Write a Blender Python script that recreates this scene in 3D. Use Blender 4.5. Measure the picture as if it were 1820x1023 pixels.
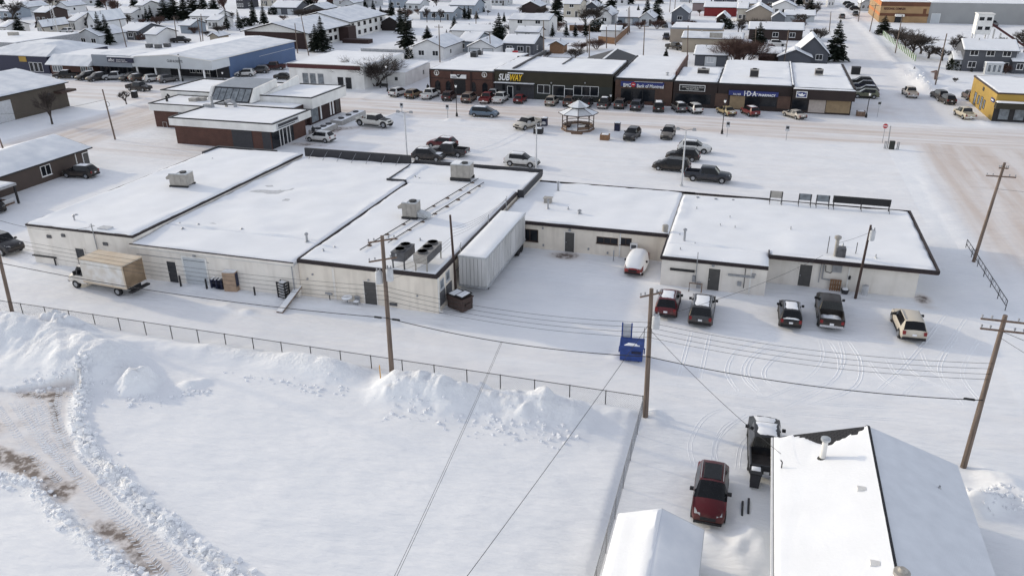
import bpy, math, random
import numpy as np
from mathutils import Vector, Matrix
R = math.radians
rnd = random.Random(7)
for o in list(bpy.data.objects): bpy.data.objects.remove(o)
S = bpy.context.scene
C = S.collection
# ------------------------------------------------------------------ camera
CAMH = 30.0
FPX = 1405.9
def _rot(pitch, roll, yaw):
    B = np.array([[1, 0, 0], [0, 0, -1], [0, 1, 0.]])
    c, s = math.cos(yaw), math.sin(yaw); Z = np.array([[c, s, 0], [-s, c, 0], [0, 0, 1]])
    c, s = math.cos(pitch), math.sin(pitch); P = np.array([[1, 0, 0], [0, c, -s], [0, s, c]])
    c, s = math.cos(roll), math.sin(roll); Q = np.array([[c, -s, 0], [s, c, 0], [0, 0, 1]])
    return Q @ P @ B @ Z
RC = _rot(.42485, -.00792, .29476)
cd = bpy.data.cameras.new('camera'); cam = bpy.data.objects.new('camera', cd); C.objects.link(cam)
cd.sensor_width = 36; cd.lens = 36 * FPX / 1820; cd.clip_start = .5; cd.clip_end = 4000
cam.matrix_world = Matrix([[*(RC[0][i], -RC[1][i], -RC[2][i]), (0, 0, CAMH)[i]] for i in range(3)] + [[0, 0, 0, 1]])
S.camera = cam
# ------------------------------------------------------------------ world and sun
SUN_EL, SUN_AZ = 17.0, 12.0           # the sun stands low on the left, a little behind the scene
w = bpy.data.worlds.new('World'); S.world = w; w.use_nodes = True
wn = w.node_tree; bg = wn.nodes['Background']
sky = wn.nodes.new('ShaderNodeTexSky'); sky.sky_type = 'NISHITA'; sky.sun_disc = False
sky.sun_elevation = R(SUN_EL); sky.sun_rotation = R(270 + SUN_AZ); sky.altitude = 600
sky.air_density = 1.0; sky.dust_density = 1.0; sky.ozone_density = 1.0
hz = wn.nodes.new('ShaderNodeHueSaturation'); hz.inputs['Hue'].default_value = .512; hz.inputs['Saturation'].default_value = .35   # thin winter haze takes the blue out of the sky
wn.links.new(sky.outputs[0], hz.inputs['Color']); wn.links.new(hz.outputs[0], bg.inputs[0]); bg.inputs[1].default_value = 0.15
sl = bpy.data.lights.new('sun', 'SUN'); sl.energy = 0.95; sl.angle = R(1.6); sl.color = (1, .84, .58)
so = bpy.data.objects.new('sun', sl); C.objects.link(so)
sd = Vector((math.cos(R(SUN_AZ)) * math.cos(R(SUN_EL)), -math.sin(R(SUN_AZ)) * math.cos(R(SUN_EL)), -math.sin(R(SUN_EL))))
so.rotation_euler = sd.to_track_quat('-Z', 'Y').to_euler(); so.location = (-60, 60, 60)
S.view_settings.view_transform = 'Standard'; S.view_settings.look = 'None'
S.view_settings.gamma = 1; S.view_settings.exposure = 0.92
S.render.engine = 'CYCLES'
# ------------------------------------------------------------------ survey: photo point -> point of the site at height z
def g(x, y, z=0.0):
    d = RC.T @ np.array([(x - 910) / FPX, (y - 511.5) / FPX, 1.0]); t = (z - CAMH) / d[2]
    return Vector((d[0] * t, d[1] * t, z))
def gx(x, y, z=0): return g(x, y, z).x
# ------------------------------------------------------------------ materials
MATS = {}
def mat(name, col, rough=.7, metal=0., var=.12, scale=3., bump=0., bscale=20., col2=None, stretch=None, coat=0., emit=0., spec=.4, wave=None):
    if name in MATS: return MATS[name]
    m = bpy.data.materials.new(name); m.use_nodes = True; nt = m.node_tree; b = nt.nodes['Principled BSDF']
    b.inputs['Roughness'].default_value = rough; b.inputs['Metallic'].default_value = metal
    b.inputs['Specular IOR Level'].default_value = spec
    if coat: b.inputs['Coat Weight'].default_value = coat
    N, L = nt.nodes.new, nt.links.new
    tc = N('ShaderNodeTexCoord'); mp = N('ShaderNodeMapping'); L(tc.outputs['Object'], mp.inputs[0])
    if stretch: mp.inputs['Scale'].default_value = stretch
    no = N('ShaderNodeTexNoise'); no.inputs['Scale'].default_value = scale; no.inputs['Detail'].default_value = 5; L(mp.outputs[0], no.inputs[0])
    cr = N('ShaderNodeValToRGB'); cr.color_ramp.elements[0].position = .3; cr.color_ramp.elements[1].position = .7
    c2 = col2 or tuple(min(1, c * (1 + var)) for c in col)
    c1 = col if col2 else tuple(c * (1 - var) for c in col)
    cr.color_ramp.elements[0].color = (*c1, 1); cr.color_ramp.elements[1].color = (*c2, 1)
    L(no.outputs[0], cr.inputs[0]); L(cr.outputs[0], b.inputs['Base Color'])
    if bump or wave:
        bp = N('ShaderNodeBump'); bp.inputs['Strength'].default_value = 1; bp.inputs['Distance'].default_value = bump or wave[1]
        if wave:
            wv = N('ShaderNodeTexWave'); wv.bands_direction = wave[2]; wv.inputs['Scale'].default_value = wave[0]; L(tc.outputs['Object'], wv.inputs[0]); L(wv.outputs[0], bp.inputs['Height'])
        else:
            n2 = N('ShaderNodeTexNoise'); n2.inputs['Scale'].default_value = bscale; n2.inputs['Detail'].default_value = 4; L(mp.outputs[0], n2.inputs[0]); L(n2.outputs[0], bp.inputs['Height'])
        L(bp.outputs[0], b.inputs['Normal'])
    if emit:
        b.inputs['Emission Color'].default_value = (*col, 1); b.inputs['Emission Strength'].default_value = emit
    MATS[name] = m; return m
def brickmat(name, c1, c2, mortar, sc=1.0):
    m = bpy.data.materials.new(name); m.use_nodes = True; nt = m.node_tree; b = nt.nodes['Principled BSDF']; b.inputs['Roughness'].default_value = .85
    N, L = nt.nodes.new, nt.links.new
    tc = N('ShaderNodeTexCoord'); sx = N('ShaderNodeSeparateXYZ'); L(tc.outputs['Object'], sx.inputs[0])
    ad = N('ShaderNodeMath'); L(sx.outputs[0], ad.inputs[0]); L(sx.outputs[1], ad.inputs[1])
    cb = N('ShaderNodeCombineXYZ'); L(ad.outputs[0], cb.inputs[0]); L(sx.outputs[2], cb.inputs[1])
    br = N('ShaderNodeTexBrick'); br.inputs['Scale'].default_value = sc; br.inputs['Brick Width'].default_value = .2; br.inputs['Row Height'].default_value = .075; br.inputs['Mortar Size'].default_value = .008
    br.inputs['Color1'].default_value = (*c1, 1); br.inputs['Color2'].default_value = (*c2, 1); br.inputs['Mortar'].default_value = (*mortar, 1)
    L(cb.outputs[0], br.inputs[0])
    no = N('ShaderNodeTexNoise'); no.inputs['Scale'].default_value = .7; L(tc.outputs['Object'], no.inputs[0])
    mx = N('ShaderNodeMix'); mx.data_type = 'RGBA'; mx.blend_type = 'MULTIPLY'; mx.inputs[0].default_value = .5
    L(br.outputs[0], mx.inputs[6]); L(no.outputs[0], mx.inputs[7]); L(mx.outputs[2], b.inputs['Base Color'])
    MATS[name] = m; return m
def wallmat(name, col, stain=.35, scol=(.35, .3, .25), sc=.5):
    # painted wall with vertical run-off stains, dirt and patches of its own shape
    m = bpy.data.materials.new(name); m.use_nodes = True; nt = m.node_tree; b = nt.nodes['Principled BSDF']; b.inputs['Roughness'].default_value = .8
    N, L = nt.nodes.new, nt.links.new
    tc = N('ShaderNodeTexCoord')
    def nz(scale, st, lo, hi, det=5):
        mp = N('ShaderNodeMapping'); mp.inputs['Scale'].default_value = st; L(tc.outputs['Object'], mp.inputs[0])
        n = N('ShaderNodeTexNoise'); n.inputs['Scale'].default_value = scale; n.inputs['Detail'].default_value = det; L(mp.outputs[0], n.inputs[0])
        r = N('ShaderNodeMapRange'); r.inputs[1].default_value = lo; r.inputs[2].default_value = hi; L(n.outputs[0], r.inputs[0]); return r.outputs[0]
    a = nz(1.3, (1, 1, .12), .5, .8); c = nz(sc, (1, 1, 1), .35, .75)
    mu = N('ShaderNodeMath'); mu.operation = 'MULTIPLY'; L(a, mu.inputs[0]); mu.inputs[1].default_value = stain
    m1 = N('ShaderNodeMix'); m1.data_type = 'RGBA'; L(c, m1.inputs[0]); m1.inputs[6].default_value = (*col, 1); m1.inputs[7].default_value = (*[v * .8 for v in col], 1)
    m2 = N('ShaderNodeMix'); m2.data_type = 'RGBA'; L(mu.outputs[0], m2.inputs[0]); L(m1.outputs[2], m2.inputs[6]); m2.inputs[7].default_value = (*scol, 1)
    L(m2.outputs[2], b.inputs['Base Color'])
    n2 = N('ShaderNodeTexNoise'); n2.inputs['Scale'].default_value = 25; L(tc.outputs['Object'], n2.inputs[0])
    bp = N('ShaderNodeBump'); bp.inputs['Distance'].default_value = .004; L(n2.outputs[0], bp.inputs['Height']); L(bp.outputs[0], b.inputs['Normal'])
    MATS[name] = m; return m
SNOW = (.80, .815, .845)
mat('snow', SNOW, .75, var=.035, scale=.35, bump=.012, bscale=6, spec=.2)
mat('snow_lump', SNOW, .75, var=.03, scale=.6, bump=.03, bscale=7, spec=.2)
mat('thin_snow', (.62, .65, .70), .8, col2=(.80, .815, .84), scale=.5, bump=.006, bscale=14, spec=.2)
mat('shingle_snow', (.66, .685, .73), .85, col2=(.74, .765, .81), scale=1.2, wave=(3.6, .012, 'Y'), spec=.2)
mat('black', (.012, .012, .014), .6); mat('rubber', (.018, .018, .02), .85)
mat('dark', (.026, .025, .027), .7); mat('charcoal', (.038, .038, .044), .7)
mat('grey', (.28, .285, .3), .6, var=.2); mat('lightgrey', (.48, .49, .51), .6, var=.12)
mat('galv', (.46, .48, .5), .45, .6, var=.2, scale=4); mat('steel', (.35, .36, .38), .4, .7, var=.2)
mat('unit', (.34, .32, .295), .55, .2, var=.15, scale=2); mat('unit_dark', (.10, .10, .108), .6, .2, var=.3, scale=3)
mat('white', (.78, .78, .78), .6, var=.05); mat('offwhite', (.68, .67, .65), .7, var=.08)
mat('wood', (.17, .115, .085), .85, var=.35, scale=6, stretch=(1, 1, .12), bump=.006, bscale=14)
mat('pole', (.15, .115, .095), .9, var=.4, scale=8, stretch=(1, 1, .06), bump=.01, bscale=20)
mat('pole_dark', (.06, .04, .035), .9, var=.4, scale=8, stretch=(1, 1, .06))
mat('planks', (.22, .125, .07), .85, var=.25, scale=4); mat('brown', (.055, .034, .027), .75, var=.2)
mat('fascia', (.024, .017, .019), .7, var=.25, scale=5); mat('maroon', (.07, .02, .022), .7, var=.15)
mat('glass', (.012, .014, .018), .12, spec=.35, var=.3, scale=.8); mat('glass_pale', (.17, .19, .21), .1, var=.4, scale=1.5)
mat('auto_glass', (.008, .009, .011), .1, spec=.35, var=.2); mat('chrome', (.55, .55, .56), .25, .9)
mat('red_lamp', (.20, .012, .014), .3); mat('clear_lamp', (.40, .41, .42), .2); mat('plate', (.7, .7, .72), .5)
mat('red', (.42, .03, .035), .6); mat('blue_sign', (.024, .036, .16), .5, var=.06); mat('navy_sign', (.012, .015, .045), .5, var=.1)
mat('yellow', (.78, .50, .03), .5, var=.05); mat('bin_blue', (.025, .055, .21), .6, var=.25, scale=2); mat('rust_brown', (.055, .035, .03), .75, var=.3)
mat('concrete', (.36, .35, .34), .9, var=.15, scale=2); mat('door_grey', (.075, .072, .07), .6, var=.1); mat('door_dark', (.035, .037, .043), .6, var=.1)
mat('tan_panel', (.26, .19, .115), .8, var=.15, scale=1.5); mat('pale_panel', (.40, .35, .32), .8, var=.1)
mat('bark', (.05, .04, .036), .9, var=.3, scale=8); mat('bark_brown', (.085, .048, .04), .9, var=.3, scale=8)
mat('needle', (.008, .011, .009), .9, col2=(.022, .029, .021), scale=1.6, spec=.1); mat('needle_snow', (.42, .45, .48), .8, col2=(.72, .74, .77), scale=2)
mat('brush', (.10, .055, .045), .9, var=.3, scale=3); mat('lamp_glow', (1, .93, .8), .5, emit=1.5)
mat('orange', (.48, .18, .06), .8, var=.15, scale=.4); mat('complex_brown', (.13, .055, .03), .8, var=.15, scale=.4)
mat('complex_tan', (.34, .22, .115), .8, var=.12, scale=.4); mat('grey_steel_wall', (.30, .305, .31), .7, var=.08, scale=.2, wave=(1.2, .02, 'X'))
mat('blue_steel', (.075, .125, .24), .6, var=.07, scale=.3, wave=(2.2, .03, 'Y')); mat('blue_grey_steel', (.24, .27, .315), .6, var=.06, scale=.4, wave=(2.2, .03, 'X'))
mat('ice_steel', (.52, .55, .58), .6, var=.06, scale=.4, wave=(2.2, .03, 'X'))
mat('olive', (.032, .028, .018), .75, var=.15, scale=.5); mat('olive_green', (.03, .033, .03), .75, var=.15, scale=.5)
mat('brown_clad', (.026, .017, .016), .75, var=.15, scale=.6); mat('yellow_clad', (.36, .235, .055), .8, var=.12, scale=.4)
mat('shingle_dark', (.03, .03, .034), .9, var=.35, scale=8, bump=.01, bscale=18)
mat('dirty_white', (.55, .50, .44), .7, col2=(.69, .68, .67), scale=1.5); mat('truck_tan', (.52, .42, .31), .8, col2=(.60, .52, .42), scale=.8)
mat('truck_dirt', (.17, .12, .075), .8, col2=(.28, .20, .13), scale=1.1); mat('trailer_side', (.42, .42, .42), .5, .1, col2=(.56, .56, .57), scale=1, stretch=(1, 1, .2))
mat('cardboard', (.33, .235, .17), .85, var=.15, scale=2)
brickmat('brick_brown', (.13, .055, .042), (.10, .043, .034), (.11, .065, .05)); brickmat('brick_dark', (.05, .022, .021), (.04, .018, .018), (.045, .028, .025)); brickmat('brick_tan', (.12, .065, .047), (.10, .053, .04), (.11, .075, .06))
wallmat('stucco', (.79, .745, .69), .32); wallmat('stucco_warm', (.79, .72, .63), .42); wallmat('white_wall', (.76, .755, .74), .2)
wallmat('brown_wall', (.075, .056, .048), .2, (.04, .03, .028)); wallmat('khaki_wall', (.085, .07, .055), .3, (.04, .035, .03))
def sidemat(name, col): return mat('siding_' + name, col, .75, var=.06, scale=.6, wave=(2.6, .012, 'Z'))
for n_, c_ in dict(white=(.66, .66, .66), grey=(.13, .14, .16), bluegrey=(.27, .31, .36), pale=(.48, .50, .52), cream=(.50, .46, .39), dgrey=(.05, .05, .06), brown=(.045, .03, .027),
                   red=(.20, .022, .024), beige=(.32, .27, .22), pink=(.24, .19, .19), mgrey=(.085, .09, .105), tan=(.36, .31, .245), dbrown=(.022, .016, .016)).items(): sidemat(n_, c_)
def paint_mat():
    m = bpy.data.materials.new('car_paint'); m.use_nodes = True; nt = m.node_tree; b = nt.nodes['Principled BSDF']; N, L = nt.nodes.new, nt.links.new
    oi = N('ShaderNodeObjectInfo'); tc = N('ShaderNodeTexCoord'); sx = N('ShaderNodeSeparateXYZ'); L(tc.outputs['Object'], sx.inputs[0])
    no = N('ShaderNodeTexNoise'); no.inputs['Scale'].default_value = 2.2; no.inputs['Detail'].default_value = 5; L(tc.outputs['Object'], no.inputs[0])
    a = N('ShaderNodeMath'); a.operation = 'MULTIPLY_ADD'; L(no.outputs[0], a.inputs[0]); a.inputs[1].default_value = 1.1; L(sx.outputs[2], a.inputs[2])
    r = N('ShaderNodeMapRange'); L(a.outputs[0], r.inputs[0]); r.inputs[1].default_value = 1.55; r.inputs[2].default_value = .8; r.inputs[3].default_value = 0; r.inputs[4].default_value = .42
    mx = N('ShaderNodeMix'); mx.data_type = 'RGBA'; L(r.outputs[0], mx.inputs[0]); L(oi.outputs['Color'], mx.inputs[6]); mx.inputs[7].default_value = (.17, .135, .105, 1)
    L(mx.outputs[2], b.inputs['Base Color'])
    r2 = N('ShaderNodeMapRange'); L(r.outputs[0], r2.inputs[0]); r2.inputs[2].default_value = .42; r2.inputs[3].default_value = .38; r2.inputs[4].default_value = .8
    L(r2.outputs[0], b.inputs['Roughness']); b.inputs['Coat Weight'].default_value = .12; b.inputs['Coat Roughness'].default_value = .2; b.inputs['Specular IOR Level'].default_value = .3
    MATS['paint'] = m
paint_mat()
# ------------------------------------------------------------------ mesh helpers
class F:                                # a frame on a wall: a runs along it, b up, c out of it
    def __init__(s, o, face='-y'):
        s.o = Vector(o); s.u, s.n = {'-y': ((1, 0, 0), (0, -1, 0)), '+x': ((0, 1, 0), (1, 0, 0)), '-x': ((0, -1, 0), (-1, 0, 0)), '+y': ((-1, 0, 0), (0, 1, 0))}[face]
        s.u = Vector(s.u); s.n = Vector(s.n)
    def __call__(s, a, b, c): return s.o + s.u * a + Vector((0, 0, b)) + s.n * c
SPLIT = {'fascia', 'curb', 'lantern_cheek', 'parapet', 'edge_rail', 'coping', 'fork_pocket', 'lid_edge', 'rim_bar', 'guard_rail', 'service_mast', 'timber_rail'}
TM = {}                                 # thing -> inverse matrix (parts are built in site coordinates)
class MB:
    def __init__(s): s.v = []; s.f = []; s.m = []
    def face(s, pts, mi=0):
        k = len(s.v); s.v += [tuple(p) for p in pts]; s.f.append(tuple(range(k, k + len(pts)))); s.m.append(mi); return s
    def hexa(s, p, mi=0):               # 4 bottom (ccw), 4 top
        k = len(s.v); s.v += [tuple(q) for q in p]
        for f in ((3, 2, 1, 0), (4, 5, 6, 7), (0, 1, 5, 4), (1, 2, 6, 5), (2, 3, 7, 6), (3, 0, 4, 7)): s.f.append(tuple(k + i for i in f)); s.m.append(mi)
        return s
    def box(s, x0, x1, y0, y1, z0, z1, mi=0):
        s.hexa([(x0, y0, z0), (x1, y0, z0), (x1, y1, z0), (x0, y1, z0), (x0, y0, z1), (x1, y0, z1), (x1, y1, z1), (x0, y1, z1)], mi); return s
    def obox(s, fr, a0, a1, b0, b1, c0, c1, mi=0):
        s.hexa([fr(a0, b0, c1), fr(a1, b0, c1), fr(a1, b0, c0), fr(a0, b0, c0), fr(a0, b1, c1), fr(a1, b1, c1), fr(a1, b1, c0), fr(a0, b1, c0)], mi); return s
    def ext(s, loop, vec, mi=0):        # closed prism from a planar loop
        n = len(loop); k = len(s.v); vec = Vector(vec); s.v += [tuple(p) for p in loop] + [tuple(Vector(p) + vec) for p in loop]
        s.f.append(tuple(range(k + n - 1, k - 1, -1))); s.f.append(tuple(range(k + n, k + 2 * n))); s.m += [mi, mi]
        for i in range(n): j = (i + 1) % n; s.f.append((k + i, k + j, k + n + j, k + n + i)); s.m.append(mi)
        return s
    def tube(s, path, r, n=6, mi=0, caps=True):
        path = [Vector(p) for p in path]; k = len(s.v); P = len(path); rs = r if isinstance(r, (list, tuple)) else [r] * P
        for i, p in enumerate(path):
            d = (path[min(i + 1, P - 1)] - path[max(i - 1, 0)])
            d = d.normalized() if d.length > 1e-9 else Vector((0, 0, 1))
            a = d.cross(Vector((0, 0, 1)) if abs(d.z) < .9 else Vector((1, 0, 0))).normalized(); b = d.cross(a)
            for j in range(n): t = 2 * math.pi * j / n; s.v.append(tuple(p + (a * math.cos(t) + b * math.sin(t)) * rs[i]))
        for i in range(P - 1):
            for j in range(n):
                q = (j + 1) % n; s.f.append((k + i * n + j, k + i * n + q, k + (i + 1) * n + q, k + (i + 1) * n + j)); s.m.append(mi)
        if caps: s.f += [tuple(range(k + n - 1, k - 1, -1)), tuple(range(k + (P - 1) * n, k + P * n))]; s.m += [mi, mi]
        return s
    def lathe(s, c, prof, n=12, mi=0):   # profile of (radius, z) turned about a vertical axis at c
        return s.tube([Vector(c) + Vector((0, 0, z)) for r_, z in prof], [max(r_, .001) for r_, z in prof], n, mi)
    def pieces(s):                       # connected pieces as meshes of their own
        p = list(range(len(s.v)))
        def find(i):
            while p[i] != i: p[i] = p[p[i]]; i = p[i]
            return i
        for f in s.f:
            for i in f[1:]: p[find(i)] = find(f[0])
        out = {}
        for f, m in zip(s.f, s.m): out.setdefault(find(f[0]), []).append((f, m))
        res = []
        for fs in out.values():
            q = MB(); ix = {}
            for f, m in fs:
                for i in f:
                    if i not in ix: ix[i] = len(q.v); q.v.append(s.v[i])
                q.f.append(tuple(ix[i] for i in f)); q.m.append(m)
            res.append(q)
        return res
    def mesh(s, name, mats, inv=None, smooth=False):
        me = bpy.data.meshes.new(name)
        v = s.v if inv is None else [tuple(inv @ Vector(p)) for p in s.v]
        me.from_pydata(v, [], s.f)
        for m in ([mats] if isinstance(mats, str) else mats): me.materials.append(MATS[m])
        if not isinstance(mats, str): me.polygons.foreach_set('material_index', s.m)
        if smooth:
            me.polygons.foreach_set('use_smooth', [True] * len(me.polygons)); me.set_sharp_from_angle(angle=R(38))
        me.update(); return me
    def build(s, name, mats, parent=None, smooth=False, label=None, kind=None):
        root = parent
        while root is not None and root.parent is not None: root = root.parent
        if name in SPLIT:
            ps = s.pieces()
            if len(ps) > 1: return [q.build(name, mats, parent, smooth, label, kind) for q in ps][0]
        o = bpy.data.objects.new(name, s.mesh(name, mats, TM.get(root), smooth)); C.objects.link(o); o.parent = parent
        if label: o['label'] = label
        if kind: o['kind'] = kind
        return o
def thing(name, label, cat, loc=(0, 0, 0), rz=0., group=None):
    o = bpy.data.objects.new(name, None); C.objects.link(o); o.location = loc; o.rotation_euler = (0, 0, rz); o.empty_display_size = .3
    o['label'] = label; o['category'] = cat
    if group: o['group'] = group
    TM[o] = (Matrix.Translation(Vector(loc)) @ Matrix.Rotation(rz, 4, 'Z')).inverted(); return o
def single(name, label, cat, mb, mats, loc, group=None, smooth=False):
    o = bpy.data.objects.new(name, mb.mesh(name, mats, Matrix.Translation(-Vector(loc)), smooth)); C.objects.link(o); o.location = loc
    o['label'] = label; o['category'] = cat
    if group: o['group'] = group
    return o
def copy_tree(o, parent=None):
    c = o.copy(); C.objects.link(c); c.parent = parent
    for ch in o.children: copy_tree(ch, c)
    return c
def text(s, fr, size, m, parent, name='lettering', shear=0., bold=0., align='LEFT', depth=.015, fit=None):
    cu = bpy.data.curves.new('t', 'FONT'); cu.body = s; cu.size = size; cu.extrude = depth; cu.shear = shear; cu.offset = bold; cu.align_x = align; cu.resolution_u = 3
    t = bpy.data.objects.new('t', cu); me = bpy.data.meshes.new_from_object(t); me.name = name
    root = parent
    while root.parent is not None: root = root.parent
    xs = [v.co.x for v in me.vertices]; k = fit / (max(xs) - min(xs)) if fit else 1.0
    for v in me.vertices: v.co = TM[root] @ fr(v.co.x * k, v.co.y, .012 + v.co.z)
    me.materials.clear(); me.materials.append(MATS[m]); bpy.data.objects.remove(t); bpy.data.curves.remove(cu)
    o = bpy.data.objects.new(name, me); C.objects.link(o); o.parent = parent; return o
# ------------------------------------------------------------------ value noise
_pt = np.random.default_rng(3).random((256, 256))
def vn(x, y, seed=0):
    xi = np.floor(x).astype(int); yi = np.floor(y).astype(int); fx = x - xi; fy = y - yi
    fx = fx * fx * (3 - 2 * fx); fy = fy * fy * (3 - 2 * fy); a = (xi + seed * 37) & 255; b = (yi + seed * 91) & 255; a1 = (a + 1) & 255; b1 = (b + 1) & 255
    return (_pt[a, b] * (1 - fx) + _pt[a1, b] * fx) * (1 - fy) + (_pt[a, b1] * (1 - fx) + _pt[a1, b1] * fx) * fy
def fbm(x, y, f, o=4, seed=0):
    t = 0; a = .5
    for i in range(o): t = t + a * (vn(x * f + 17.3 * i, y * f + 5.1 * i, seed + i) - .5); f *= 2.03; a *= .5
    return t
def pdist(x, y, pl):
    best = np.full(x.shape, 1e9)
    for (ax, ay), (bx, by) in zip(pl[:-1], pl[1:]):
        dx, dy = bx - ax, by - ay; t = np.clip(((x - ax) * dx + (y - ay) * dy) / (dx * dx + dy * dy + 1e-9), 0, 1)
        best = np.minimum(best, np.hypot(x - ax - t * dx, y - ay - t * dy))
    return best
def inpoly(x, y, pl):
    r = np.zeros(x.shape, bool); n = len(pl)
    for i in range(n):
        (ax, ay), (bx, by) = pl[i], pl[(i + 1) % n]
        c = ((ay > y) != (by > y)) & (x < (bx - ax) * (y - ay) / (by - ay + 1e-12) + ax); r ^= c
    return r
def gp(*pts): return [tuple(g(x, y)[:2]) for x, y in pts]
def sm(x, a, b): t = np.clip((x - a) / (b - a), 0, 1); return t * t * (3 - 2 * t)
# ------------------------------------------------------------------ ground: one sheet, split into named regions
TRACK = gp((-60, 640), (60, 700), (95, 760), (150, 850), (230, 940), (330, 1030), (420, 1100))
TRK_POLY = gp((-80, 690), (20, 695), (80, 690), (150, 685), (140, 745), (158, 800), (205, 850), (265, 910), (335, 970), (420, 1030), (520, 1100), (330, 1100), (225, 1010), (150, 945), (95, 895), (50, 850), (0, 838), (-80, 835))
BERM_R = gp((158, 670), (141, 720), (140, 752), (158, 800), (205, 850), (265, 910), (335, 970), (420, 1030), (520, 1100))
BERM_L = gp((-40, 850), (10, 850), (60, 868), (110, 920), (170, 970), (225, 1010), (300, 1080))
# snow piles: photo x, y, height, radius along x, radius along y
RIDGES = [(gp((715, 700), (800, 715), (900, 730), (1010, 745)), .85, 1.5), (gp((380, 625), (470, 640), (560, 660), (625, 675)), .45, 1.4), (gp((-80, 590), (20, 600), (110, 622), (190, 655)), 1.2, 2.6)]
PILES = [(745, 705, .55, 2.4, 1.5), (800, 715, .6, 2.2, 1.6), (955, 738, .65, 2.0, 1.6), (690, 700, .4, 1.6, 1.2),
         (600, 668, .5, 1.8, 1.3), (530, 650, .5, 2.2, 1.3), (1085, 745, .4, 2.2, 1.5),
         (20, 620, .75, 3.0, 2.2), (85, 640, .75, 2.6, 2.2), (140, 660, .7, 2.2, 2.0), (195, 665, .7, 1.8, 1.5), (245, 690, 1.25, 1.25, 1.2), (225, 672, .9, 1.2, 1.2), (120, 600, 1.1, 2.6, 1.4), (340, 690, .42, .7, .5), (365, 683, .3, .5, .4), (-60, 620, .75, 3.5, 2.8), (300, 625, .45, 3.0, 1.0), (1165, 737, .35, .45, .45), (1168, 752, .25, .6, .4)]
BERMS = [(gp((1545, 58), (1575, 95), (1600, 120), (1620, 150)), .55, 1.3), (gp((1615, 118), (1630, 128), (1628, 142), (1645, 160)), 1.1, 1.4), (gp((1640, 150), (1660, 165), (1690, 160)), .8, 1.5),
         (gp((10, 250), (110, 222), (240, 184), (300, 163)), .28, .9), (gp((1480, 2), (1520, 35), (1545, 58)), .5, 1.4), (gp((1735, 215), (1760, 222)), .4, .9), (gp((1640, 310), (1690, 390), (1730, 450)), .14, .7), (gp((640, 178), (700, 150)), .25, 1.0),
         (gp((700, 208), (715, 206)), .9, 1.0), (gp((800, 213), (820, 214)), .35, .7), (gp((1730, 900), (1790, 880), (1830, 900)), .9, .9), (gp((1760, 850), (1820, 860)), .55, .8), (gp((160, 190), (330, 150)), .12, .8), (gp((1255, 960), (1300, 985), (1330, 950)), .3, .5)]
def HT(x, y):
    z = .05 * fbm(x, y, .12, 3, 5) + .02 * fbm(x, y, .9, 3, 8)
    fe = sm(46.4 - y, 0, 1.2) * sm(-4.8 - x, 0, .8)
    z = z + fe * (.22 + .16 * fbm(x, y, .16, 3, 21) + .05 * fbm(x * .35 + y * .25, y - x * .3, .9, 4, 23))
    rub = 1.3 * np.abs(fbm(x, y, .9, 3, 33)) + 1.2 * np.maximum(0, fbm(x, y, 1.9, 2, 37)) - .2
    for px, py, h, rx, ry in PILES:
        c = g(px, py); d = ((x - c.x) / rx) ** 2 + ((y - c.y) / ry) ** 2
        msk = d < 6
        k = np.exp(-d * .9)
        lump = 1 + 1.1 * fbm(x, y, .55, 3, 31)
        z = np.maximum(z, np.where(msk, h * k * lump + rub * np.minimum(1, 2.2 * k) * sm(h + 0 * k, .7, 1.2), z)) if h > .8 else z + np.where(msk, h * k * lump, 0)
    for pl, h, wd in RIDGES:
        d = pdist(x, y, pl); k = np.exp(-(d / wd) ** 2 * .9); z = z + h * k * (1 + 1.2 * fbm(x, y, .45, 3, 39)) + .75 * rub * np.minimum(1, 1.6 * k) * (.35 if h > 1 else h > .5)
    ip = inpoly(x, y, TRK_POLY); dr = pdist(x, y, BERM_R); dl = pdist(x, y, BERM_L)
    edge = np.minimum(dr, dl)
    z = np.where(ip, z * .25 - .02 + .05 * fbm(x, y, .9, 3, 41), z)
    ch = np.clip(.8 + 3.0 * fbm(x, y, 1.1, 3, 43), .35, 1.9)
    z = z + .42 * np.exp(-(dr / .42) ** 2) * ch + .22 * np.exp(-(dl / .4) ** 2) * ch
    for pl, h, wd in BERMS:
        d = pdist(x, y, pl); z = z + h * np.exp(-(d / wd) ** 2) * (.75 + 1.0 * fbm(x, y, .7, 3, 47))
    # drifts against the rear walls and in the yard
    z = z + .30 * np.exp(-((y - 55.6) / 1.0) ** 2) * sm(x, -50, -47) * sm(-x, 26, 30) * (.6 + 1.4 * fbm(x, y, .5, 3, 51))
    for px, py, h, rx, ry in ((440, 555, .28, .7, .5), (690, 575, .22, .9, .5), (400, 545, .25, 1.6, .8), (640, 560, .2, 2.5, .9), (760, 580, .15, 1.5, .5), (1095, 635, .18, .6, .6), (1310, 930, .25, .5, 1.2), (1350, 960, .45, .8, 1.6), (1260, 960, .22, .8, .8), (1330, 1000, .5, .9, 1.2)):
        c = g(px, py); z = z + h * np.exp(-((x - c.x) / rx) ** 2 - ((y - c.y) / ry) ** 2) * (.7 + .9 * fbm(x, y, .9, 3, 53))
    # ruts in the sanded crossing and the tan streets
    z = z + .035 * fbm(x * .15, y, 1.1, 3, 55) * ((y > 127) & (y < 146)) + .05 * fbm(x, y * .2, 1.0, 3, 57) * ((x > 20) & (x < 42) & (y < 127))
    return z
def lines(spec):
    a = [spec[0][0]]
    for lo, hi, st in spec: a += list(np.linspace(lo, hi, max(1, int(round((hi - lo) / st))) + 1)[1:])
    return np.array(a)
gxs = lines([(-1600, -420, 80), (-420, -140, 3), (-140, -62, 1.0), (-62, 22, .18), (22, 60, .8), (60, 250, 3), (250, 1600, 80)])
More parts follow.
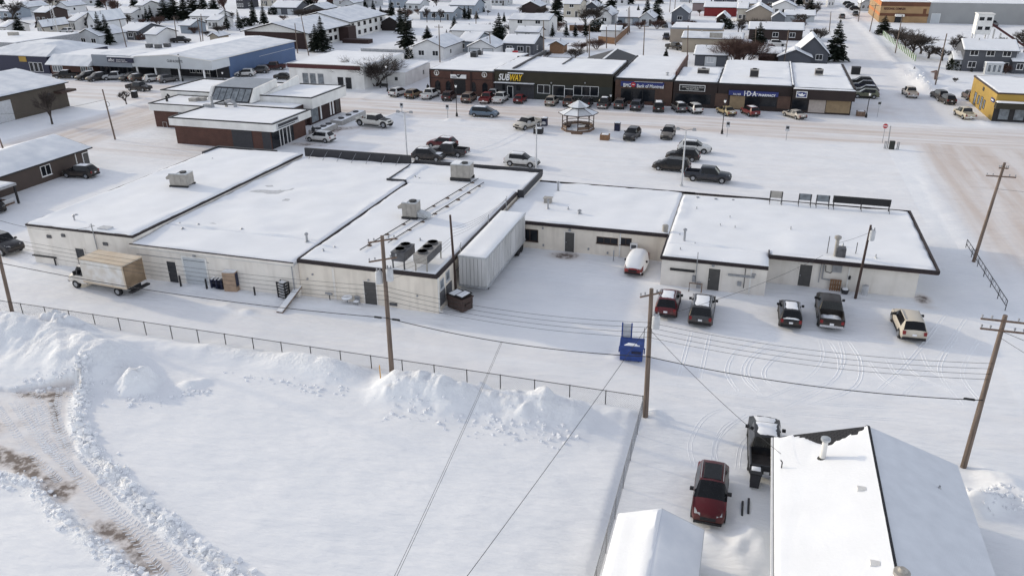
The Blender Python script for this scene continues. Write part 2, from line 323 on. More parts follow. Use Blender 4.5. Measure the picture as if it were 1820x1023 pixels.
gys = lines([(-300, 10, 30), (10, 20, 2), (20, 56, .18), (56, 160, .7), (160, 260, 1.5), (260, 460, 4), (460, 2000, 80)])
GX, GY = np.meshgrid(gxs, gys, indexing='xy'); GZ = HT(GX, GY)
def ground_z(x, y): return float(HT(np.array([float(x)]), np.array([float(y)]))[0])
# colour channels: tan streaks along x, tan streaks along y, bare dirt, churned snow
def tint():
    n = fbm(GX, GY, .08, 3, 61); e = 1.6 * n
    t1 = sm(GY, 126.5 + 4 * e, 131) * sm(-GY, -147, -140 + 3 * e) * (GX > -112)
    t1 = t1 * .95 + .7 * sm(GY, 124, 130) * sm(-GY, -150, -143) * (GX <= -112)
    t2 = sm(GX, -114, -110) * sm(-GX, 95, 101 + 3 * e) * (GY > 60) * (GY < 150) * .95
    t2 = np.maximum(t2, sm(GX, 22 + 2 * e, 27) * sm(-GX, -50, -40) * (GY < 132) * sm(GY, 70, 90) * 1.15)
    t2 = np.maximum(t2, sm(GX, 18, 22) * sm(-GX, -36, -31) * (GY >= 132) * .22)
    k = gp((330, 285), (480, 268)); 
    t1 = np.maximum(t1, .75 * np.exp(-((GY - 97) / 5) ** 2) * sm(-GX, 66, 80) * (GX > -112))
    t1 = np.maximum(t1, .16 * ((GX > -62) & (GX < 20) & (GY > 92) & (GY < 130)))
    d = np.zeros(GX.shape)
    ip = inpoly(GX, GY, TRK_POLY)
    nn = fbm(GX, GY, .5, 4, 63)
    be = sm(np.minimum(pdist(GX, GY, BERM_R), pdist(GX, GY, BERM_L)), .4, 1.0)
    d = np.where(ip, np.clip(.36 + .7 * nn, .15, .5), 0) * be
    for pl, a, wd in ((gp((-40, 800), (10, 812), (60, 832), (110, 872), (165, 915), (215, 960), (275, 1012)), 1.25, .8), (gp((30, 700), (90, 703), (150, 697)), 1.1, .5), (gp((95, 710), (100, 760), (125, 790)), .9, .35), (gp((150, 700), (148, 750)), .9, .3), (gp((20, 730), (70, 790), (140, 850)), .7, .35)):
        q = pdist(GX, GY, pl); d = np.maximum(d, ip * a * np.exp(-(q / wd) ** 2) * np.clip(.62 + 2.2 * fbm(GX * 1.4 + GY * .6, GY - GX * .5, .55, 4, 67), .05, 1.2))
    for px, py, a, rx, ry in ((1010, 455, 1.7, 1.5, .8), (1640, 532, 1.6, .6, .8), (1650, 545, .5, .9, .3), (595, 232, 1.0, 3.5, 3.0), (560, 258, 1.0, 4.0, 1.2), (640, 228, .8, 4, 1.2), (1000, 182, .25, 60, 2), (640, 182, .4, 6, 1.0), (1560, 195, .3, 6, 6), (680, 658, .35, 1.6, .3), (340, 240, .3, 6, 4), (35, 195, .3, 10, 4)):
        c = g(px, py); d = np.maximum(d, a * np.exp(-((GX - c.x) / rx) ** 2 - ((GY - c.y) / ry) ** 2) * np.clip(.75 + 2.2 * nn, 0, 1.2))
    ch = .25 + .0 * GX
    ch = np.maximum(ch, np.exp(-(np.minimum(pdist(GX, GY, BERM_R), pdist(GX, GY, BERM_L)) / .8) ** 2))
    for px, py, h, rx, ry in PILES:
        if h > .45: c = g(px, py); ch = np.maximum(ch, np.exp(-((GX - c.x) / rx) ** 2 - ((GY - c.y) / ry) ** 2))
    for pl, h, wd in RIDGES: ch = np.maximum(ch, np.exp(-(pdist(GX, GY, pl) / wd) ** 2))
    t1 = np.maximum(t1, .14 * sm(GY, 47, 49) * sm(-GY, -54.5, -52) * (GX < 30) * (GX > -120) + .08 * ((GX > -23) & (GX < 20) & (GY > 54) & (GY < 66)))
    return np.clip(np.stack([t1, t2, d, ch], -1), 0, 1)
GT = tint()
def snow_ground():
    m = bpy.data.materials.new('snow_ground'); m.use_nodes = True; nt = m.node_tree; b = nt.nodes['Principled BSDF']; N, L = nt.nodes.new, nt.links.new
    b.inputs['Roughness'].default_value = .8; b.inputs['Specular IOR Level'].default_value = .2
    tc = N('ShaderNodeTexCoord'); at = N('ShaderNodeAttribute'); at.attribute_name = 'wear'; sp = N('ShaderNodeSeparateColor'); L(at.outputs['Color'], sp.inputs[0])
    def nz(scale, st, det=5, rough=.55):
        mp = N('ShaderNodeMapping'); mp.inputs['Scale'].default_value = st; L(tc.outputs['Object'], mp.inputs[0])
        n = N('ShaderNodeTexNoise'); n.inputs['Scale'].default_value = scale; n.inputs['Detail'].default_value = det; n.inputs['Roughness'].default_value = rough; L(mp.outputs[0], n.inputs[0]); return n.outputs[0]
    def rng(s, lo, hi, a=0., c=1.):
        r = N('ShaderNodeMapRange'); L(s, r.inputs[0]); r.inputs[1].default_value = lo; r.inputs[2].default_value = hi; r.inputs[3].default_value = a; r.inputs[4].default_value = c; return r.outputs[0]
    def mul(p, q, op='MULTIPLY'):
        n = N('ShaderNodeMath'); n.operation = op
        for i, s in enumerate((p, q)):
            if isinstance(s, (int, float)): n.inputs[i].default_value = s
            else: L(s, n.inputs[i])
        return n.outputs[0]
    def mix(f, a, c):
        n = N('ShaderNodeMix'); n.data_type = 'RGBA'; L(f, n.inputs[0])
        for i, s in ((6, a), (7, c)):
            if isinstance(s, tuple): n.inputs[i].default_value = (*s, 1)
            else: L(s, n.inputs[i])
        return n.outputs[2]
    base = mix(rng(nz(.25, (1, 1, 1), 7), .35, .68), (.765, .782, .815), (.835, .842, .862))
    sx_ = rng(nz(.6, (.06, 1, 1), 6), .38, .62, .3, 1.0); sy_ = rng(nz(.6, (1, .06, 1), 6), .38, .62, .55, 1.0)
    f1 = mul(sp.outputs[0], sx_); f2 = mul(sp.outputs[1], sy_); fs = mul(f1, f2, 'MAXIMUM')
    c = mix(fs, base, (.595, .525, .485))
    dk = mul(mul(f1, f2, 'MAXIMUM'), rng(nz(1.5, (.15, .4, 1), 6), .56, .75, 0, .55))
    c = mix(dk, c, (.46, .395, .35))
    grit = rng(nz(1.7, (1, 1, 1), 7, .65), .38, .66, 0, 1)
    df = mul(rng(mul(sp.outputs[2], mul(grit, .5, 'ADD')), .42, 1.0), .92)
    c = mix(mul(rng(sp.outputs[2], .05, .5, 0, .6), 1.0), c, (.56, .49, .45))
    c = mix(df, c, (.15, .118, .10))
    spk = rng(nz(9, (1, 1, 1), 3), .74, .8, 0, .25)
    c = mix(mul(spk, mul(fs, df, 'MAXIMUM')), c, (.12, .1, .08))
    L(c, b.inputs['Base Color'])
    n1 = nz(.75, (.7, 2.2, 1), 4, .5); n2 = nz(5, (1, 1, 1), 5, .6); n3 = nz(2.6, (1, 1, 1), 4, .7)
    h = mul(mul(n1, .17), mul(mul(n2, .006), mul(mul(n3, rng(at.outputs['Alpha'], .3, 1.0)), .24), 'ADD'), 'ADD')
    bp = N('ShaderNodeBump'); bp.inputs['Strength'].default_value = .8; bp.inputs['Distance'].default_value = 1.0; L(h, bp.inputs['Height']); L(bp.outputs[0], b.inputs['Normal'])
    MATS['snow_ground'] = m
snow_ground()
def build_ground():
    ny, nx = GX.shape
    cx = (gxs[:-1] + gxs[1:]) / 2; cy = (gys[:-1] + gys[1:]) / 2; CX, CY = np.meshgrid(cx, cy, indexing='xy')
    reg = np.zeros(CX.shape, int)
    reg[(CX < -4.8) & (CX > -140) & (CY < 46) & (CY > -40)] = 1
    reg[(CY > 46) & (CY < 55.5) & (CX < 45) & (CX > -200)] = 2
    reg[(CX > -62) & (CX < 20) & (CY > 88) & (CY < 127)] = 3
    reg[(CX > -113) & (CX < -97) & (CY > 55.5) & (CY < 400)] = 4
    reg[(CX > 20) & (CX < 37) & (CY > 55.5) & (CY < 500)] = 5
    reg[(CY > 127) & (CY < 150) & (np.abs(CX) < 600)] = 6
    names = ['ground', 'field', 'alley', 'parking_lot', 'cross_street', 'side_street', 'main_street']
    idx = np.arange(ny * nx).reshape(ny, nx); quads = np.stack([idx[:-1, :-1], idx[:-1, 1:], idx[1:, 1:], idx[1:, :-1]], -1)
    V = np.stack([GX, GY, GZ], -1).reshape(-1, 3); T = GT.reshape(-1, 4); out = {}
    for r, nm in enumerate(names):
        q = quads[reg == r]; u, inv = np.unique(q, return_inverse=True); inv = inv.reshape(-1)
        me = bpy.data.meshes.new(nm); me.vertices.add(len(u)); me.vertices.foreach_set('co', V[u].astype(np.float32).ravel())
        me.loops.add(len(inv)); me.loops.foreach_set('vertex_index', inv.astype(np.int32)); me.polygons.add(len(q)); me.polygons.foreach_set('loop_start', np.arange(0, len(inv), 4, dtype=np.int32))
        me.update(calc_edges=True); me.polygons.foreach_set('use_smooth', np.ones(len(q), bool))
        a = me.color_attributes.new('wear', 'FLOAT_COLOR', 'POINT'); a.data.foreach_set('color', T[u].astype(np.float32).ravel())
        me.materials.append(MATS['snow_ground']); me.validate(); o = bpy.data.objects.new(nm, me); C.objects.link(o); o['kind'] = 'structure'; out[nm] = o; TM[o] = Matrix.Identity(4)
    return out
GROUND = build_ground()
# tyre tracks: pressed ruts with raised lips lying on the ground
def rut(parent, pts, wd=.12, lip=.015, cleat=False, name='tyre_track'):
    P = [Vector(p) for p in pts]; path = []
    for i in range(len(P) - 1):
        p0, p1, p2, p3 = P[max(i - 1, 0)], P[i], P[i + 1], P[min(i + 2, len(P) - 1)]; n = max(2, int((p2 - p1).length / (.16 if cleat else .4)))
        for k in range(n):
            t = k / n; path.append(.5 * ((2 * p1) + (p2 - p0) * t + (2 * p0 - 5 * p1 + 4 * p2 - p3) * t * t + (3 * p1 - p0 - 3 * p2 + p3) * t ** 3))
    path.append(P[-1]); xs = np.array([p.x for p in path]); ys = np.array([p.y for p in path]); zs = HT(xs, ys); m = MB(); n = len(path)
    for i, p in enumerate(path):
        d = path[min(i + 1, n - 1)] - path[max(i - 1, 0)]; d.z = 0; d.normalize(); s = Vector((-d.y, d.x, 0)); f = min(1, i / 4, (n - 1 - i) / 4) * (.5 + .6 * rnd.random()) * max(0, min(1, float(vn(np.array([i * .13 + p.x]), np.array([p.y * .1]), 9)[0]) * 2.6 - .55))
        zz = zs[i] + .012
        if cleat:                       # single cleat prints left by a tractor tyre
            if i % 2 == 0:
                for q in (-1, 1):
                    u0, u1 = p + s * (.03 * q), p + s * (wd * 1.1 * q) - d * .13; h_ = (.006 + .016 * rnd.random()) * (float(vn(np.array([p.x * .7]), np.array([p.y * .7]), 12)[0]) > .35); t4 = d * .035
                    m.hexa([Vector((v.x, v.y, zz - .02)) for v in (u0 - t4, u1 - t4, u1 + t4, u0 + t4)] + [Vector((v.x, v.y, zz + h_)) for v in (u0 - t4 * .5, u1 - t4 * .5, u1 + t4 * .5, u0 + t4 * .5)])
            continue
        for q in (-1, 1):
            for a, z in ((-.09, -.03), (0, lip * f), (.09, -.03)): c_ = p + s * (wd * q + a * .8); m.v.append((c_.x, c_.y, zz + z))
    if not cleat:
        for i in range(n - 1):
            for j in (0, 1, 3, 4): m.f.append((i * 6 + j, i * 6 + j + 1, (i + 1) * 6 + j + 1, (i + 1) * 6 + j)); m.m.append(0)
    o = m.build(name, 'snow', parent); o['kind'] = 'stuff'; return o
def ruts(parent, pxs, gap=1.5, **k):
    pts = [g(*p) for p in pxs]; L_, R_ = [], []
    for i, p in enumerate(pts):
        d = (pts[min(i + 1, len(pts) - 1)] - pts[max(i - 1, 0)]).normalized(); s = Vector((-d.y, d.x, 0)) * gap / 2; L_.append(p + s); R_.append(p - s)
    rut(parent, L_, **k); rut(parent, R_, **k)
AL = GROUND['alley']; GD = GROUND['ground']
for q in ([(1390, 600), (1330, 625), (1310, 660), (1330, 695)], [(1400, 605), (1350, 640), (1340, 670), (1370, 700)], [(1475, 605), (1480, 640), (1450, 680), (1380, 715)], [(1490, 605), (1510, 640), (1500, 680), (1420, 712)],
          [(1620, 625), (1640, 660), (1700, 690)], [(1560, 640), (1600, 680), (1720, 700)], [(1245, 590), (1235, 630), (1225, 670)], [(1700, 560), (1640, 640), (1580, 700)], [(1180, 690), (1400, 722), (1600, 735)], [(1720, 600), (1690, 660), (1730, 720)]): ruts(AL, q)
for q in ([(1255, 830), (1248, 790), (1270, 750), (1300, 735)], [(1288, 830), (1295, 790), (1315, 765), (1345, 745)]): ruts(GD, q)
for q in ([(80, 720), (105, 790), (180, 860), (260, 930), (350, 1010)], [(105, 785), (160, 850), (240, 930), (310, 1020)]): ruts(GROUND['field'], q, gap=1.0, wd=.24, cleat=True)
for q in ([(40, 690), (70, 740), (100, 800)], [(120, 690), (115, 740), (140, 830)], [(10, 720), (60, 790), (120, 850)]): ruts(GROUND['field'], q, gap=.9, wd=.22, cleat=True)
for q in ([(500, 185 + 22), (860, 208), (1200, 222)], [(930, 235), (880, 260), (820, 275)]): ruts(GROUND['parking_lot'], q)
# loose snow chunks thrown up by the plough
def chunks():
    r = random.Random(5); m = MB(); spots = []
    for pl, n, sp, smx in ((BERM_R, 620, .55, .17), (BERM_L, 260, .5, .13), (gp((690, 735), (800, 752), (905, 768), (1010, 785)), 150, 1.2, .10), (gp((180, 690), (240, 715), (300, 712)), 40, .8, .12), (gp((400, 668), (520, 690), (620, 700)), 50, .8, .1), (gp((20, 690), (150, 690)), 50, .8, .12), (gp((325, 705), (375, 700)), 40, .4, .1), (gp((1620, 128), (1650, 165)), 60, 1.3, .25), (gp((1740, 900), (1800, 885)), 60, .9, .12)):
        for k in range(n):
            i = r.randrange(len(pl) - 1); t = r.random(); spots.append((pl[i][0] + (pl[i + 1][0] - pl[i][0]) * t + r.gauss(0, sp * .6), pl[i][1] + (pl[i + 1][1] - pl[i][1]) * t + r.gauss(0, sp * .6), smx * r.random() ** 2.2 + .035))
    xs = np.array([q[0] for q in spots]); ys = np.array([q[1] for q in spots]); zs = HT(xs, ys)
    for (x, y, s), z in zip(spots, zs):
        M_ = Matrix.Rotation(r.random() * 6.28, 3, 'Z') @ Matrix.Rotation(r.uniform(-.6, .6), 3, 'X'); c = Vector((x, y, float(z) + s * .25))
        m.hexa([c + M_ @ Vector((a * s * r.uniform(.6, 1.1), b * s * r.uniform(.6, 1.1), h * s * r.uniform(.45, .9))) for h in (-1, 1) for a, b in ((-1, -1), (1, -1), (1, 1), (-1, 1))])
    o = m.build('snow_chunks', 'snow_lump'); o['kind'] = 'stuff'; o['label'] = 'loose chunks of ploughed snow along the banks'; o['category'] = 'snow'
chunks()
# ------------------------------------------------------------------ building helpers
def wp(px, py, Y):                      # photo point -> (x, z) on the wall plane y = Y
    d = RC.T @ np.array([(px - 910) / FPX, (py - 511.5) / FPX, 1.0]); t = Y / d[1]; return d[0] * t, CAMH + d[2] * t
def wpx(px, py, X):                     # the same on a wall plane x = X -> (y, z)
    d = RC.T @ np.array([(px - 910) / FPX, (py - 511.5) / FPX, 1.0]); t = X / d[0]; return d[1] * t, CAMH + d[2] * t
def gable_frame(T, p0, p1): return None
_sc = [0]
def snow_cap(T, x0, x1, y0, y1, z, t=.14, cell=.6, z1=None, m='snow', name='roof_snow', axis='y', rough=.05):
    nx = max(3, min(60, int((x1 - x0) / cell))); ny = max(3, min(60, int((y1 - y0) / cell))); _sc[0] += 1; k = _sc[0] * 13.7
    ee = [0, .04, .1, .18, .28] if min(x1 - x0, y1 - y0) > 4 else [0, .05]; q_ = ee[-1] + .15; ee = np.array(ee); xs = np.concatenate([x0 + ee, np.linspace(x0 + q_, x1 - q_, nx), x1 - ee[::-1]]); ys = np.concatenate([y0 + ee, np.linspace(y0 + q_, y1 - q_, ny), y1 - ee[::-1]])
    X, Y = np.meshgrid(xs, ys, indexing='xy'); e = np.minimum(np.minimum(X - x0, x1 - X), np.minimum(Y - y0, y1 - Y)); e = np.maximum(0, e - (.16 * np.maximum(0, fbm(X + k, Y - k, .9, 3, 75) * 4) if len(ee) > 2 else 0) * (e < .5))
    Z = z + t * np.clip(e / .3, 0, 1) ** .5 + sm(e, .1, .8) * (rough * 5 * fbm(X + k, Y + k, .2, 3, 71) + rough * 2 * fbm(X * .5 + k, Y - k, 1.0, 3, 73)) + rough * 2.2 * np.exp(-(e / .7) ** 2) * sm(e, 0, .3) * np.clip(.5 + 3 * fbm(X - k, Y + k, .35, 2, 77), 0, 1)
    if z1 is not None: Z = Z + (z1 - z) * ((Y - y0) / (y1 - y0) if axis == 'y' else (X - x0) / (x1 - x0))
    mb = MB(); W = len(xs); mb.v = [tuple(p) for p in np.stack([X, Y, Z], -1).reshape(-1, 3)]
    for j in range(len(ys) - 1):
        for i in range(W - 1): mb.f.append((j * W + i, j * W + i + 1, (j + 1) * W + i + 1, (j + 1) * W + i))
    mb.m = [0] * len(mb.f); o = mb.build(name, m, T, True); return o
def ring(mb, x0, x1, y0, y1, z0, z1, w_=.12, mi=0):
    mb.box(x0, x1, y0, y0 + w_, z0, z1, mi); mb.box(x0, x1, y1 - w_, y1, z0, z1, mi); mb.box(x0, x0 + w_, y0 + w_, y1 - w_, z0, z1, mi); mb.box(x1 - w_, x1, y0 + w_, y1 - w_, z0, z1, mi); return mb
def door(T, fr, a, w_=.95, h=2.1, b0=0., m='door_grey', frame='stucco', label=None):
    d = MB().obox(fr, a - w_ / 2, a + w_ / 2, b0, b0 + h, -.05, .035).build('door', m, T, label=label)
    f = MB(); f.obox(fr, a - w_ / 2 - .09, a - w_ / 2 - .002, b0, b0 + h + .09, -.05, .07); f.obox(fr, a + w_ / 2 + .002, a + w_ / 2 + .09, b0, b0 + h + .09, -.05, .07); f.obox(fr, a - w_ / 2, a + w_ / 2, b0 + h + .002, b0 + h + .088, -.05, .068)
    f.build('door_frame', frame, d)
    MB().obox(fr, a - w_ / 2 + .06, a - w_ / 2 + .16, b0 + .98, b0 + 1.06, .03, .1).build('handle', 'steel', d); return d
def window(T, fr, a, b0, w_, h, m='glass', frame='white', mull=1, sill=True, fw=.07, name='window'):
    p = MB().obox(fr, a - w_ / 2, a + w_ / 2, b0, b0 + h, -.05, .012).build(name, m, T)
    f = MB(); f.obox(fr, a - w_ / 2 - fw, a - w_ / 2, b0 - fw, b0 + h + fw, -.05, .06); f.obox(fr, a + w_ / 2, a + w_ / 2 + fw, b0 - fw, b0 + h + fw, -.05, .06)
    f.obox(fr, a - w_ / 2, a + w_ / 2, b0 + h, b0 + h + fw, -.05, .058); f.obox(fr, a - w_ / 2, a + w_ / 2, b0 - fw, b0, -.05, .058)
    for i in range(mull): c = a - w_ / 2 + w_ * (i + 1) / (mull + 1); f.obox(fr, c - .03, c + .03, b0, b0 + h, -.04, .05)
    f.build('frame', frame, p)
    if sill: MB().obox(fr, a - w_ / 2 - fw - .05, a + w_ / 2 + fw + .05, b0 - fw - .06, b0 - fw - .002, -.05, .12).build('sill', frame, p)
    return p
def vent_pipe(T, p, h, r=.08, cap=True, name='vent_pipe', m='steel'):
    mb = MB().lathe(p, [(r * 2.2, -.05), (r * 1.8, .1), (r, .16), (r, h)], 10); o = mb.build(name, m, T, True)
    if cap: MB().lathe(p, [(r * 1.7, h - .02), (r * 1.7, h + .12), (r * .4, h + .2)], 10).build('cap', m, o, True)
    return o
def wall_lamp(T, fr, a, b):
    o = MB().obox(fr, a - .12, a + .12, b, b + .18, -.02, .18).build('wall_lamp', 'steel', T); MB().obox(fr, a - .1, a + .1, b - .06, b - .002, .02, .16).build('lens', 'lightgrey', o)
def downspout(T, fr, a, b1, m='offwhite'):
    MB().obox(fr, a - .06, a + .06, .1, b1, -.02, .1).obox(fr, a - .06, a + .06, .1, .2, .1, .35).build('downspout', m, T)
def flat(name, label, cat, x0, x1, y0, y1, h, wall, fh=.25, fm='fascia', snow=True, over=.06, t=.12, fbot=None):
    T = thing(name, label, cat, ((x0 + x1) / 2, (y0 + y1) / 2, 0))
    MB().box(x0, x1, y0, y1, -.4, h - .02).build('wall', wall, T)
    ring(MB(), x0 - over, x1 + over, y0 - over, y1 + over, h - fh, h + .06, .16 + over).build('fascia', fm, T)
    if snow: snow_cap(T, x0 + .02, x1 - .02, y0 + .02, y1 - .02, h + .0, t + .03)
    return T
# ------------------------------------------------------------------ the long white building complex, seen from its rear
YA, YC, YD, YE, YF = 56.5, 56.6, 73.6, 67.9, 71.1
A = flat('commercial_building', 'tall off-white section at the left end of the complex with cube truck parked behind it', 'building', -67, -54.4, YA, 87.3, 4.0, 'stucco', .14)
fr = F((0, YA, 0))
door(A, fr, wp(150, 476, YA)[0], 1.0, 2.1, 0, 'door_dark')
for px, py, w_, h in ((88, 420, .5, .3), (113, 418, .4, .3), (188, 433, .5, .3)):
    x, z = wp(px, py, YA); MB().obox(fr, x - w_ / 2, x + w_ / 2, z - h / 2, z + h / 2, -.03, .12).build('wall_vent', 'unit_dark', A)
x, z = wp(178, 455, YA); MB().tube([(x, YA - .12, .9), (x - .05, YA - .12, 4.9)], .05).tube([(x - .35, YA - .12, 4.7), (x + .25, YA - .12, 4.75)], .03, 5).build('service_mast', 'steel', A)
MB().obox(fr, wp(62, 460, YA)[0], wp(100, 452, YA)[0], .75, .87, .05, .2).obox(fr, wp(98, 455, YA)[0] - .1, wp(98, 455, YA)[0], .0, .75, .08, .18).build('guard_rail', 'dark', A)
p = g(133, 393, 4.0); vent_pipe(A, p, .5, .07); p = g(135, 383, 4.0); vent_pipe(A, p, .12, .12, False)
p = g(188, 408, 4.05); MB().box(p.x - .6, p.x + .6, p.y - .4, p.y + .4, 3.95, 4.3).build('roof_hatch', 'lightgrey', A); p = g(378, 284, 4.0); vent_pipe(A, p, .25, .08, False)
MB().box(-66.9, -58, 87.05, 87.3, 3.98, 4.35).box(-66.98, -66.75, 84, 87.04, 3.98, 4.35).build('parapet', 'charcoal', A)
# --- middle section
B = thing('commercial_building', 'wide middle section of the off-white complex with roller door and braced front parapet', 'building', (-45.7, 72, 0))
MB().box(-54.38, -37.03, 56.05, 88, -.4, 3.2).build('wall', 'stucco', B)
MB().ext([(-54.36, 55.95, 3.1), (-54.36, 55.95, 3.42), (-54.36, 61, 3.62), (-54.36, 88, 3.62), (-54.36, 88, 3.1)], (17.3, 0, 0)).build('roof_deck', 'lightgrey', B)
MB().box(-54.36, -37.05, 55.85, 55.95, 3.2, 3.47).build('fascia', 'stucco', B); MB().box(-54.36, -37.05, 55.82, 55.97, 3.472, 3.53).build('drip_edge', 'fascia', B)
snow_cap(B, -54.3, -37.1, 55.98, 61.0, 3.42, .10, z1=3.62); snow_cap(B, -54.3, -37.1, 60.9, 87.7, 3.62, .12, rough=.09)
pw = MB().box(-54.3, -39.6, 87.75, 88.05, 3.6, 4.75).build('parapet', 'charcoal', B)
for px in (372, 387, 402, 417, 432, 447, 462): pass
for i, x in enumerate(np.linspace(-53, -41, 7)): MB().tube([(x, 87.75, 4.55), (x, 86.3, 3.72)], .035, 5).build('strut', 'steel', B)
fr = F((0, 56.05, 0))
door(B, fr, wp(311, 500, 56.05)[0], .98, 2.1, .02, 'door_dark')
xr = wp(352, 500, 56.05)[0]; rd = MB().obox(fr, xr - 1.2, xr + 1.2, .1, 2.75, -.05, .03).build('roller_door', 'ice_steel', B)
for i in range(6): MB().obox(fr, xr - 1.2, xr + 1.2, .12 + i * .437, .12 + i * .437 + .42, .03, .05).build('panel', 'ice_steel', rd)
MB().obox(fr, xr - 1.35, xr - 1.202, 0, 2.9, -.05, .08).obox(fr, xr + 1.202, xr + 1.35, 0, 2.9, -.05, .08).obox(fr, xr - 1.2, xr + 1.2, 2.752, 2.9, -.05, .078).build('frame', 'offwhite', rd)
for px in (330, 375): x = wp(px, 500, 56.05)[0]; MB().lathe((x, 55.35, -.1), [(.09, 0), (.09, 1.2), (.02, 1.25)], 8).build('bollard', 'dark', B)
x = wp(462, 520, 56.05)[0]; MB().lathe((x, 55.3, -.1), [(.08, 0), (.08, 1.05), (.02, 1.1)], 8).build('bollard', 'dark', B)
wall_lamp(B, fr, wp(346, 455, 56.05)[0], 2.95)
MB().obox(fr, -53.9, -46, 2.45, 2.5, 0, .05).build('conduit', 'grey', B)
vent_pipe(B, g(546, 430, 3.65), .75, .11); 
for q in ((320, 398), (353, 400), (430, 408), (235 + 90, 407)): vent_pipe(B, g(*q, 3.7), .1, .08, False)
MB().tube([(-37.25, 55.9, .1), (-37.25, 55.9, 3.3)], .05, 6).build('downspout', 'grey', B)
# --- third section
CB = thing('commercial_building', 'off-white section with dark brown roof edge, rooftop condensers and two heating units', 'building', (-30.5, 72, 0))
MB().box(-37, -23.8, YC, 80.6, -.4, 3.5).build('wall', 'stucco_warm', CB)
MB().box(-39.3, -23.1, 80.62, 88.64, -.4, 3.5).build('front_block', 'stucco', CB)
MB().box(-37.05, -23.75, YC - .08, YC + .1, 3.28, 3.62).box(-23.93, -23.72, YC + .1, 80.5, 3.28, 3.62).box(-37.06, -36.9, YC + .1, 80.5, 3.4, 3.66).build('fascia', 'fascia', CB)
MB().box(-39.5, -23.0, 88.65, 88.85, 3.35, 4.0).build('parapet', 'charcoal', CB); MB().box(-23.2, -23.0, 80.7, 88.64, 3.2, 3.86).build('parapet', 'charcoal', CB); MB().box(-23.72, -23.0, 80.5, 80.69, 3.0, 3.86).build('parapet', 'charcoal', CB); MB().box(-39.5, -37.06, 80.5, 80.69, 3.2, 3.95).build('parapet', 'charcoal', CB); MB().box(-39.5, -39.35, 80.7, 88.64, 3.4, 3.85).build('parapet', 'charcoal', CB)
snow_cap(CB, -36.95, -23.9, YC + .08, 80.9, 3.5, .15); snow_cap(CB, -39.3, -23.2, 80.5, 88.64, 3.5, .17)
fr = F((0, YC, 0)); frx = F((-23.8, 0, 0), '+x')
door(CB, fr, wp(661, 543, YC)[0], 1.15, 2.2, .05, 'door_grey', label='wide grey-green steel door')
MB().obox(fr, wp(700, 545, YC)[0] - .35, wp(700, 545, YC)[0] + .35, .25, .5, -.02, .1).build('wall_vent', 'unit_dark', CB)
MB().obox(fr, wp(598, 535, YC)[0] - .1, wp(598, 535, YC)[0] + .1, 0, 3.2, -.02, .08).build('wall_pilaster', 'stucco', CB)
for px, py in ((547, 495), (556, 487), (580, 520), (590, 522), (742, 525), (655, 497)): x, z = wp(px, py, YC); MB().obox(fr, x - .07, x + .07, z - .07, z + .07, -.02, .12).build('wall_fitting', 'grey', CB)
downspout(CB, frx, YC + .15, 3.3)
for yy, b in ((57.6, 2.0), (59.0, 2.2)): window(CB, frx, yy, b, .8, .75, 'glass_pale', 'lightgrey', 0)
for yy in (57.6, 59.2): MB().obox(frx, yy - .65, yy + .65, .5, 1.75, -.02, .06).build('louvre', 'unit_dark', CB)
MB().obox(frx, 61, 79, 2.2, 2.26, 0, .08).build('conduit', 'grey', CB)
for yy in (62, 70, 76): MB().tube([(-23.65, yy, 2.0), (-23.65, yy, 4.3), (-23.65, yy + .25, 4.45)], .05, 6).build('conduit', 'steel', CB)
for q in ((898, 254), (750, 287), (740, 290), (598, 440)): pass
for px, py, h in ((595, 440, .15), (575, 447, .3), (747, 428, .3), (738, 316, .35), (745, 318, .2)): vent_pipe(CB, g(px, py, 3.6), h, .07, False)
for (a, b) in (((640, 445), (850, 318)), ((690, 432), (860, 325))):   # two gas lines on blocks along the roof
    p, q = g(*a, 3.75), g(*b, 3.75); pp = MB().tube([(p.x, p.y, 3.82), (q.x, q.y, 3.82)], .045, 6).build('gas_pipe', 'dark', CB)
    for i in range(8): t = (i + .5) / 8; c = p.lerp(q, t); MB().box(c.x - .2, c.x + .2, c.y - .08, c.y + .08, 3.6, 3.78).build('block', 'wood', pp)
# --- lower section between yard and car park
D = thing('commercial_building', 'low off-white section at the back of the yard with grey door and slit windows', 'building', (-15.2, 80, 0))
MB().box(-23.7, -6.35, YD, 87.4, -.4, 2.8).build('wall', 'stucco_warm', D)
MB().box(-23.7, -6.4, YD - .25, YD - .02, 2.62, 2.95).box(-23.0, -5, 87.42, 87.6, 2.6, 3.02).build('fascia', 'fascia', D)
snow_cap(D, -23.65, -6.4, YD - .2, 87.4, 2.82, .14, rough=.08)
fr = F((0, YD, 0))
door(D, fr, wp(1012, 448, YD)[0], .95, 2.1, .03, 'door_grey'); wall_lamp(D, fr, wp(1013, 410, YD)[0], 2.3)
for px, py, w_, h in ((942, 427, 1.6, 1.15), (1079, 432, 2.0, .55), (1112, 434, 1.0, .6)): x, z = wp(px, py, YD); window(D, fr, x, z, w_, h, 'glass', 'brown', 1 if w_ < 1.7 else 2)
x, z = wp(1127, 441, YD); MB().obox(fr, x - .35, x + .35, z, z + .6, -.02, .4).build('air_conditioner', 'white', D); MB().obox(fr, x - .25, x + .25, z + .12, z + .5, .4, .41).build('grille', 'unit_dark', D)
downspout(D, fr, wp(1101, 455, YD)[0], 2.7); 
for px, py in ((966, 435), (1046, 442), (1080, 449), (965, 405)): x, z = wp(px, py, YD); MB().obox(fr, x - .08, x + .08, z - .1, z + .1, -.02, .12).build('wall_fitting', 'grey', D)
MB().box(wp(1090, 470, 72.5)[0] - .05, wp(1090, 470, 72.5)[0] + .05, 72.4, 72.5, -.1, 1.1).build('plug_in_post', 'grey', D)
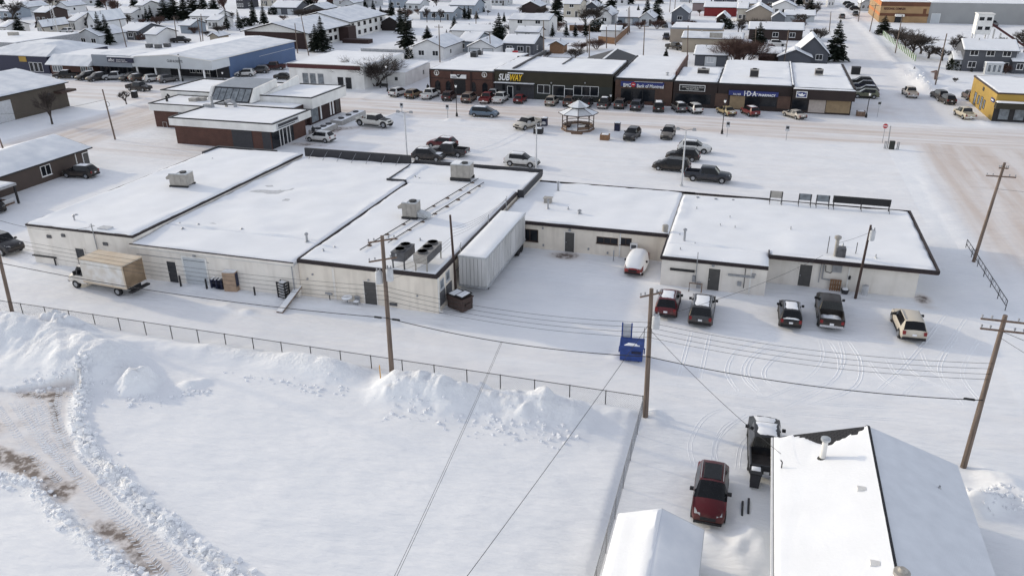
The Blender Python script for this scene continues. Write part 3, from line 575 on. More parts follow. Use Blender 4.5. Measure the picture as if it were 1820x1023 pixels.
vent_pipe(D, g(992, 340, 2.85), 1.0, .11); vent_pipe(D, g(974, 371, 2.85), .9, .09); vent_pipe(D, g(1010, 372, 2.85), .3, .06, False)
for px, py, h in ((1030, 380, .3),): vent_pipe(D, g(px, py, 2.85), h, .12)
p = g(974, 360, 2.9); MB().box(p.x - .4, p.x + .4, p.y - .3, p.y + .3, 2.8, 3.4).box(p.x - .48, p.x + .48, p.y - .38, p.y + .38, 3.402, 3.5).build('roof_fan', 'unit', D)
# --- right pair
E_ = thing('commercial_building', 'low off-white section with one grey door behind the maroon SUV and snowy minivan', 'building', (-1.6, 78, 0))
MB().box(-6.3, 2.95, YE, 87.4, -.4, 2.8).build('wall', 'stucco', E_)
MB().box(-6.38, 3.0, YE - .12, YE - .01, 2.55, 2.88).box(-6.45, -6.3, YE - .1, 73.5, 2.6, 2.88).build('fascia', 'fascia', E_); MB().box(-6.3, 3.0, 87.42, 87.55, 2.6, 3.0).build('front_edge', 'fascia', E_)
snow_cap(E_, -6.3, 3.0, YE, YF + .3, 2.82, .14, rough=.08)
fr = F((0, YE, 0))
door(E_, fr, wp(1266, 520, YE)[0], 1.0, 2.1, .05, 'door_grey'); wall_lamp(E_, fr, wp(1267, 479, YE)[0], 2.4)
x0, z0 = wp(1191, 477, YE); MB().obox(fr, x0, x0 + 2.2, z0 - .1, z0 + .1, -.02, .15).build('timber_rail', 'dark', E_)
x0, z0 = wp(1294, 487, YE); MB().obox(fr, x0, x0 + 2.3, z0 - .09, z0 + .09, -.02, .15).build('timber_rail', 'grey', E_)
for px, py, w_, h in ((1233, 494, .25, .6), (1314, 503, .35, .4), (1340, 487, .3, .15)): x, z = wp(px, py, YE); MB().obox(fr, x - w_ / 2, x + w_ / 2, z - h / 2, z + h / 2, -.02, .2).build('meter_box', 'grey', E_)
x = wp(1236, 500, YE)[0]; MB().tube([(x, YE - .1, .5), (x, YE - .1, 3.6)], .04, 6).build('service_mast', 'steel', E_)
x = wp(1322, 505, YE)[0]; MB().tube([(x, YE - .1, .6), (x, YE - .1, 2.5)], .035, 6).build('conduit', 'dark', E_)
downspout(E_, fr, wp(1332, 510, YE)[0], 2.6)
xa, xb = wp(1224, 520, YE - .8)[0], wp(1246, 522, YE - .8)[0]; MB().tube([(xa, YE - .8, -.2), (xa, YE - .8, .85), (xb, YE - .8, .85), (xb, YE - .8, -.2)], .06, 6).build('meter_guard', 'wood', E_)
MB().box(xb - .5, xb - .1, YE - .6, YE - .2, .3, .8).build('gas_meter', 'grey', E_)
vent_pipe(E_, g(1216, 430, 2.85), 1.2, .11)
for px, py, h in ((1235, 436, .3), (1209, 445, .3), (1280, 403, .35), (1297, 388, .3), (1238, 372, .3), (1306, 407, .35), (1208, 420, .3)): vent_pipe(E_, g(px, py, 2.85), h, .05, False)
for px, py in ((1240, 352), (1272, 355), (1303, 357)): vent_pipe(E_, g(px, py, 2.85), .12, .12, False)
p = g(1182, 412, 2.9); MB().lathe(p, [(.28, 0), (.3, .5), (.3, .7), (.2, .75)], 10).build('roof_fan', 'unit', E_, True)
FB = thing('commercial_building', 'low off-white section at the right end of the complex with wide overhanging roof', 'building', (9.5, 78, 0))
MB().box(3.03, 15.7, YF, 85.9, -.4, 2.75).build('wall', 'stucco', FB)
MB().box(2.97, 17.0, YF - .9, 86.9, 2.7, 2.8).build('soffit', 'brown', FB)
MB().box(2.95, 17.05, YF - .95, YF - .81, 2.802, 3.1).build('fascia', 'fascia', FB); MB().box(2.95, 3.05, YF - .8, YF + .4, 2.802, 3.1).build('fascia', 'fascia', FB); MB().box(16.91, 17.05, YF - .8, 86.8, 2.802, 3.1).build('fascia', 'fascia', FB); MB().box(2.95, 17.05, 86.81, 86.95, 2.802, 3.08).build('fascia', 'fascia', FB)
snow_cap(FB, -6.3, 16.95, YF - .2, 86.85, 2.82, .16, rough=.07); snow_cap(FB, 3.06, 16.95, YF - .85, YF + .6, 2.82, .15, rough=.05)
fr = F((0, YF, 0))
door(FB, fr, wp(1427, 512, YF)[0], 1.05, 2.1, .05, 'door_grey')
x, z = wp(1433, 464, YF); MB().obox(fr, x - .55, x + .55, z - .12, z + .12, -.02, .25).build('door_lamp', 'offwhite', FB)
x, z = wp(1488, 474, YF); MB().obox(fr, x - .4, x + .4, z - .45, z + .45, -.02, .25).build('electrical_box', 'grey', FB)
x = wp(1463, 480, YF)[0]; MB().tube([(x, YF - .15, 2.5), (x, YF - .15, 1.0), (x + .9, YF - .15, .95)], .07, 6).build('conduit', 'grey', FB)
x2 = wp(1456, 490, YF)[0]; MB().tube([(x2, YF - .12, .6), (x2, YF - .12, 2.6)], .04, 6).build('conduit', 'steel', FB)
MB().tube([(x + .15, YF - .15, 2.3), (x + .2, YF - .2, 1.75), (x + .6, YF - .2, 1.65), (x + 1.0, YF - .2, 2.0)], .04, 6).build('cable_loop', 'black', FB)
downspout(FB, fr, wp(1505, 505, YF)[0], 2.7); x = wp(1510, 490, YF)[0]; MB().obox(fr, x - .1, x + .1, 1.2, 1.5, -.02, .2).build('meter_box', 'dark', FB)
for q in ((1470, 449), (1521, 449)): pp = g(*q, 3.0); MB().tube([(pp.x, pp.y, 2.9), (pp.x, pp.y, 4.6 if q[0] < 1500 else 4.0)], .035, 6).build('service_mast', 'dark', FB)
for px, py, h in ((1405, 409, .4), (1556, 459, .4), (1498, 437, .3), (1387, 363, .5), (1557, 460, .2)): vent_pipe(FB, g(px, py, 2.95), h, .05, False)
p = g(1484, 455, 2.95); MB().lathe(p, [(.16, 0), (.16, 1.6), (.3, 1.7), (.3, 1.9), (.1, 2.0)], 10).build('flue', 'unit', FB, True)
p = g(1493, 455, 2.95); MB().box(p.x - .4, p.x + .4, p.y - .4, p.y + .4, 2.9, 3.8).build('roof_fan', 'unit_dark', FB)
# sign boards standing on the roof edge of the right end, seen from behind
for i, (xa, xb, py, hh, m_, nl, lab) in enumerate(((1367, 1389, 362, .75, 'unit', 2, 'single brown sign board standing on roof edge, leftmost of the row'), (1418, 1440, 365, .7, 'glass_pale', 2, 'left one of two pale sign boards on roof edge'),
                                      (1449, 1472, 367, .7, 'glass_pale', 2, 'right one of two pale sign boards on roof edge'), (1479, 1582, 373, .75, 'black', 3, 'long black sign board standing on posts at the roof edge'))):
    p, q = g(xa, py, 2.9), g(xb, py + (8 if i == 3 else 1), 2.9); Y = 86.3; T = thing('sign_board', lab, 'sign', ((p.x + q.x) / 2, Y, 3.0), group='sign boards on the roof edge')
    MB().box(p.x, q.x, Y - .04, Y + .06, 3.5, 3.5 + hh).build('panel', m_, T)
    for k in range(nl): x = p.x + (q.x - p.x) * (k / (nl - 1) * .96 + .02); MB().box(x - .05, x + .05, Y - .1, Y - .04, 3.0, 3.5 + hh).tube([(x, Y - .1, 3.4), (x, Y - .9, 3.02)], .03, 5).build('post', 'dark', T)
# ------------------------------------------------------------------ rooftop machines (each stands on the roof)
def rooftop_unit(px, py, z, w_, d, h, lab, rz=0, hood=1, m='unit', legs=.25):
    p = g(px, py, z); T = thing('rooftop_unit', lab, 'heating unit', p, rz, 'rooftop heating units'); inv = TM.pop(T)
    MB().box(-w_ / 2, w_ / 2, -d / 2, d / 2, legs, h).build('housing', m, T)
    MB().box(-w_ / 2 - .08, w_ / 2 + .08, -d / 2 - .1, -d / 2 + .1, 0, legs - .01).box(-w_ / 2 - .08, w_ / 2 + .08, d / 2 - .1, d / 2 + .1, 0, legs - .01).build('curb', 'dark', T)
    for k in range(3): MB().box(-w_ / 2 + w_ * k / 3 + .04, -w_ / 2 + w_ * (k + 1) / 3 - .04, -d / 2 - .025, -d / 2 + .01, legs + .1, h - .12).build('access_panel', m, T)
    if hood: MB().ext([(-w_ / 2, -d * .35, h - .1), (-w_ / 2 - .55, -d * .35, h - .5), (-w_ / 2 - .5, -d * .35, h - .75), (-w_ / 2, -d * .35, h - .7)], (0, d * .7, 0)).build('intake_hood', 'unit', T)
    MB().lathe((w_ * .15, 0, h), [(.36, 0), (.38, .12), (.3, .13), (.3, .03)], 14).build('fan', 'black', T, True)
    MB().box(-w_ / 2 - .02, w_ / 2 + .02, -d / 2 - .02, d / 2 + .02, h - .06, h + .01).build('lid', 'galv', T)
    snow = MB().box(-w_ / 2 + .05, w_ * .15 - .45, -d / 2 + .05, d / 2 - .05, h + .012, h + .06).build('snow', 'snow', T)
    TM[T] = inv; return T
rooftop_unit(325, 330, 4.1, 2.1, 1.5, 1.55, 'tan heating unit with slanted hood alone on the leftmost roof', .12)
rooftop_unit(822, 318, 3.7, 2.3, 1.6, 1.9, 'big tan heating unit near the far front edge of the roof', .05, 0, legs=.35)
T = rooftop_unit(732, 386, 3.65, 1.5, 1.3, 1.7, 'tan heating unit with duct, halfway along the roof with two pipes', .05)
inv = TM.pop(T); MB().ext([(.75, -.5, .2), (2.0, -.5, .2), (1.7, -.5, .55), (.75, -.5, .75)], (0, 1.0, 0)).build('duct', 'galv', T); TM[T] = inv
def condenser(px, py, nf, lab, m, L_):
    p = g(px, py, 3.62); T = thing('condenser', lab, 'condenser unit', p, R(90), 'condensers on the roof corner'); inv = TM.pop(T)
    MB().box(-L_ / 2, L_ / 2, -.6, .6, .75, 1.5).build('housing', m, T); MB().box(-L_ / 2 - .03, L_ / 2 + .03, -.63, .63, 1.502, 1.56).build('top_plate', m, T)
    for k in range(nf):
        x = -L_ / 2 + L_ * (k + .5) / nf; s = MB().lathe((x, 0, 1.56), [(.46, 0), (.47, .16), (.42, .16), (.42, .02)], 16).build('fan_shroud', 'unit_dark', T, True)
        f = MB(); f.lathe((x, 0, 1.57), [(.1, 0), (.1, .08), (.02, .1)], 8)
        for j in range(4): a = j * math.pi / 2; f.hexa([Vector((x, 0, 1.6)) + Vector((math.cos(a + b) * r_, math.sin(a + b) * r_, z)) for z in (0, .02) for r_, b in ((.08, -.3), (.4, -.2), (.4, .2), (.08, .3))])
        f.build('fan_blade', 'black', s)
    for sx in (-1, 1):
        for sy in (-1, 1): MB().box(sx * (L_ / 2 - .1) - .05, sx * (L_ / 2 - .1) + .05, sy * .52 - .05, sy * .52 + .05, 0, .75).build('leg', m, T)
    MB().box(-L_ / 2 + .05, L_ / 2 - .05, -.615, -.6, .8, 1.45).build('coil', 'unit_dark', T); TM[T] = inv
condenser(718, 470, 2, 'dark grey condenser with two fans at the roof corner', 'unit_dark', 2.3)
condenser(762, 470, 3, 'pale condenser with three fans in a row at the roof corner', 'unit', 3.4)
# ------------------------------------------------------------------ the shop row on the far side of the main street
YS = 149.6
frs = F((0, YS, 0))
def rect(T, name, m, px0, py0, px1, py1, c0=-.04, c1=.03, Y=YS, label=None):   # a panel on the shop fronts from two photo corners
    x0, z1 = wp(px0, py0, Y); x1, z0 = wp(px1, py1, Y); return MB().obox(F((0, Y, 0)), x0, x1, max(z0, .02), z1, c0, c1).build(name, m, T, label=label)
def shop(label, x0, x1, y1, h, wall, fm='dark', fh=.25):
    return flat('shop', label, 'shop', x0, x1, YS, y1, h, wall, fh, fm, over=.05)
# 1 brown brick shop with arches
s1 = shop('brown brick shop with arched windows and round white emblems, left end of the row', -62.2, -48.75, 175, 4.9, 'brick_brown', fh=.2)
s1w = MB().obox(frs, -62.3, -48.7, 3.2, 3.32, 0, .06).build('brick_course', 'brick_dark', s1)
for xa, xb in ((-57.6, -57.35), (-53.6, -53.35), (-62.25, -62.0), (-49.0, -48.78)): MB().obox(frs, xa, xb, 0, 4.65, 0, .12).build('pilaster', 'brick_dark', s1)
for px, py in ((778, 148), (797, 149), (841, 150), (862, 152)):
    x, z = wp(px, py, YS); lp = [frs(x + .5 * a, b, 0) for a, b in ((-1, .9), (1, .9), (1, 2.1), (.8, 2.45), (.4, 2.66), (0, 2.72), (-.4, 2.66), (-.8, 2.45), (-1, 2.1))]; wn_ = MB().ext(lp, (0, -.03, 0)).build('arched_window', 'glass', s1)
    MB().tube([frs(x - .56, .85, .03), frs(x - .56, 2.1, .03), frs(x - .42, 2.52, .03), frs(x, 2.8, .03), frs(x + .42, 2.52, .03), frs(x + .56, 2.1, .03), frs(x + .56, .85, .03)], .06, 5).build('frame', 'brick_dark', wn_)
rect(s1, 'entrance', 'black', 806, 141, 828, 168, -.04, .02)
sg = rect(s1, 'sign', 'white', 801, 132, 829, 140, 0, .22); x, z = wp(803, 139, YS)
text('vision', F((x, YS - .22, z + .12)), .55, 'navy_sign', sg, fit=1.1)
xb, zb = wp(815, 138.5, YS); MB().ext([F((0, YS - .222, 0))(xb + a, zb + b, .0) for a, b in ((-.55, .75), (-.1, .15), (.25, .1), (.75, .85), (.3, .65), (.0, .5), (-.2, .6))], (0, -.02, 0)).build('bird_mark', 'dark', sg)
for px, py in ((776, 129.5), (861, 133)):
    x, z = wp(px, py, YS); e = MB(); e.tube([frs(x + .48 * math.cos(t * math.pi / 8), z + .48 * math.sin(t * math.pi / 8), .05) for t in range(17)], .07, 5); em = e.build('emblem', 'offwhite', s1)
    MB().obox(frs, x - .09, x + .09, z - .36, z + .18, .01, .06).obox(frs, x - .2, x + .2, z - .4, z - .28, .012, .058).obox(frs, x - .22, x - .09, z + .05, z + .17, .012, .058).build('numeral', 'offwhite', em)
# 2 olive shop
s2 = shop('long olive green shop with yellow and white lettering and wide front windows', -48.65, -25.45, 167, 5.3, 'olive')
MB().obox(frs, -48.6, -40.6, 0, 2.75, -.03, .05).build('lower_cladding', 'charcoal', s2); MB().obox(frs, -40.5, -25.5, 0, 2.9, -.03, .02).build('lower_cladding', 'olive_green', s2)
MB().obox(frs, -48.6, -40.5, 2.8, 2.98, 0, .9).build('canopy', 'charcoal', s2); MB().obox(frs, -48.55, -40.55, 2.982, 3.06, .02, .88).build('canopy_snow', 'snow', s2)
x, z = wp(886, 142, YS); text('SUB', F((x, YS - .08, z)), 1.7, 'white', s2, shear=.25, bold=.03, depth=.06, fit=2.25); x, z = wp(905.5, 143, YS); text('WAY', F((x, YS - .08, z)), 1.7, 'yellow', s2, shear=.25, bold=.03, depth=.06, fit=2.5)
x, z = wp(903, 133.5, YS); MB().obox(frs, x, x + 3.1, z + .35, z + .5, .02, .2).build('lettering_snow', 'snow', s2)
for a, b, c, d in ((893, 149, 898, 160), (918, 150, 925, 161)): rect(s2, 'window', 'glass', a, b, c, d, -.04, .06)
x = wp(907, 168, YS)[0]; door(s2, F((0, YS - .05, 0)), x, 1.0, 2.2, .05, 'glass', 'white')
for a, b, c, d, n in ((956, 151, 977, 166, 1), (983, 152, 1003, 171, 0), (1020, 153, 1063, 171, 2)):
    x0, z1 = wp(a, b, YS); x1, z0 = wp(c, d, YS); window(s2, F((0, YS - .02, 0)), (x0 + x1) / 2, z0, x1 - x0, z1 - z0, 'glass', 'white', n, False)
x = wp(1011, 175, YS)[0]; door(s2, F((0, YS - .02, 0)), x, 1.7, 2.2, .05, 'glass', 'white', label='glazed double door')
for px in (980, 1040): x, z = wp(px, 148, YS); wall_lamp(s2, frs, x, z)
snow_cap(s2, -35, -25.6, 158, 166.8, 5.3, .06); MB().box(-49, -25.4, 166.6, 167.1, 4.9, 5.5).build('rear_parapet', 'charcoal', s2)
MB().box(-45.1, -44.7, 150, 175, 5.1, 5.75).build('party_wall', 'charcoal', s2); MB().box(-37.2, -36.9, 158, 167, 5.2, 5.6).build('party_wall', 'charcoal', s2)
# 3 bank with blue sign
s3 = shop('brown brick bank with long bright blue sign over dark glass', -24.9, -14.35, 178, 4.75, 'brick_tan', fh=.3)
rect(s3, 'shop_window', 'glass', 1104, 157, 1163, 181, -.04, .03); MB().obox(frs, -23.4, -15.0, .02, .45, 0, .1).build('plinth', 'brick_brown', s3)
for px in (1122, 1142): x = wp(px, 170, YS)[0]; MB().obox(frs, x - .04, x + .04, .4, 2.7, .03, .09).build('mullion', 'dark', s3)
sg = rect(s3, 'sign', 'blue_sign', 1104, 144, 1180, 156, 0, .3); MB().obox(F((0, YS, 0)), wp(1128, 146, YS)[0], wp(1178, 146, YS)[0], wp(1130, 146, YS)[1] + .0, wp(1130, 146, YS)[1] + .12, .02, .3).build('snow', 'snow', sg)
fs = F((0, YS - .3, 0)); x, z = wp(1108, 154, YS); text('BMO', F((x, YS - .3, z)), .95, 'white', sg, bold=.015, fit=1.5)
x, z = wp(1126, 149.0, YS); MB().lathe(Vector((0, 0, 0)), [(.42, 0), (.42, .03)], 16); r_ = MB().ext([fs(x + .45 * math.cos(t * math.pi / 8), z - .1 + .45 * math.sin(t * math.pi / 8), .0) for t in range(16)], (0, -.03, 0)).build('roundel', 'red', sg); MB().obox(fs, x - .25, x + .25, z - .16, z - .04, .03, .05).build('roundel_bar', 'white', sg)
x, z = wp(1132, 155, YS); text('Bank of Montreal', F((x, YS - .3, z)), .88, 'white', sg, bold=.012, fit=4.9)
MB().box(-25.2, -24.95, 150, 178, 4.0, 4.95).build('party_wall', 'charcoal', s3); MB().box(-14.5, -14.2, 155, 178.2, 4.2, 5.35).build('party_wall', 'brick_brown', s3)
vent_pipe(s3, g(1186, 135, 4.8), .5, .2)
# 4 food shop
s4 = shop('dark brown shop with white-framed black sign between bank and pharmacy', -14.15, -6.3, 166, 4.6, 'brown_clad', fh=.2)
rect(s4, 'shop_window', 'glass', 1200, 166, 1262, 186, -.04, .03)
sg = rect(s4, 'sign', 'white', 1208, 150, 1253, 163, 0, .12); x0, z1 = wp(1209, 151, YS); x1, z0 = wp(1252, 162.2, YS); MB().obox(frs, x0, x1, z0, z1, .12, .14).build('sign_face', 'black', sg)
x, z = wp(1212, 155.5, YS); text("SANDY'S DONAIR & PIZZA", F((x, YS - .14, z + .02)), .36, 'offwhite', sg, fit=3.9); x, z = wp(1219, 159.5, YS); text('780 837 8241', F((x, YS - .14, z + .05)), .36, 'offwhite', sg, fit=2.3)
# 5 pharmacy
xs_ = wp(1403, 200, YS)[0]
s5 = shop('dark brown pharmacy with blue sign and tan wall panels', -6.2, xs_, 178, 4.55, 'brown_clad', fh=.2)
for a, b, c, d, m_, n in ((1298, 170, 1322, 194, 'tan_panel', 'wall_panel'), (1325, 170, 1350, 192, 'glass', 'entrance'), (1353, 172, 1379, 190, 'glass', 'shop_window'), (1383, 171, 1403, 194, 'brick_tan', 'wall_panel'), (1272, 166, 1292, 190, 'brick_tan', 'wall_panel')): rect(s5, n, m_, a, b, c, d, -.04, .03)
sg = rect(s5, 'sign', 'blue_sign', 1296, 160, 1383, 172, 0, .5)
x, z = wp(1303, 168, YS); text('FALHER', F((x, YS - .5, z)), .5, 'white', sg, fit=1.35); x, z = wp(1322, 169.3, YS); text('I·D·A·', F((x, YS - .5, z)), 1.2, 'white', sg, bold=.03, fit=2.3); x, z = wp(1348, 170, YS); text('PHARMACY', F((x, YS - .5, z)), .55, 'white', sg, bold=.02, fit=2.9)
# 6 end shop
s6 = shop('dark brown corner shop with square blue sign and blank tan front panels', xs_ + .1, 16.6, 178, 4.4, 'brown_clad', fh=.2)
MB().obox(frs, xs_ + .1, 16.9, 2.55, 4.3, .0, 1.0).build('mansard_fascia', 'brown_clad', s6); snow_cap(s6, xs_ + .15, 16.85, YS - .95, YS, 4.3, .1)
for a, b, c, d, m_, n in ((1409, 174, 1434, 196, 'glass', 'shop_window'), (1439, 175, 1465, 201, 'pale_panel', 'wall_panel'), (1470, 176, 1509, 202, 'tan_panel', 'wall_panel')): rect(s6, n, m_, a, b, c, d, -.04, .04)
Y_ = YS - 1.0; x0, z1 = wp(1416, 162, Y_); x1, z0 = wp(1434, 174, Y_); f6 = F((0, Y_, 0)); sg = MB().obox(f6, x0, x1, z0, z1, 0, .15).build('sign', 'white', s6); MB().obox(f6, x0 + .12, x1 - .12, z0 + .12, z1 - .12, .15, .17).build('sign_face', 'blue_sign', sg)
xc, zc = (x0 + x1) / 2, (z0 + z1) / 2; MB().ext([f6(xc + a, zc + b, .17) for a, b in ((-.6, -.1), (-.2, -.3), (.3, -.28), (.7, .15), (.2, .0), (.1, .3), (-.2, .1), (-.55, .15))], (0, -.02, 0)).build('swirl_mark', 'white', sg)
MB().tube([f6(xc - .8, zc + .1, .18), f6(xc - .4, zc + .45, .18), f6(xc + .2, zc + .5, .18), f6(xc + .7, zc + .35, .18)], .03, 4).build('arc_mark', 'white', sg)
xd = xs_ + .02; MB().box(xd - .15, xd + .2, YS + .3, 178, 4.4, 4.75).build('party_wall', 'charcoal', s6); snow_cap(s6, xd - .12, xd + .17, YS + .35, 177.9, 4.75, .06)
MB().box(16.5, 16.9, YS + .2, 178, 4.0, 4.6).build('side_parapet', 'brown_clad', s6)
for s_, px, py, w_, h in ((0, 895 - 52, 104, 1.4, 1.5), (1, 865 - 13, 100, 1.3, 1.2), (2, 1340, 137, 1.6, 1.6), (3, 1455, 132, 1.5, 1.1), (4, 1250, 131, 2.2, 1.1)):
    p = g(px, py, 4.7); T = thing('rooftop_unit', ['grey cube unit on roof of arched brick shop, front one', 'grey cube unit on roof of arched brick shop, rear one', 'grey fan unit casting a shadow on the pharmacy roof', 'grey box unit on roof of the corner shop', 'long grey unit on roof of the shop beside the bank'][s_], 'heating unit', (p.x, p.y, 4.55)); inv = TM.pop(T)
    MB().box(-w_ / 2, w_ / 2, -.6, .6, .1, h).build('housing', 'unit_dark' if s_ < 2 else 'unit', T); MB().box(-w_ / 2 + .1, w_ / 2 - .1, -.62, -.6, .3, h - .2).build('grille', 'dark', T); MB().lathe((0, 0, h), [(.4, 0), (.42, .12), (.36, .12), (.36, .02)], 12).build('fan', 'black', T, True); TM[T] = inv
# dark-roofed building behind the bank
T = thing('building', 'low building with dark bare gabled roof behind the olive shop', 'building', (-32, 172, 0)); MB().box(-36.5, -25.5, 167.4, 186, -.3, 3.2).build('wall', 'dark', T)
MB().ext([(-37, 167.3, 3.1), (-31, 167.3, 4.9), (-31, 167.3, 5.05), (-37.2, 167.3, 3.2)], (0, 18.9, 0)).ext([(-25.2, 167.3, 3.1), (-25.0, 167.3, 3.2), (-31, 167.3, 5.06), (-31, 167.3, 4.9)], (0, 18.9, 0)).build('roof', 'charcoal', T)
MB().ext([(-31.2, 167.2, 5.05), (-30.8, 167.2, 5.05), (-30.8, 167.2, 5.2), (-31.2, 167.2, 5.2)], (0, 19, 0)).build('ridge_snow', 'snow', T)
# ------------------------------------------------------------------ brick civic building with white fascia bands
T = thing('civic_building', 'dark brick building with broad white roof band and three flat roofed blocks', 'building', (-84, 112, 0)); civ = T
MB().box(-85.2, -68.6, 101.6, 112, -.4, 3.0).build('wall', 'brick_brown', T); MB().box(-96.4, -85.3, 110.6, 117.5, -.4, 2.9).build('wall', 'brick_brown', T); MB().box(-99.8, -71.4, 118.3, 129.2, -.4, 3.1).build('wall', 'brick_dark', T); MB().box(-85, -72, 112.1, 118.2, -.4, 3.6).build('wall', 'brick_dark', T)
ring(MB(), -85.7, -67.4, 101.1, 112.1, 2.95, 4.05, .5).build('fascia', 'white_wall', T); ring(MB(), -96.8, -85.75, 110.1, 117.6, 2.85, 3.95, .4).build('fascia', 'white_wall', T); ring(MB(), -100.3, -70.3, 117.65, 129.6, 2.95, 4.65, .5).build('fascia', 'white_wall', T)
ring(MB(), -85.72, -67.38, 101.08, 112.12, 4.052, 4.2, .3).build('coping', 'black', T); ring(MB(), -96.82, -85.73, 110.08, 117.62, 3.952, 4.08, .3).build('coping', 'black', T); ring(MB(), -100.32, -70.28, 117.63, 129.62, 4.652, 4.8, .3).build('coping', 'black', T)
snow_cap(T, -85.4, -67.7, 101.4, 111.8, 3.95, .14); snow_cap(T, -96.5, -85.9, 110.4, 117.4, 3.85, .14); snow_cap(T, -100, -79.5, 117.95, 129.3, 4.5, .14); snow_cap(T, -79.4, -70.6, 117.95, 129.3, 4.5, .2); snow_cap(T, -84.9, -72.1, 112.2, 117.6, 3.6, .1)
f1 = F((0, 101.6, 0))
for a, b in ((415, 450), (468, 482)): x0 = wp(a, 255, 101.6)[0]; x1 = wp(b, 255, 101.6)[0]; MB().obox(f1, x0, x1, .02, 2.93, -.03, .06).build('dark_panel', 'charcoal', T)
f2 = F((-68.6, 0, 0), '+x'); MB().obox(f2, 102.2, 108.3, .05, 2.9, -.03, .05).build('glazed_front', 'glass', T)
for yy in (104.3, 105.2, 106.3, 107.2): MB().obox(f2, yy - .05, yy + .05, .05, 2.9, .05, .15).build('mullion', 'white', T)
f3 = F((-67.4, 0, 0), '+x'); sg = MB().obox(f3, 102.0, 108.2, 3.05, 3.95, 0, .1).build('sign', 'lightgrey', T); MB().obox(f3, 102.3, 107.9, 3.45, 3.85, .1, .12).build('sign_face', 'charcoal', sg); MB().obox(f3, 102.3, 107.0, 3.2, 3.32, .1, .115).build('sign_line', 'charcoal', sg)
f4 = F((-71.4, 0, 0), '+x')
for a, b, m_ in ((118.8, 121, 'glass_pale'), (121.8, 122.2, 'white'), (125.2, 125.6, 'white'), (126.2, 126.6, 'white'), (127.2, 128.6, 'glass')): MB().obox(f4, a, b, .3, 2.9, -.03, .06).build('window', m_, T)
f5 = F((0, 110.6, 0)); MB().obox(f5, -91.5, -88.8, 2.0, 2.8, -.03, .04).build('window', 'glass_pale', T)
x = -94.9; MB().tube([(x, 110.45, 0), (x, 110.45, .9), (x + .8, 110.45, .9), (x + .8, 110.45, 0)], .04, 5).build('gas_pipe', 'offwhite', T)
# roof lantern with six panes
sk = MB().ext([(-88.4, 115.4, 3.9), (-88.4, 117.2, 5.9), (-88.4, 123.2, 6.4), (-88.4, 123.2, 3.9)], (7.6, 0, 0)).build('roof_lantern', 'charcoal', T)
MB().ext([(-88.45, 117.1, 5.95), (-88.45, 123.3, 6.45), (-88.45, 123.3, 6.52), (-88.45, 117.1, 6.02)], (7.7, 0, 0)).build('metal_roof', 'blue_grey_steel', sk)
for i in range(6): x0 = -88.2 + i * 1.2; MB().hexa([(x0, 115.33, 4.0), (x0 + 1.05, 115.33, 4.0), (x0 + 1.05, 115.5, 4.0), (x0, 115.5, 4.0), (x0, 117.0, 5.75), (x0 + 1.05, 117.0, 5.75), (x0 + 1.05, 117.15, 5.75), (x0, 117.15, 5.75)]).build('pane', 'glass_pale', sk)
MB().ext([(-80.7, 115.2, 3.9), (-80.7, 116.8, 6.0), (-80.7, 123.4, 6.5), (-80.7, 123.4, 3.9)], (.5, 0, 0)).ext([(-88.95, 115.2, 3.9), (-88.95, 116.8, 6.0), (-88.95, 123.4, 6.5), (-88.95, 123.4, 3.9)], (.5, 0, 0)).build('lantern_cheek', 'white_wall', sk)
MB().ext([(-80.1, 117.5, 4.6), (-79.6, 129, 4.6), (-79.6, 129, 6.3), (-80.1, 119, 4.7)], (.4, 0, 0)).build('parapet', 'white_wall', T)
for px, py, nm, lb in ((297, 180, 'gooseneck_vent', None),): p = g(px, py, 4.0); MB().tube([p, p + Vector((0, 0, .8)), p + Vector((.3, 0, 1.1)), p + Vector((.6, 0, .8))], .2, 8).build(nm, 'black', T, True)
for px, py in ((345, 180), (359, 179)): p = g(px, py, 4.0); MB().box(p.x - .7, p.x + .7, p.y - .5, p.y + .5, 3.9, 4.55).build('roof_vent', 'unit', T)
p = g(373, 190, 4.1); MB().box(p.x - 1, p.x + .6, p.y - .4, p.y + .4, 4.0, 4.5).tube([p + Vector((.5, 0, .3)), p + Vector((.6, 0, 1.7))], .2, 6).build('roof_fan', 'grey', T); p = g(410, 190, 4.1); MB().tube([p + Vector((-.8, 0, 0)), p + Vector((-.8, 0, .8)), p + Vector((.2, 0, 1.0)), p + Vector((.9, 0, .6)), p + Vector((.9, 0, 0))], .3, 8).build('roof_duct', 'grey', T, True)
# planters of the civic forecourt
for i, (a, b) in enumerate((((588, 222), (632, 203)), ((551, 240), (580, 226)))):
    p, q = g(*a), g(*b); T = thing('planter', ['long concrete planter with snow in front of brick building, far one', 'short concrete planter with snow beside the white crossover'][i], 'planter', (p.x, p.y, 0), group='forecourt planters')
    x0, x1, y0, y1 = min(p.x, q.x) , min(p.x, q.x) + 2.2, p.y, q.y
    ring(MB(), x0, x1, y0, y1, -.1, .75, .25).build('wall', 'concrete', T); snow_cap(T, x0 + .1, x1 - .1, y0 + .1, y1 - .1, .66, .16)
    for k in range(3): yy = y0 + (y1 - y0) * (k + .6) / 3.3; MB().lathe((x0 + 1.2, yy, .75), [(.4, 0), (.55, .2), (.5, .26), (.1, .2)], 10).build('bowl', 'charcoal', T, True)
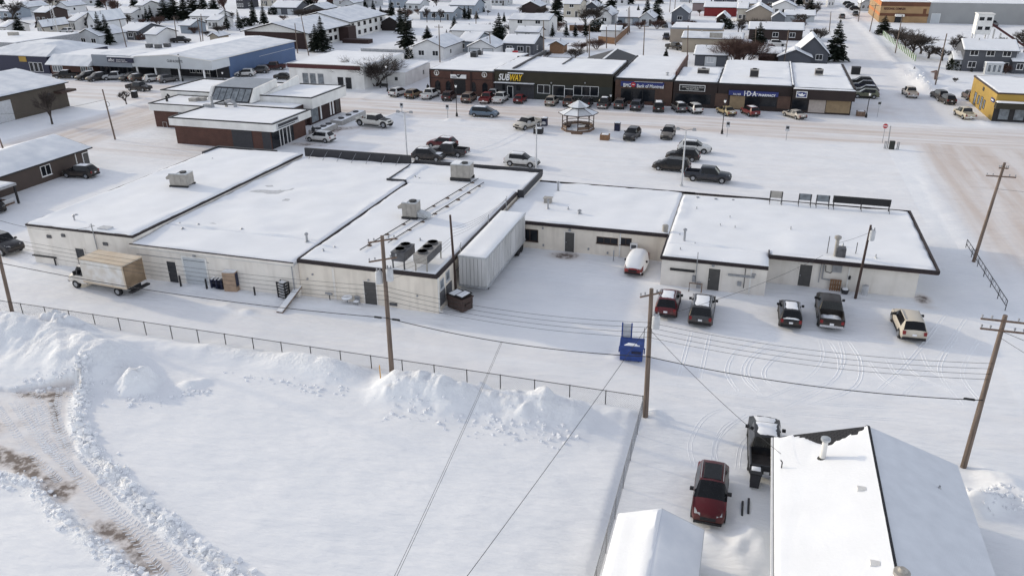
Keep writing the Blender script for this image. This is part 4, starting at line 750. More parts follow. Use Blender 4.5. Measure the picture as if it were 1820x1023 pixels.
# ------------------------------------------------------------------ community hall, blue side wall and columned porch
T = thing('community_hall', 'hall with bright blue steel side wall, pale gabled porch and white columns', 'hall', (-123, 168, 0))
MB().box(-133.5, -113.2, 156, 184, -.4, 4.4).build('wall', 'blue_steel', T); MB().box(-133.4, -113.3, 155.9, 155.99, 0, 4.3).build('front_wall', 'charcoal', T)
MB().ext([(-133.8, 149.6, 2.7), (-112.9, 149.6, 2.7), (-112.9, 149.6, 4.55), (-123.3, 149.6, 5.5), (-133.8, 149.6, 4.75)], (0, .5, 0)).build('porch_gable', 'ice_steel', T)
MB().ext([(-113.4, 150.1, 2.7), (-113.4, 156, 2.7), (-113.4, 156, 4.5), (-113.4, 150.1, 4.5)], (.5, 0, 0)).build('porch_side', 'ice_steel', T)
MB().ext([(-134, 149.5, 4.78), (-123.3, 149.5, 5.52), (-112.8, 149.5, 4.57), (-112.8, 149.5, 4.7), (-123.3, 149.5, 5.68), (-134, 149.5, 4.9)], (0, 34.8, 0)).build('roof', 'offwhite', T)
for sx, xa, xb, za, zb in ((0, -133.9, -123.35, 4.9, 5.68), (1, -123.25, -112.9, 5.68, 4.7)): snow_cap(T, xa, xb, 149.7, 184.1, za, .1, 1.2, z1=zb, axis='x', m='thin_snow' if sx else 'snow')
for x in (-132.9, -128, -121.8, -115.4): MB().box(x - .14, x + .14, 149.75, 150.03, -.2, 2.7).build('column', 'white', T)
fh_ = F((0, 155.9, 0))
for px in (343, 355, 369): window(T, fh_, wp(px, 130, 155.9)[0], .9, 1.3, 1.3, 'glass', 'offwhite', 1)
door(T, fh_, wp(380, 135, 155.9)[0], 1.8, 2.1, .05, 'glass', 'offwhite'); MB().obox(fh_, -133.2, -129, .05, 2.7, 0, .05).build('wall_panel', 'grey', T)
x, z = wp(297, 110.5, 149.6); text('CLUB ALOUETTE', F((x, 149.6, z)), .75, 'charcoal', T, bold=.01, fit=4.0)
fb = F((-113.2, 0, 0), '+x'); MB().obox(fb, 168, 183.5, 3.05, 3.12, 0, .08).build('cable_tray', 'lightgrey', T)
for px, py in ((266, 98), (298, 97), (282, 99)): p = g(px, py - 12, 4.9); MB().box(p.x - .7, p.x + .7, p.y - .5, p.y + .5, 4.7, 5.9).build('roof_unit', 'unit_dark', T)
T = thing('office', 'blue-grey steel fronted office with navy sign beside the columned hall', 'office', (-139, 157, 0))
MB().box(-144.4, -133.9, 151.2, 166, -.4, 4.6).build('wall', 'charcoal', T); MB().box(-144.5, -133.85, 149.5, 151.3, 2.5, 5.0).build('mansard', 'blue_grey_steel', T); snow_cap(T, -144.4, -133.95, 149.6, 166, 4.95, .1, m='thin_snow')
sg = rect(T, 'sign', 'navy_sign', 191, 102, 238, 112, 0, .25, Y=149.5); x, z = wp(194, 109.5, 149.5); text('afsc', F((x, 149.25, z + .1)), 1.05, 'white', sg, shear=.15, fit=1.7); x, z = wp(208, 107, 149.5); text('Agriculture Financial', F((x, 149.25, z)), .33, 'white', sg, fit=2.4); x, z = wp(208, 109.7, 149.5); text('Services Corporation', F((x, 149.25, z)), .33, 'white', sg, fit=3.0)
x0, z1 = wp(191, 101, 149.5); MB().box(x0, wp(238, 101, 149.5)[0], 149.2, 149.5, z1, z1 + .2).build('sign_snow', 'snow', T)
fo = F((0, 151.2, 0))
for k in range(4): window(T, fo, -142.8 + k * 2.4, .7, 1.9, 1.6, 'glass', 'dark', 1, False)
T = thing('cafe', 'low brick cafe with snowy mansard roof left of the navy sign', 'cafe', (-150, 155, 0))
MB().box(-157, -145.6, 149.6, 162, -.4, 2.6).build('wall', 'brick_brown', T); MB().ext([(-157.4, 148.6, 2.4), (-157.4, 148.6, 2.55), (-157.4, 151.5, 4.4), (-157.4, 151.8, 4.4), (-157.4, 151.8, 2.4)], (12.2, 0, 0)).build('mansard', 'thin_snow', T)
MB().box(-157, -145.3, 151.9, 162, 2.6, 4.2).build('upper_wall', 'dark', T); snow_cap(T, -156.9, -145.4, 151.9, 161.9, 4.2, .1)
for a in (98, 107, 148, 160): x, z = wp(a, 122, 149.6); window(T, F((0, 149.6, 0)), x, .9, 1.3, 1.2, 'glass_pale', 'white', 1)
T = thing('shop', 'dark blue fronted shop with yellow sign and hipped snowy roof, far left', 'shop', (-166, 158, 0))
MB().box(-178, -158.5, 150.6, 170, -.4, 4).build('wall', 'navy_sign', T); MB().ext([(-178.5, 150.2, 4), (-158, 150.2, 4), (-160, 156, 5.8), (-173, 156, 5.8)], (0, .1, 0)).build('roof_edge', 'thin_snow', T)
MB().hexa([(-178.5, 150.1, 3.9), (-158, 150.1, 3.9), (-158, 170.5, 3.9), (-178.5, 170.5, 3.9), (-172, 157, 5.9), (-165, 157, 5.9), (-165, 164, 5.9), (-172, 164, 5.9)]).build('roof', 'thin_snow', T)
rect(T, 'sign', 'yellow_clad', 33, 100, 48, 110, 0, .1, Y=150.6); 
for a in (58, 66, 74): x, z = wp(a, 125, 150.6); window(T, F((0, 150.6, 0)), x, .4, 1.0, 2.0, 'glass', 'white', 0, False)
# white building with maroon band
T = thing('office', 'white flat roofed building with maroon band and three windows, across the street', 'office', (-86, 160, 0))
MB().box(-94.6, -77.2, 150.5, 171, -.4, 4.6).build('wall', 'white_wall', T); MB().box(-94.8, -77.9, 150.35, 150.49, 3.9, 4.75).build('band', 'maroon', T); MB().box(-94.8, -77.0, 150.3, 150.6, 4.752, 4.85).build('coping', 'offwhite', T); snow_cap(T, -94.5, -77.3, 150.7, 171, 4.6, .12)
MB().box(-88, -77, 171.05, 171.4, 4.2, 5.3).build('rear_parapet', 'grey', T); fw = F((0, 150.5, 0))
for px in (544, 557, 571): x, z = wp(px, 146, 150.5); window(T, fw, x, .9, 1.2, 1.9, 'glass_pale', 'grey', 0)
for px in (606, 620): x, z = wp(px, 150, 150.5); door(T, fw, x, 1.1, 2.2, .05, 'glass', 'charcoal')
MB().box(-77.1, -70.5, 156, 170, -.4, 2.9).build('annex', 'white_wall', T); snow_cap(T, -77.1, -70.3, 155.8, 170.1, 2.9, .1, z1=3.2)
fx = F((-70.5, 0, 0), '+x'); window(T, fx, 166, 1.0, .8, .9, 'glass', 'cream' if 'cream' in MATS else 'offwhite', 0); window(T, F((0, 156, 0)), -72.5, 1.2, .7, .7, 'glass', 'offwhite', 0)
# ------------------------------------------------------------------ brown buildings at the left edge
def gabled(name, label, cat, x0, x1, y0, y1, eave, ridge, axis, wall, over=.4, snow='snow', snowR=None, st=.12, rm='shingle_dark', base=-.4, wh=None):
    # axis 'y': the ridge runs away from the viewer; 'x': it runs along the street
    T = thing(name, label, cat, ((x0 + x1) / 2, (y0 + y1) / 2, 0)); cx, cy = (x0 + x1) / 2, (y0 + y1) / 2
    if axis == 'y':
        MB().ext([(x0, y0, base), (x1, y0, base), (x1, y0, eave), (cx, y0, ridge), (x0, y0, eave)], (0, y1 - y0, 0)).build('wall', wall, T)
        sl = (ridge - eave) / (cx - x0); za = eave - sl * over; ya, yb = y0 - over, y1 + over
        P = lambda a, b, z: (a, b, z); pr = [(x0 - over, za), (cx, ridge), (x1 + over, za)]
    else:
        MB().ext([(x0, y0, base), (x0, y0, eave), (x0, cy, ridge), (x0, y1, eave), (x0, y1, base)], (x1 - x0, 0, 0)).build('wall', wall, T)
        sl = (ridge - eave) / (cy - y0); za = eave - sl * over; ya, yb = x0 - over, x1 + over
        P = lambda a, b, z: (b, a, z); pr = [(y0 - over, za), (cy, ridge), (y1 + over, za)]
    def slab(z0, z1, inset):
        mb = MB(); k = [(pr[0][0] + inset, pr[0][1] + sl * inset), pr[1], (pr[2][0] - inset, pr[2][1] + sl * inset)]
        lp = [(k[0][0], k[0][1] + z0), (k[1][0], k[1][1] + z0), (k[2][0], k[2][1] + z0), (k[2][0], k[2][1] + z1), (k[1][0], k[1][1] + z1), (k[0][0], k[0][1] + z1)]
        a = [P(u, ya + inset, z) for u, z in lp]; d = Vector(P(0, yb - ya - 2 * inset, 0)); return mb.ext(a, d)
    r = slab(.02, .16, 0).build('roof', rm, T)
    for i in (0, 1):
        a, b = (pr[0], pr[1]) if i == 0 else (pr[1], pr[2]); s_ = .06
        u0, u1 = a[0] + (s_ if i == 0 else 0), b[0] - (s_ if i == 1 else 0); z0_, z1_ = a[1] + .165 + (sl * s_ if i == 0 else 0), b[1] + .165 + (sl * s_ if i == 1 else 0)
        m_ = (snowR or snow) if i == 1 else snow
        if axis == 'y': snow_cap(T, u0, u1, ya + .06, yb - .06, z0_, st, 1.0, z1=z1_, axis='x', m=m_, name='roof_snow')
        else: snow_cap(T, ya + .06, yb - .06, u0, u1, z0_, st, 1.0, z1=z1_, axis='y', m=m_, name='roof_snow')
    return T
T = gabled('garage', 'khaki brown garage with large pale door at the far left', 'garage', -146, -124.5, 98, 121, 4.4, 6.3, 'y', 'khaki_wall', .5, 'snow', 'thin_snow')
f = F((-124.5, 0, 0), '+x'); MB().obox(f, 100, 108.5, .05, 3.6, -.03, .05).build('overhead_door', 'lightgrey', T); MB().obox(f, 115.5, 117, 2.4, 3.2, -.03, .25).build('vent_hood', 'dark', T)
MB().box(-124.5, -122.7, 118, 121.6, 2.9, 3.3).build('porch_roof', 'brown', T)
T = gabled('shop_building', 'brown walled building with white framed window and snowy roof at the left edge', 'building', -99, -88.5, 66, 87.2, 2.6, 3.9, 'y', 'brown_wall', .5, 'snow', 'thin_snow')
f = F((-88.5, 0, 0), '+x'); yy = wpx(82, 305, -88.5)[0]; window(T, f, yy, .85, 1.5, 1.25, 'glass', 'white', 1); yy = wpx(157, 300, -88.5)[0]; door(T, f, yy, .95, 2.0, .05, 'door_grey', 'white'); yy = wpx(139, 300, -88.5)[0]; MB().obox(f, yy - .06, yy + .06, .1, 2.4, 0, .07).build('downspout', 'offwhite', T)
T = thing('porch', 'grey roofed porch on dark posts with loose boards, cut by the left edge', 'porch', (-86.5, 68, 0)); MB().box(-88.3, -84.2, 61, 71.2, 2.3, 2.6).build('roof', 'grey', T); snow_cap(T, -88.2, -84.3, 61.1, 71.1, 2.6, .1, m='thin_snow')
for y in (71, 67.5, 64): MB().box(-84.5, -84.3, y - .1, y + .1, -.2, 2.3).build('post', 'dark', T)
MB().box(-88.3, -85, 62, 71, -.2, .35).build('deck', 'wood', T)
for k in range(3): MB().box(-84.6 + k * .1, -84.5 + k * .1, 64, 70.5, .4 + k * .2, .55 + k * .2).build('board', 'lightgrey', T)
T = flat('flat_roof_building', 'low grey flat roofed building behind the dark blue shop, far left', 'building', -235, -186, 168, 190, 4.0, 'grey', .6, 'grey'); p = g(24, 62, 4.3); MB().box(p.x - 1.2, p.x + 1.2, p.y - .8, p.y + .8, 3.9, 5).build('roof_unit', 'unit', T)
# yellow building at the right edge
T = thing('shop', 'yellow corner building with brown awning and small blue sign at the right edge', 'shop', (50, 160, 0))
MB().box(39, 62, 151, 168.5, -.4, 4.6).build('wall', 'yellow_clad', T); ring(MB(), 38.9, 62.1, 150.9, 168.6, 4.5, 4.72, .2).build('coping', 'brown', T); snow_cap(T, 39.1, 62, 151.1, 168.4, 4.6, .12)
MB().box(38.9, 62, 149.6, 150.99, 2.3, 3.3).build('awning', 'olive', T); snow_cap(T, 38.95, 62, 149.6, 150.98, 3.3, .12); MB().box(39, 62, 150.9, 150.995, 0, 2.4).build('front_wall', 'dark', T)
for k in range(5): window(T, F((0, 150.9, 0)), 40.6 + k * 2.3, .35, 1.5, 1.9, 'glass_pale', 'dark', 0, False)
f = F((39, 0, 0), '-x')
for yy, b, w_, h in ((164.5, .3, 1.4, 2.0), (161.8, .8, 1.0, 1.4), (159.6, .3, 1.2, 2.1), (157.6, .8, 1.0, 1.4)): window(T, f, -yy, b, w_, h, 'glass_pale', 'dark', 0, False)
sg = MB().obox(f, -153.6, -151.6, 2.9, 3.5, 0, .15).build('sign', 'blue_sign', T); MB().obox(f, -153.3, -151.9, 3.1, 3.3, .15, .16).build('sign_text_bar', 'white', sg); MB().obox(f, -160.6, -159.6, 3.4, 4.0, 0, .06).build('emblem', 'dark', T)
# recreation complex at the top right
T = thing('recreation_complex', 'large orange, tan and grey complex with brown bands, top right corner', 'sports hall', (60, 320, 0))
MB().box(38.6, 53.8, 311, 345, -.4, 6.7).build('wall', 'complex_tan', T); MB().box(53.85, 140, 311.5, 350, -.4, 6.6).build('arena_wall', 'grey_steel_wall', T); snow_cap(T, 54, 140, 311.6, 350, 6.6, .15, 3); snow_cap(T, 38.8, 53.7, 311.1, 345, 6.7, .15, 2)
f = F((0, 311, 0)); MB().obox(f, 38.55, 53.9, 5.3, 6.66, 0, .06).build('band', 'complex_brown', T); MB().obox(f, 38.55, 53.9, 2.1, 3.0, 0, .06).build('band', 'complex_brown', T); MB().obox(f, 52, 53, 3.02, 4.6, 0, .06).build('band', 'complex_brown', T)
f = F((38.6, 0, 0), '-x'); MB().obox(f, -345, -311.05, 5.3, 6.66, 0, .06).build('band', 'orange', T); MB().obox(f, -345, -311.05, 2.1, 3.0, 0, .06).build('band', 'orange', T)
x, z = wp(1571, 17.4, 310.9); text('REGIONAL COMPLEX', F((x, 310.94, z)), 1.0, 'maroon', T, bold=.03, fit=6.8); MB().box(43.4, 46.2, 308.8, 311, 2.1, 2.8).build('entrance_canopy', 'offwhite', T); MB().box(43.6, 46, 310.9, 310.95, 0, 2.1).build('entrance', 'glass', T)
door(T, F((0, 311.5, 0)), 56.3, 2.6, 3.0, .05, 'ice_steel', 'white'); MB().box(92, 100, 304, 311.4, -.3, 5.6).build('annex', 'brick_tan', T); snow_cap(T, 92, 100, 304, 311.4, 5.6, .12)
# ------------------------------------------------------------------ houses of the neighbourhood
def house(label, a, b, depth, eave, rise, axis, wall, win=2, snow='snow', dr=1, name='house', cat='house', over=.45, wm='glass', yoff=0, garage=0, rm='shingle_dark'):
    p, q = g(*a), g(*b); y0 = (p.y + q.y) / 2 + yoff; x0, x1 = p.x, q.x; w_ = x1 - x0
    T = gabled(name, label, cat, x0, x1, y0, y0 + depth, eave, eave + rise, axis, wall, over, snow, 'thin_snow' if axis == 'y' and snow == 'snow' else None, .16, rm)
    f = F((0, y0, 0)); n = win; ww = min(1.5, w_ / (n + 1.2) * .62) if n else 1
    st = 2 if eave > 4.3 else 1
    for s_ in range(st):
        for k in range(n): window(T, f, x0 + w_ * (k + .6) / (n + .2 + (.6 if dr and s_ == 0 else 0)), .95 + s_ * 2.6, ww, 1.15, wm, 'white', 1, True, .09)
    if dr: door(T, f, x1 - w_ * .12 - .45, .9, 2.05, .1, 'door_grey', 'white')
    for k in range(garage):
        gw = min(2.7, w_ / garage * .8); c = x0 + w_ * (k + .5) / garage; d = MB().obox(f, c - gw / 2, c + gw / 2, .05, 2.2, -.03, .03).build('garage_door', 'siding_pale', T)
        MB().obox(f, c - gw / 2 - .1, c - gw / 2, .05, 2.3, -.03, .06).obox(f, c + gw / 2, c + gw / 2 + .1, .05, 2.3, -.03, .06).obox(f, c - gw / 2, c + gw / 2, 2.202, 2.3, -.03, .058).build('frame', 'dark', d)
    for f2, s_ in ((F((x1, 0, 0), '+x'), 1), (F((x0, 0, 0), '-x'), -1)):
        if depth > 6 and win: window(T, f2, s_ * (y0 + depth * .35), 1.0, 1.0, 1.0, wm, 'white', 0)
    cx, cy = (x0 + x1) / 2, y0 + depth / 2; vx, vy = (cx + .8, y0 + depth * .3) if axis == 'y' else (x0 + w_ * .3, cy - .9)
    vent_pipe(T, (vx, vy, eave + rise * .72), .75, .1, True, 'flue')
    return T
H = 'siding_'
house('low pale bungalow at the left border below the big spruce', (-14, 66), (30, 62), 9, 2.7, 1.5, 'x', H + 'white', 2)
house('small cream house with dark gable edge beside the lattice mast', (57, 63), (88, 60), 11, 2.7, 1.5, 'y', H + 'cream', 2, dr=0)
house('long white house with deep carport behind the lattice mast', (92, 58), (150, 52), 12, 2.9, 2.0, 'x', H + 'white', 2, yoff=2)
house('white house with gable facing right between carport and twin spruce', (150, 57), (180, 55), 14, 3.4, 2.6, 'y', H + 'white', 1, dr=0)
house('pale grey gabled house with two narrow windows left of twin spruce', (141, 81), (178, 83), 11, 2.9, 1.7, 'y', H + 'pale', 2, dr=0)
house('white bungalow with dark windows at the foot of the brown bare tree', (211, 39), (241, 38), 10, 2.8, 1.4, 'x', H + 'white', 3)
house('white two storey house just right of the brown bare tree', (241, 37), (263, 36), 9, 5.2, 1.3, 'x', H + 'white', 1)
house('wide low house with broad snowy roof below the white two storey house', (205, 72), (257, 70), 12, 2.6, 1.6, 'x', H + 'mgrey', 2)
house('white garage with small windows above the office roof', (259, 80), (283, 80), 9, 2.9, 1.4, 'x', H + 'white', 0, dr=0, name='garage', cat='garage')
house('pale blue shed with snowy roof beside two bare utility poles', (315, 61), (347, 59), 8, 2.5, 1.3, 'x', H + 'bluegrey', 0, dr=0, name='shed', cat='shed')
house('long white house behind the pale blue shed', (300, 50), (372, 47), 10, 2.8, 1.6, 'x', H + 'white', 3, yoff=8)
house('white house with porch railing right of the long white house', (368, 52), (392, 52), 8, 2.8, 1.2, 'x', H + 'white', 2, wm='glass')
house('dark grey row house with three windows near the top edge', (407, 18), (448, 14), 11, 4.4, 2.0, 'x', H + 'dgrey', 3, dr=0)
house('cream two storey house near the top edge right of the dark row house', (457, 12), (484, 10), 10, 5.4, 1.4, 'x', H + 'cream', 2)
house('small house with white garage doors below the cream two storey house', (484, 26), (528, 27), 10, 2.7, 2.0, 'x', H + 'mgrey', 0, dr=0, garage=2)
house('tiny tan shed between poles and the motel', (373, 77), (391, 77), 5, 2.0, .8, 'y', H + 'tan', 0, dr=0, name='shed', cat='shed')
house('low snow covered house directly behind the motel roof', (600, 20), (635, 18), 9, 3.0, 1.6, 'y', H + 'pale', 1, dr=0)
house('long pale house at the top edge above the motel', (590, 12), (665, 12), 11, 3.0, 1.6, 'x', H + 'pale', 3, dr=0)
house('dark brown garage at the far end of the motel', (677, 55), (712, 55), 10, 2.6, 1.6, 'y', H + 'dbrown', 0, dr=0, name='garage', cat='garage')
house('white bungalow with two front windows behind the big bare bush', (736, 104), (788, 107), 14, 3.0, 1.7, 'y', H + 'white', 2, dr=0)
house('wide blue-grey house joined behind the white bungalow', (810, 94), (846, 93), 13, 2.7, 1.6, 'x', H + 'bluegrey', 2, dr=0, yoff=1)
house('white double garage with two grey doors behind the arched brick shop', (831, 102), (880, 103), 9, 2.6, 1.7, 'y', H + 'white', 0, dr=0, garage=2, name='garage', cat='garage')
house('flat white house behind the double garage and big spruce', (795, 76), (885, 76), 9, 3.0, 1.2, 'x', H + 'white', 1, dr=0, yoff=2)
house('grey house with snowy lean-to above the olive shop', (893, 97), (949, 98), 11, 2.8, 1.5, 'x', H + 'mgrey', 2)
house('long grey house with bare trees in its front yard', (748, 35), (804, 37), 10, 2.8, 1.3, 'x', H + 'bluegrey', 3)
house('white house with broad roof behind the long grey house', (780, 31), (832, 30), 12, 3.4, 2.2, 'x', H + 'bluegrey', 2, yoff=10)
house('white two storey gabled house beside a dark shrub', (832, 22), (862, 20), 12, 4.5, 2.0, 'y', H + 'white', 1, dr=0)
house('low pale house at the top edge left of the wide street', (868, 11), (902, 10), 10, 2.9, 1.4, 'x', H + 'pale', 3)
house('white two storey house with wind-bared roof edge', (904, 63), (976, 64), 11, 4.6, 1.2, 'x', H + 'white', 2, 'thin_snow', dr=0)
house('small white house in front of the wind-bared two storey house', (916, 73), (958, 73), 7, 2.5, 1.1, 'x', H + 'white', 1, dr=0)
house('snow roofed house with dark gable along the wide street', (926, 24), (960, 24), 10, 2.6, 1.7, 'y', H + 'brown', 0, dr=0)
house('pale two storey house right of the tallest dark spruce', (1003, 30), (1028, 32), 12, 4.6, 1.5, 'x', H + 'cream', 1)
house('white house standing behind two bare trees', (1062, 43), (1086, 44), 12, 3.0, 2.0, 'y', H + 'white', 1, dr=0)
house('pale blue bungalow with porch gable at the end of the back lane', (1098, 45), (1136, 46), 10, 2.7, 1.5, 'x', H + 'bluegrey', 1, dr=0, garage=1)
house('small pale porch house joined to the blue bungalow', (1136, 46), (1160, 47), 11, 2.6, 1.7, 'y', H + 'pale', 1)
house('white garden shed inside the wooden fence', (1067, 69), (1102, 69), 5, 2.4, 1.0, 'x', H + 'offwhite' if H + 'offwhite' in MATS else H + 'white', 0, dr=0, name='shed', cat='shed')
house('orange-brown timber shed behind the olive shop', (977, 95), (1000, 96), 5, 2.2, .9, 'y', 'planks', 0, dr=0, name='shed', cat='shed')
house('grey gabled house with one white window', (1193, 40), (1222, 41), 11, 3.2, 2.0, 'y', H + 'grey', 1, dr=0)
house('red house with long snowy roof', (1250, 30), (1308, 29), 9, 3.2, 1.4, 'x', H + 'red', 0, dr=0)
house('dusty pink house above the red house', (1230, 20), (1260, 20), 9, 3.0, 1.5, 'x', H + 'pink', 0, dr=0)
house('grey roofed house at the top edge behind the red house', (1268, 9), (1305, 9), 10, 3.0, 1.4, 'x', H + 'mgrey', 1, dr=0)
house('small dark red gabled house below the red house', (1272, 48), (1294, 48), 9, 2.6, 1.6, 'y', H + 'brown', 1, dr=0)
house('cream house with balcony right of the red house', (1309, 38), (1326, 38), 12, 4.2, 1.5, 'x', H + 'cream', 1)
house('beige house with two stacked snowy gables', (1325, 40), (1370, 39), 13, 3.2, 2.2, 'y', H + 'beige', 0, dr=0)
house('dark blue-grey house at the top edge left of the spruce', (1352, 16), (1410, 13), 11, 3.6, 2.2, 'x', H + 'mgrey', 2, dr=0)
house('white gabled house below the dark blue-grey house', (1372, 27), (1413, 27), 10, 3.0, 1.9, 'y', H + 'white', 3, dr=0)
house('small grey gabled shed below the white gabled house', (1371, 43), (1394, 43), 6, 2.2, 1.5, 'y', H + 'grey', 0, dr=0, name='shed', cat='shed')
house('long snowy roofed house by the twiggy tree along the side street', (1394, 40), (1446, 39), 9, 2.2, 1.2, 'x', H + 'pale', 0, dr=0)
house('long dark brown bungalow with white framed windows', (1330, 70), (1425, 73), 10, 2.9, 1.4, 'x', H + 'brown', 3, dr=0)
house('small house with grey garage door behind the shop roofs', (1234, 117), (1290, 119), 9, 2.6, 1.4, 'x', H + 'mgrey', 1, dr=0, garage=1)
house('grey cottage with tall steep gable behind the corner shop', (1412, 112), (1470, 114), 11, 2.4, 3.6, 'y', H + 'mgrey', 2, dr=0)
house('low grey wing with snowy gable in front of the tall gabled cottage', (1382, 116), (1440, 117), 6, 1.9, 1.6, 'y', H + 'mgrey', 0, dr=0)
house('brown shed roof half hidden by brush left of the cottage', (1347, 112), (1385, 113), 7, 2.3, .9, 'x', H + 'brown', 0, dr=0, name='shed', cat='shed')
T = house('grey two storey farmhouse with white trim and bay window', (1707, 126), (1800, 130), 9, 4.7, 1.7, 'x', H + 'mgrey', 3, dr=0)
p = g(1763, 132); MB().box(p.x - 1.7, p.x + 1.7, p.y - .9, p.y + .6, -.2, 2.5).build('bay', 'siding_pale', T); snow_cap(T, p.x - 1.9, p.x + 1.9, p.y - 1.1, p.y + .6, 2.5, .2)
for k in range(3): window(T, F((0, p.y - .9, 0)), p.x - 1.0 + k * 1.0, .6, .6, 1.5, 'glass_pale', 'white', 0, False)
house('grey single storey wing with white door right of the farmhouse', (1797, 131), (1835, 132), 8, 2.6, 1.2, 'x', H + 'mgrey', 1)
house('small snowy porch roof joined to the left side of the farmhouse', (1693, 125), (1709, 126), 7, 2.4, 1.2, 'x', H + 'pale', 1, dr=0)
# commercial sheds behind the shops
T = house('beige metal workshop with three tall dark windows and ribbed snowy roof', (1211, 93), (1316, 96), 11, 3.6, .9, 'x', H + 'tan', 0, 'thin_snow', dr=0, name='workshop', cat='workshop')
for px in (1238, 1254, 1277): x, z = wp(px, 92, g(1250, 94).y); window(T, F((0, g(1211, 93).y / 2 + g(1316, 96).y / 2, 0)), x, .3, .8, 1.7, 'glass', 'dark', 0, False)
T = flat('workshop', 'tan flat walled workshop with dark wind-swept roof behind the beige one', 'workshop', g(1190, 75).x, g(1282, 75).x, g(1190, 75).y, g(1190, 75).y + 14, 4.0, H + 'beige', .3, 'blue_grey_steel')
p = g(1273, 62, 5); T = thing('rooftop_unit', 'long grey unit on the ridge of the beige workshop', 'heating unit', (p.x, p.y, 4.3)); inv = TM.pop(T); MB().box(-1.6, 1.6, -.8, .8, 0, 1.2).build('housing', 'unit', T); MB().box(-1.65, 1.65, -.85, .85, 1.202, 1.3).build('lid', 'galv', T); TM[T] = inv
# motel with brown brick end
T = thing('motel', 'long two storey motel with brown brick end wall and white window bays', 'motel', (-128, 225, 0))
MB().ext([(-140, 202.5, -.4), (-120.8, 202.5, -.4), (-120.8, 202.5, 4.4), (-130.4, 202.5, 6.6), (-140, 202.5, 4.4)], (0, 24, 0)).build('wall', 'offwhite', T); MB().box(-140.1, -120.7, 202.35, 202.49, -.3, 4.35).build('end_wall', 'brick_dark', T)
MB().ext([(-140, 226.6, -.4), (-119.8, 226.6, -.4), (-119.8, 226.6, 4.9), (-130, 226.6, 7.2), (-140, 226.6, 4.9)], (0, 26, 0)).build('wall', 'offwhite', T)
for ya, yb, e, rg in ((201.6, 226.5, 4.3, 6.7), (226.6, 253.5, 4.8, 7.3)):
    MB().ext([(-141, ya, e - .1), (-130.4, ya, rg), (-119.2, ya, e - .25), (-119.2, ya, e - .05), (-130.4, ya, rg + .2), (-141, ya, e + .1)], (0, yb - ya, 0)).build('roof', 'dark', T)
    snow_cap(T, -140.9, -130.45, ya + .1, yb - .1, e + .1, .1, 1.5, z1=rg + .2, axis='x'); snow_cap(T, -130.35, -119.3, ya + .1, yb - .1, rg + .2, .1, 1.5, z1=e - .05, axis='x', m='thin_snow')
for X, ys, zs in ((-120.8, (205, 208, 213, 216.5, 219.5), (.7, 2.9)), (-119.8, (229, 233, 237, 241, 245, 249), (.7, 3.1))):
    for yy in ys:
        for z in zs: window(T, F((X, 0, 0), '+x'), yy, z, 1.5, 1.1, 'glass', 'brown', 1, False)
MB().box(-120.7, -117.5, 221.5, 226.4, -.2, 4.0).build('entrance_block', 'brick_dark', T); MB().box(-117.4, -109, 217, 220, -.2, 1.1).build('garden_wall', 'brick_dark', T)
# lattice mast, playground tower with slide
p = g(104, 74); T = thing('lattice_mast', 'pale triangular lattice mast above the dark blue shop', 'mast', (p.x, p.y, 0))
for dx, dy in ((-.5, 0), (.5, 0), (0, .8)): MB().tube([(p.x + dx, p.y + dy, 0), (p.x + dx * .8, p.y + dy * .8, 11)], .06, 5).build('leg', 'lightgrey', T)
for k in range(14): z = k * .78; MB().tube([(p.x - .5, p.y, z), (p.x + .48, p.y, z + .78)], .035, 4).tube([(p.x + .5, p.y, z), (p.x, p.y + .78, z + .78)], .035, 4).build('brace', 'lightgrey', T)
p = g(1738, 82); T = thing('slide_tower', 'white playground tower with windows and long dark red slide', 'play tower', (p.x, p.y, 0)); x, y = p.x, p.y
for a in (-1.6, 1.6):
    for b in (-1.6, 1.6): MB().box(x + a - .15, x + a + .15, y + b - .15, y + b + .15, -.2, 3.2).build('leg', 'white', T)
MB().box(x - 1.9, x + 1.9, y - 1.9, y + 1.9, 3.2, 8.4).build('cabin', 'white_wall', T); MB().box(x - 2.1, x + 2.1, y - 2.1, y + 2.1, 8.4, 8.6).build('roof', 'offwhite', T); MB().box(x - 1.7, x + 1.7, y - 1.7, y + 1.7, 0, 1.6).build('base_panel', 'maroon', T)
for b in (4.4, 6.8):
    for a in (-.9, .9): window(T, F((x + a, y - 1.9, 0)), 0, b, 1.2, .9, 'glass', 'white', 0, False)
MB().ext([(x + 1.9, y - .6, 6.3), (x + 1.9, y - .6, 5.7), (x + 11, y - .6, .2), (x + 11.6, y - .6, .4)], (0, 1.2, 0)).build('slide', 'maroon', T)
for k in range(4): a = x + 3.2 + k * 1.7; MB().box(a - .1, a + .1, y - .5, y + .5, -.1, 5.2 - (a - x - 2) * .6).build('slide_post', 'offwhite', T)
p = g(1672, 88); T = thing('swing_frame', 'dark steel swing frame in the snowy playground', 'swing', (p.x, p.y, 0)); MB().tube([(p.x - 2.4, p.y, 2.4), (p.x + 2.8, p.y, 2.4)], .06, 5).build('beam', 'dark', T)
for a in (-2.4, 2.8):
    for b in (-.9, .9): MB().tube([(p.x + a, p.y, 2.4), (p.x + a, p.y + b, -.1)], .05, 5).build('leg', 'dark', T)
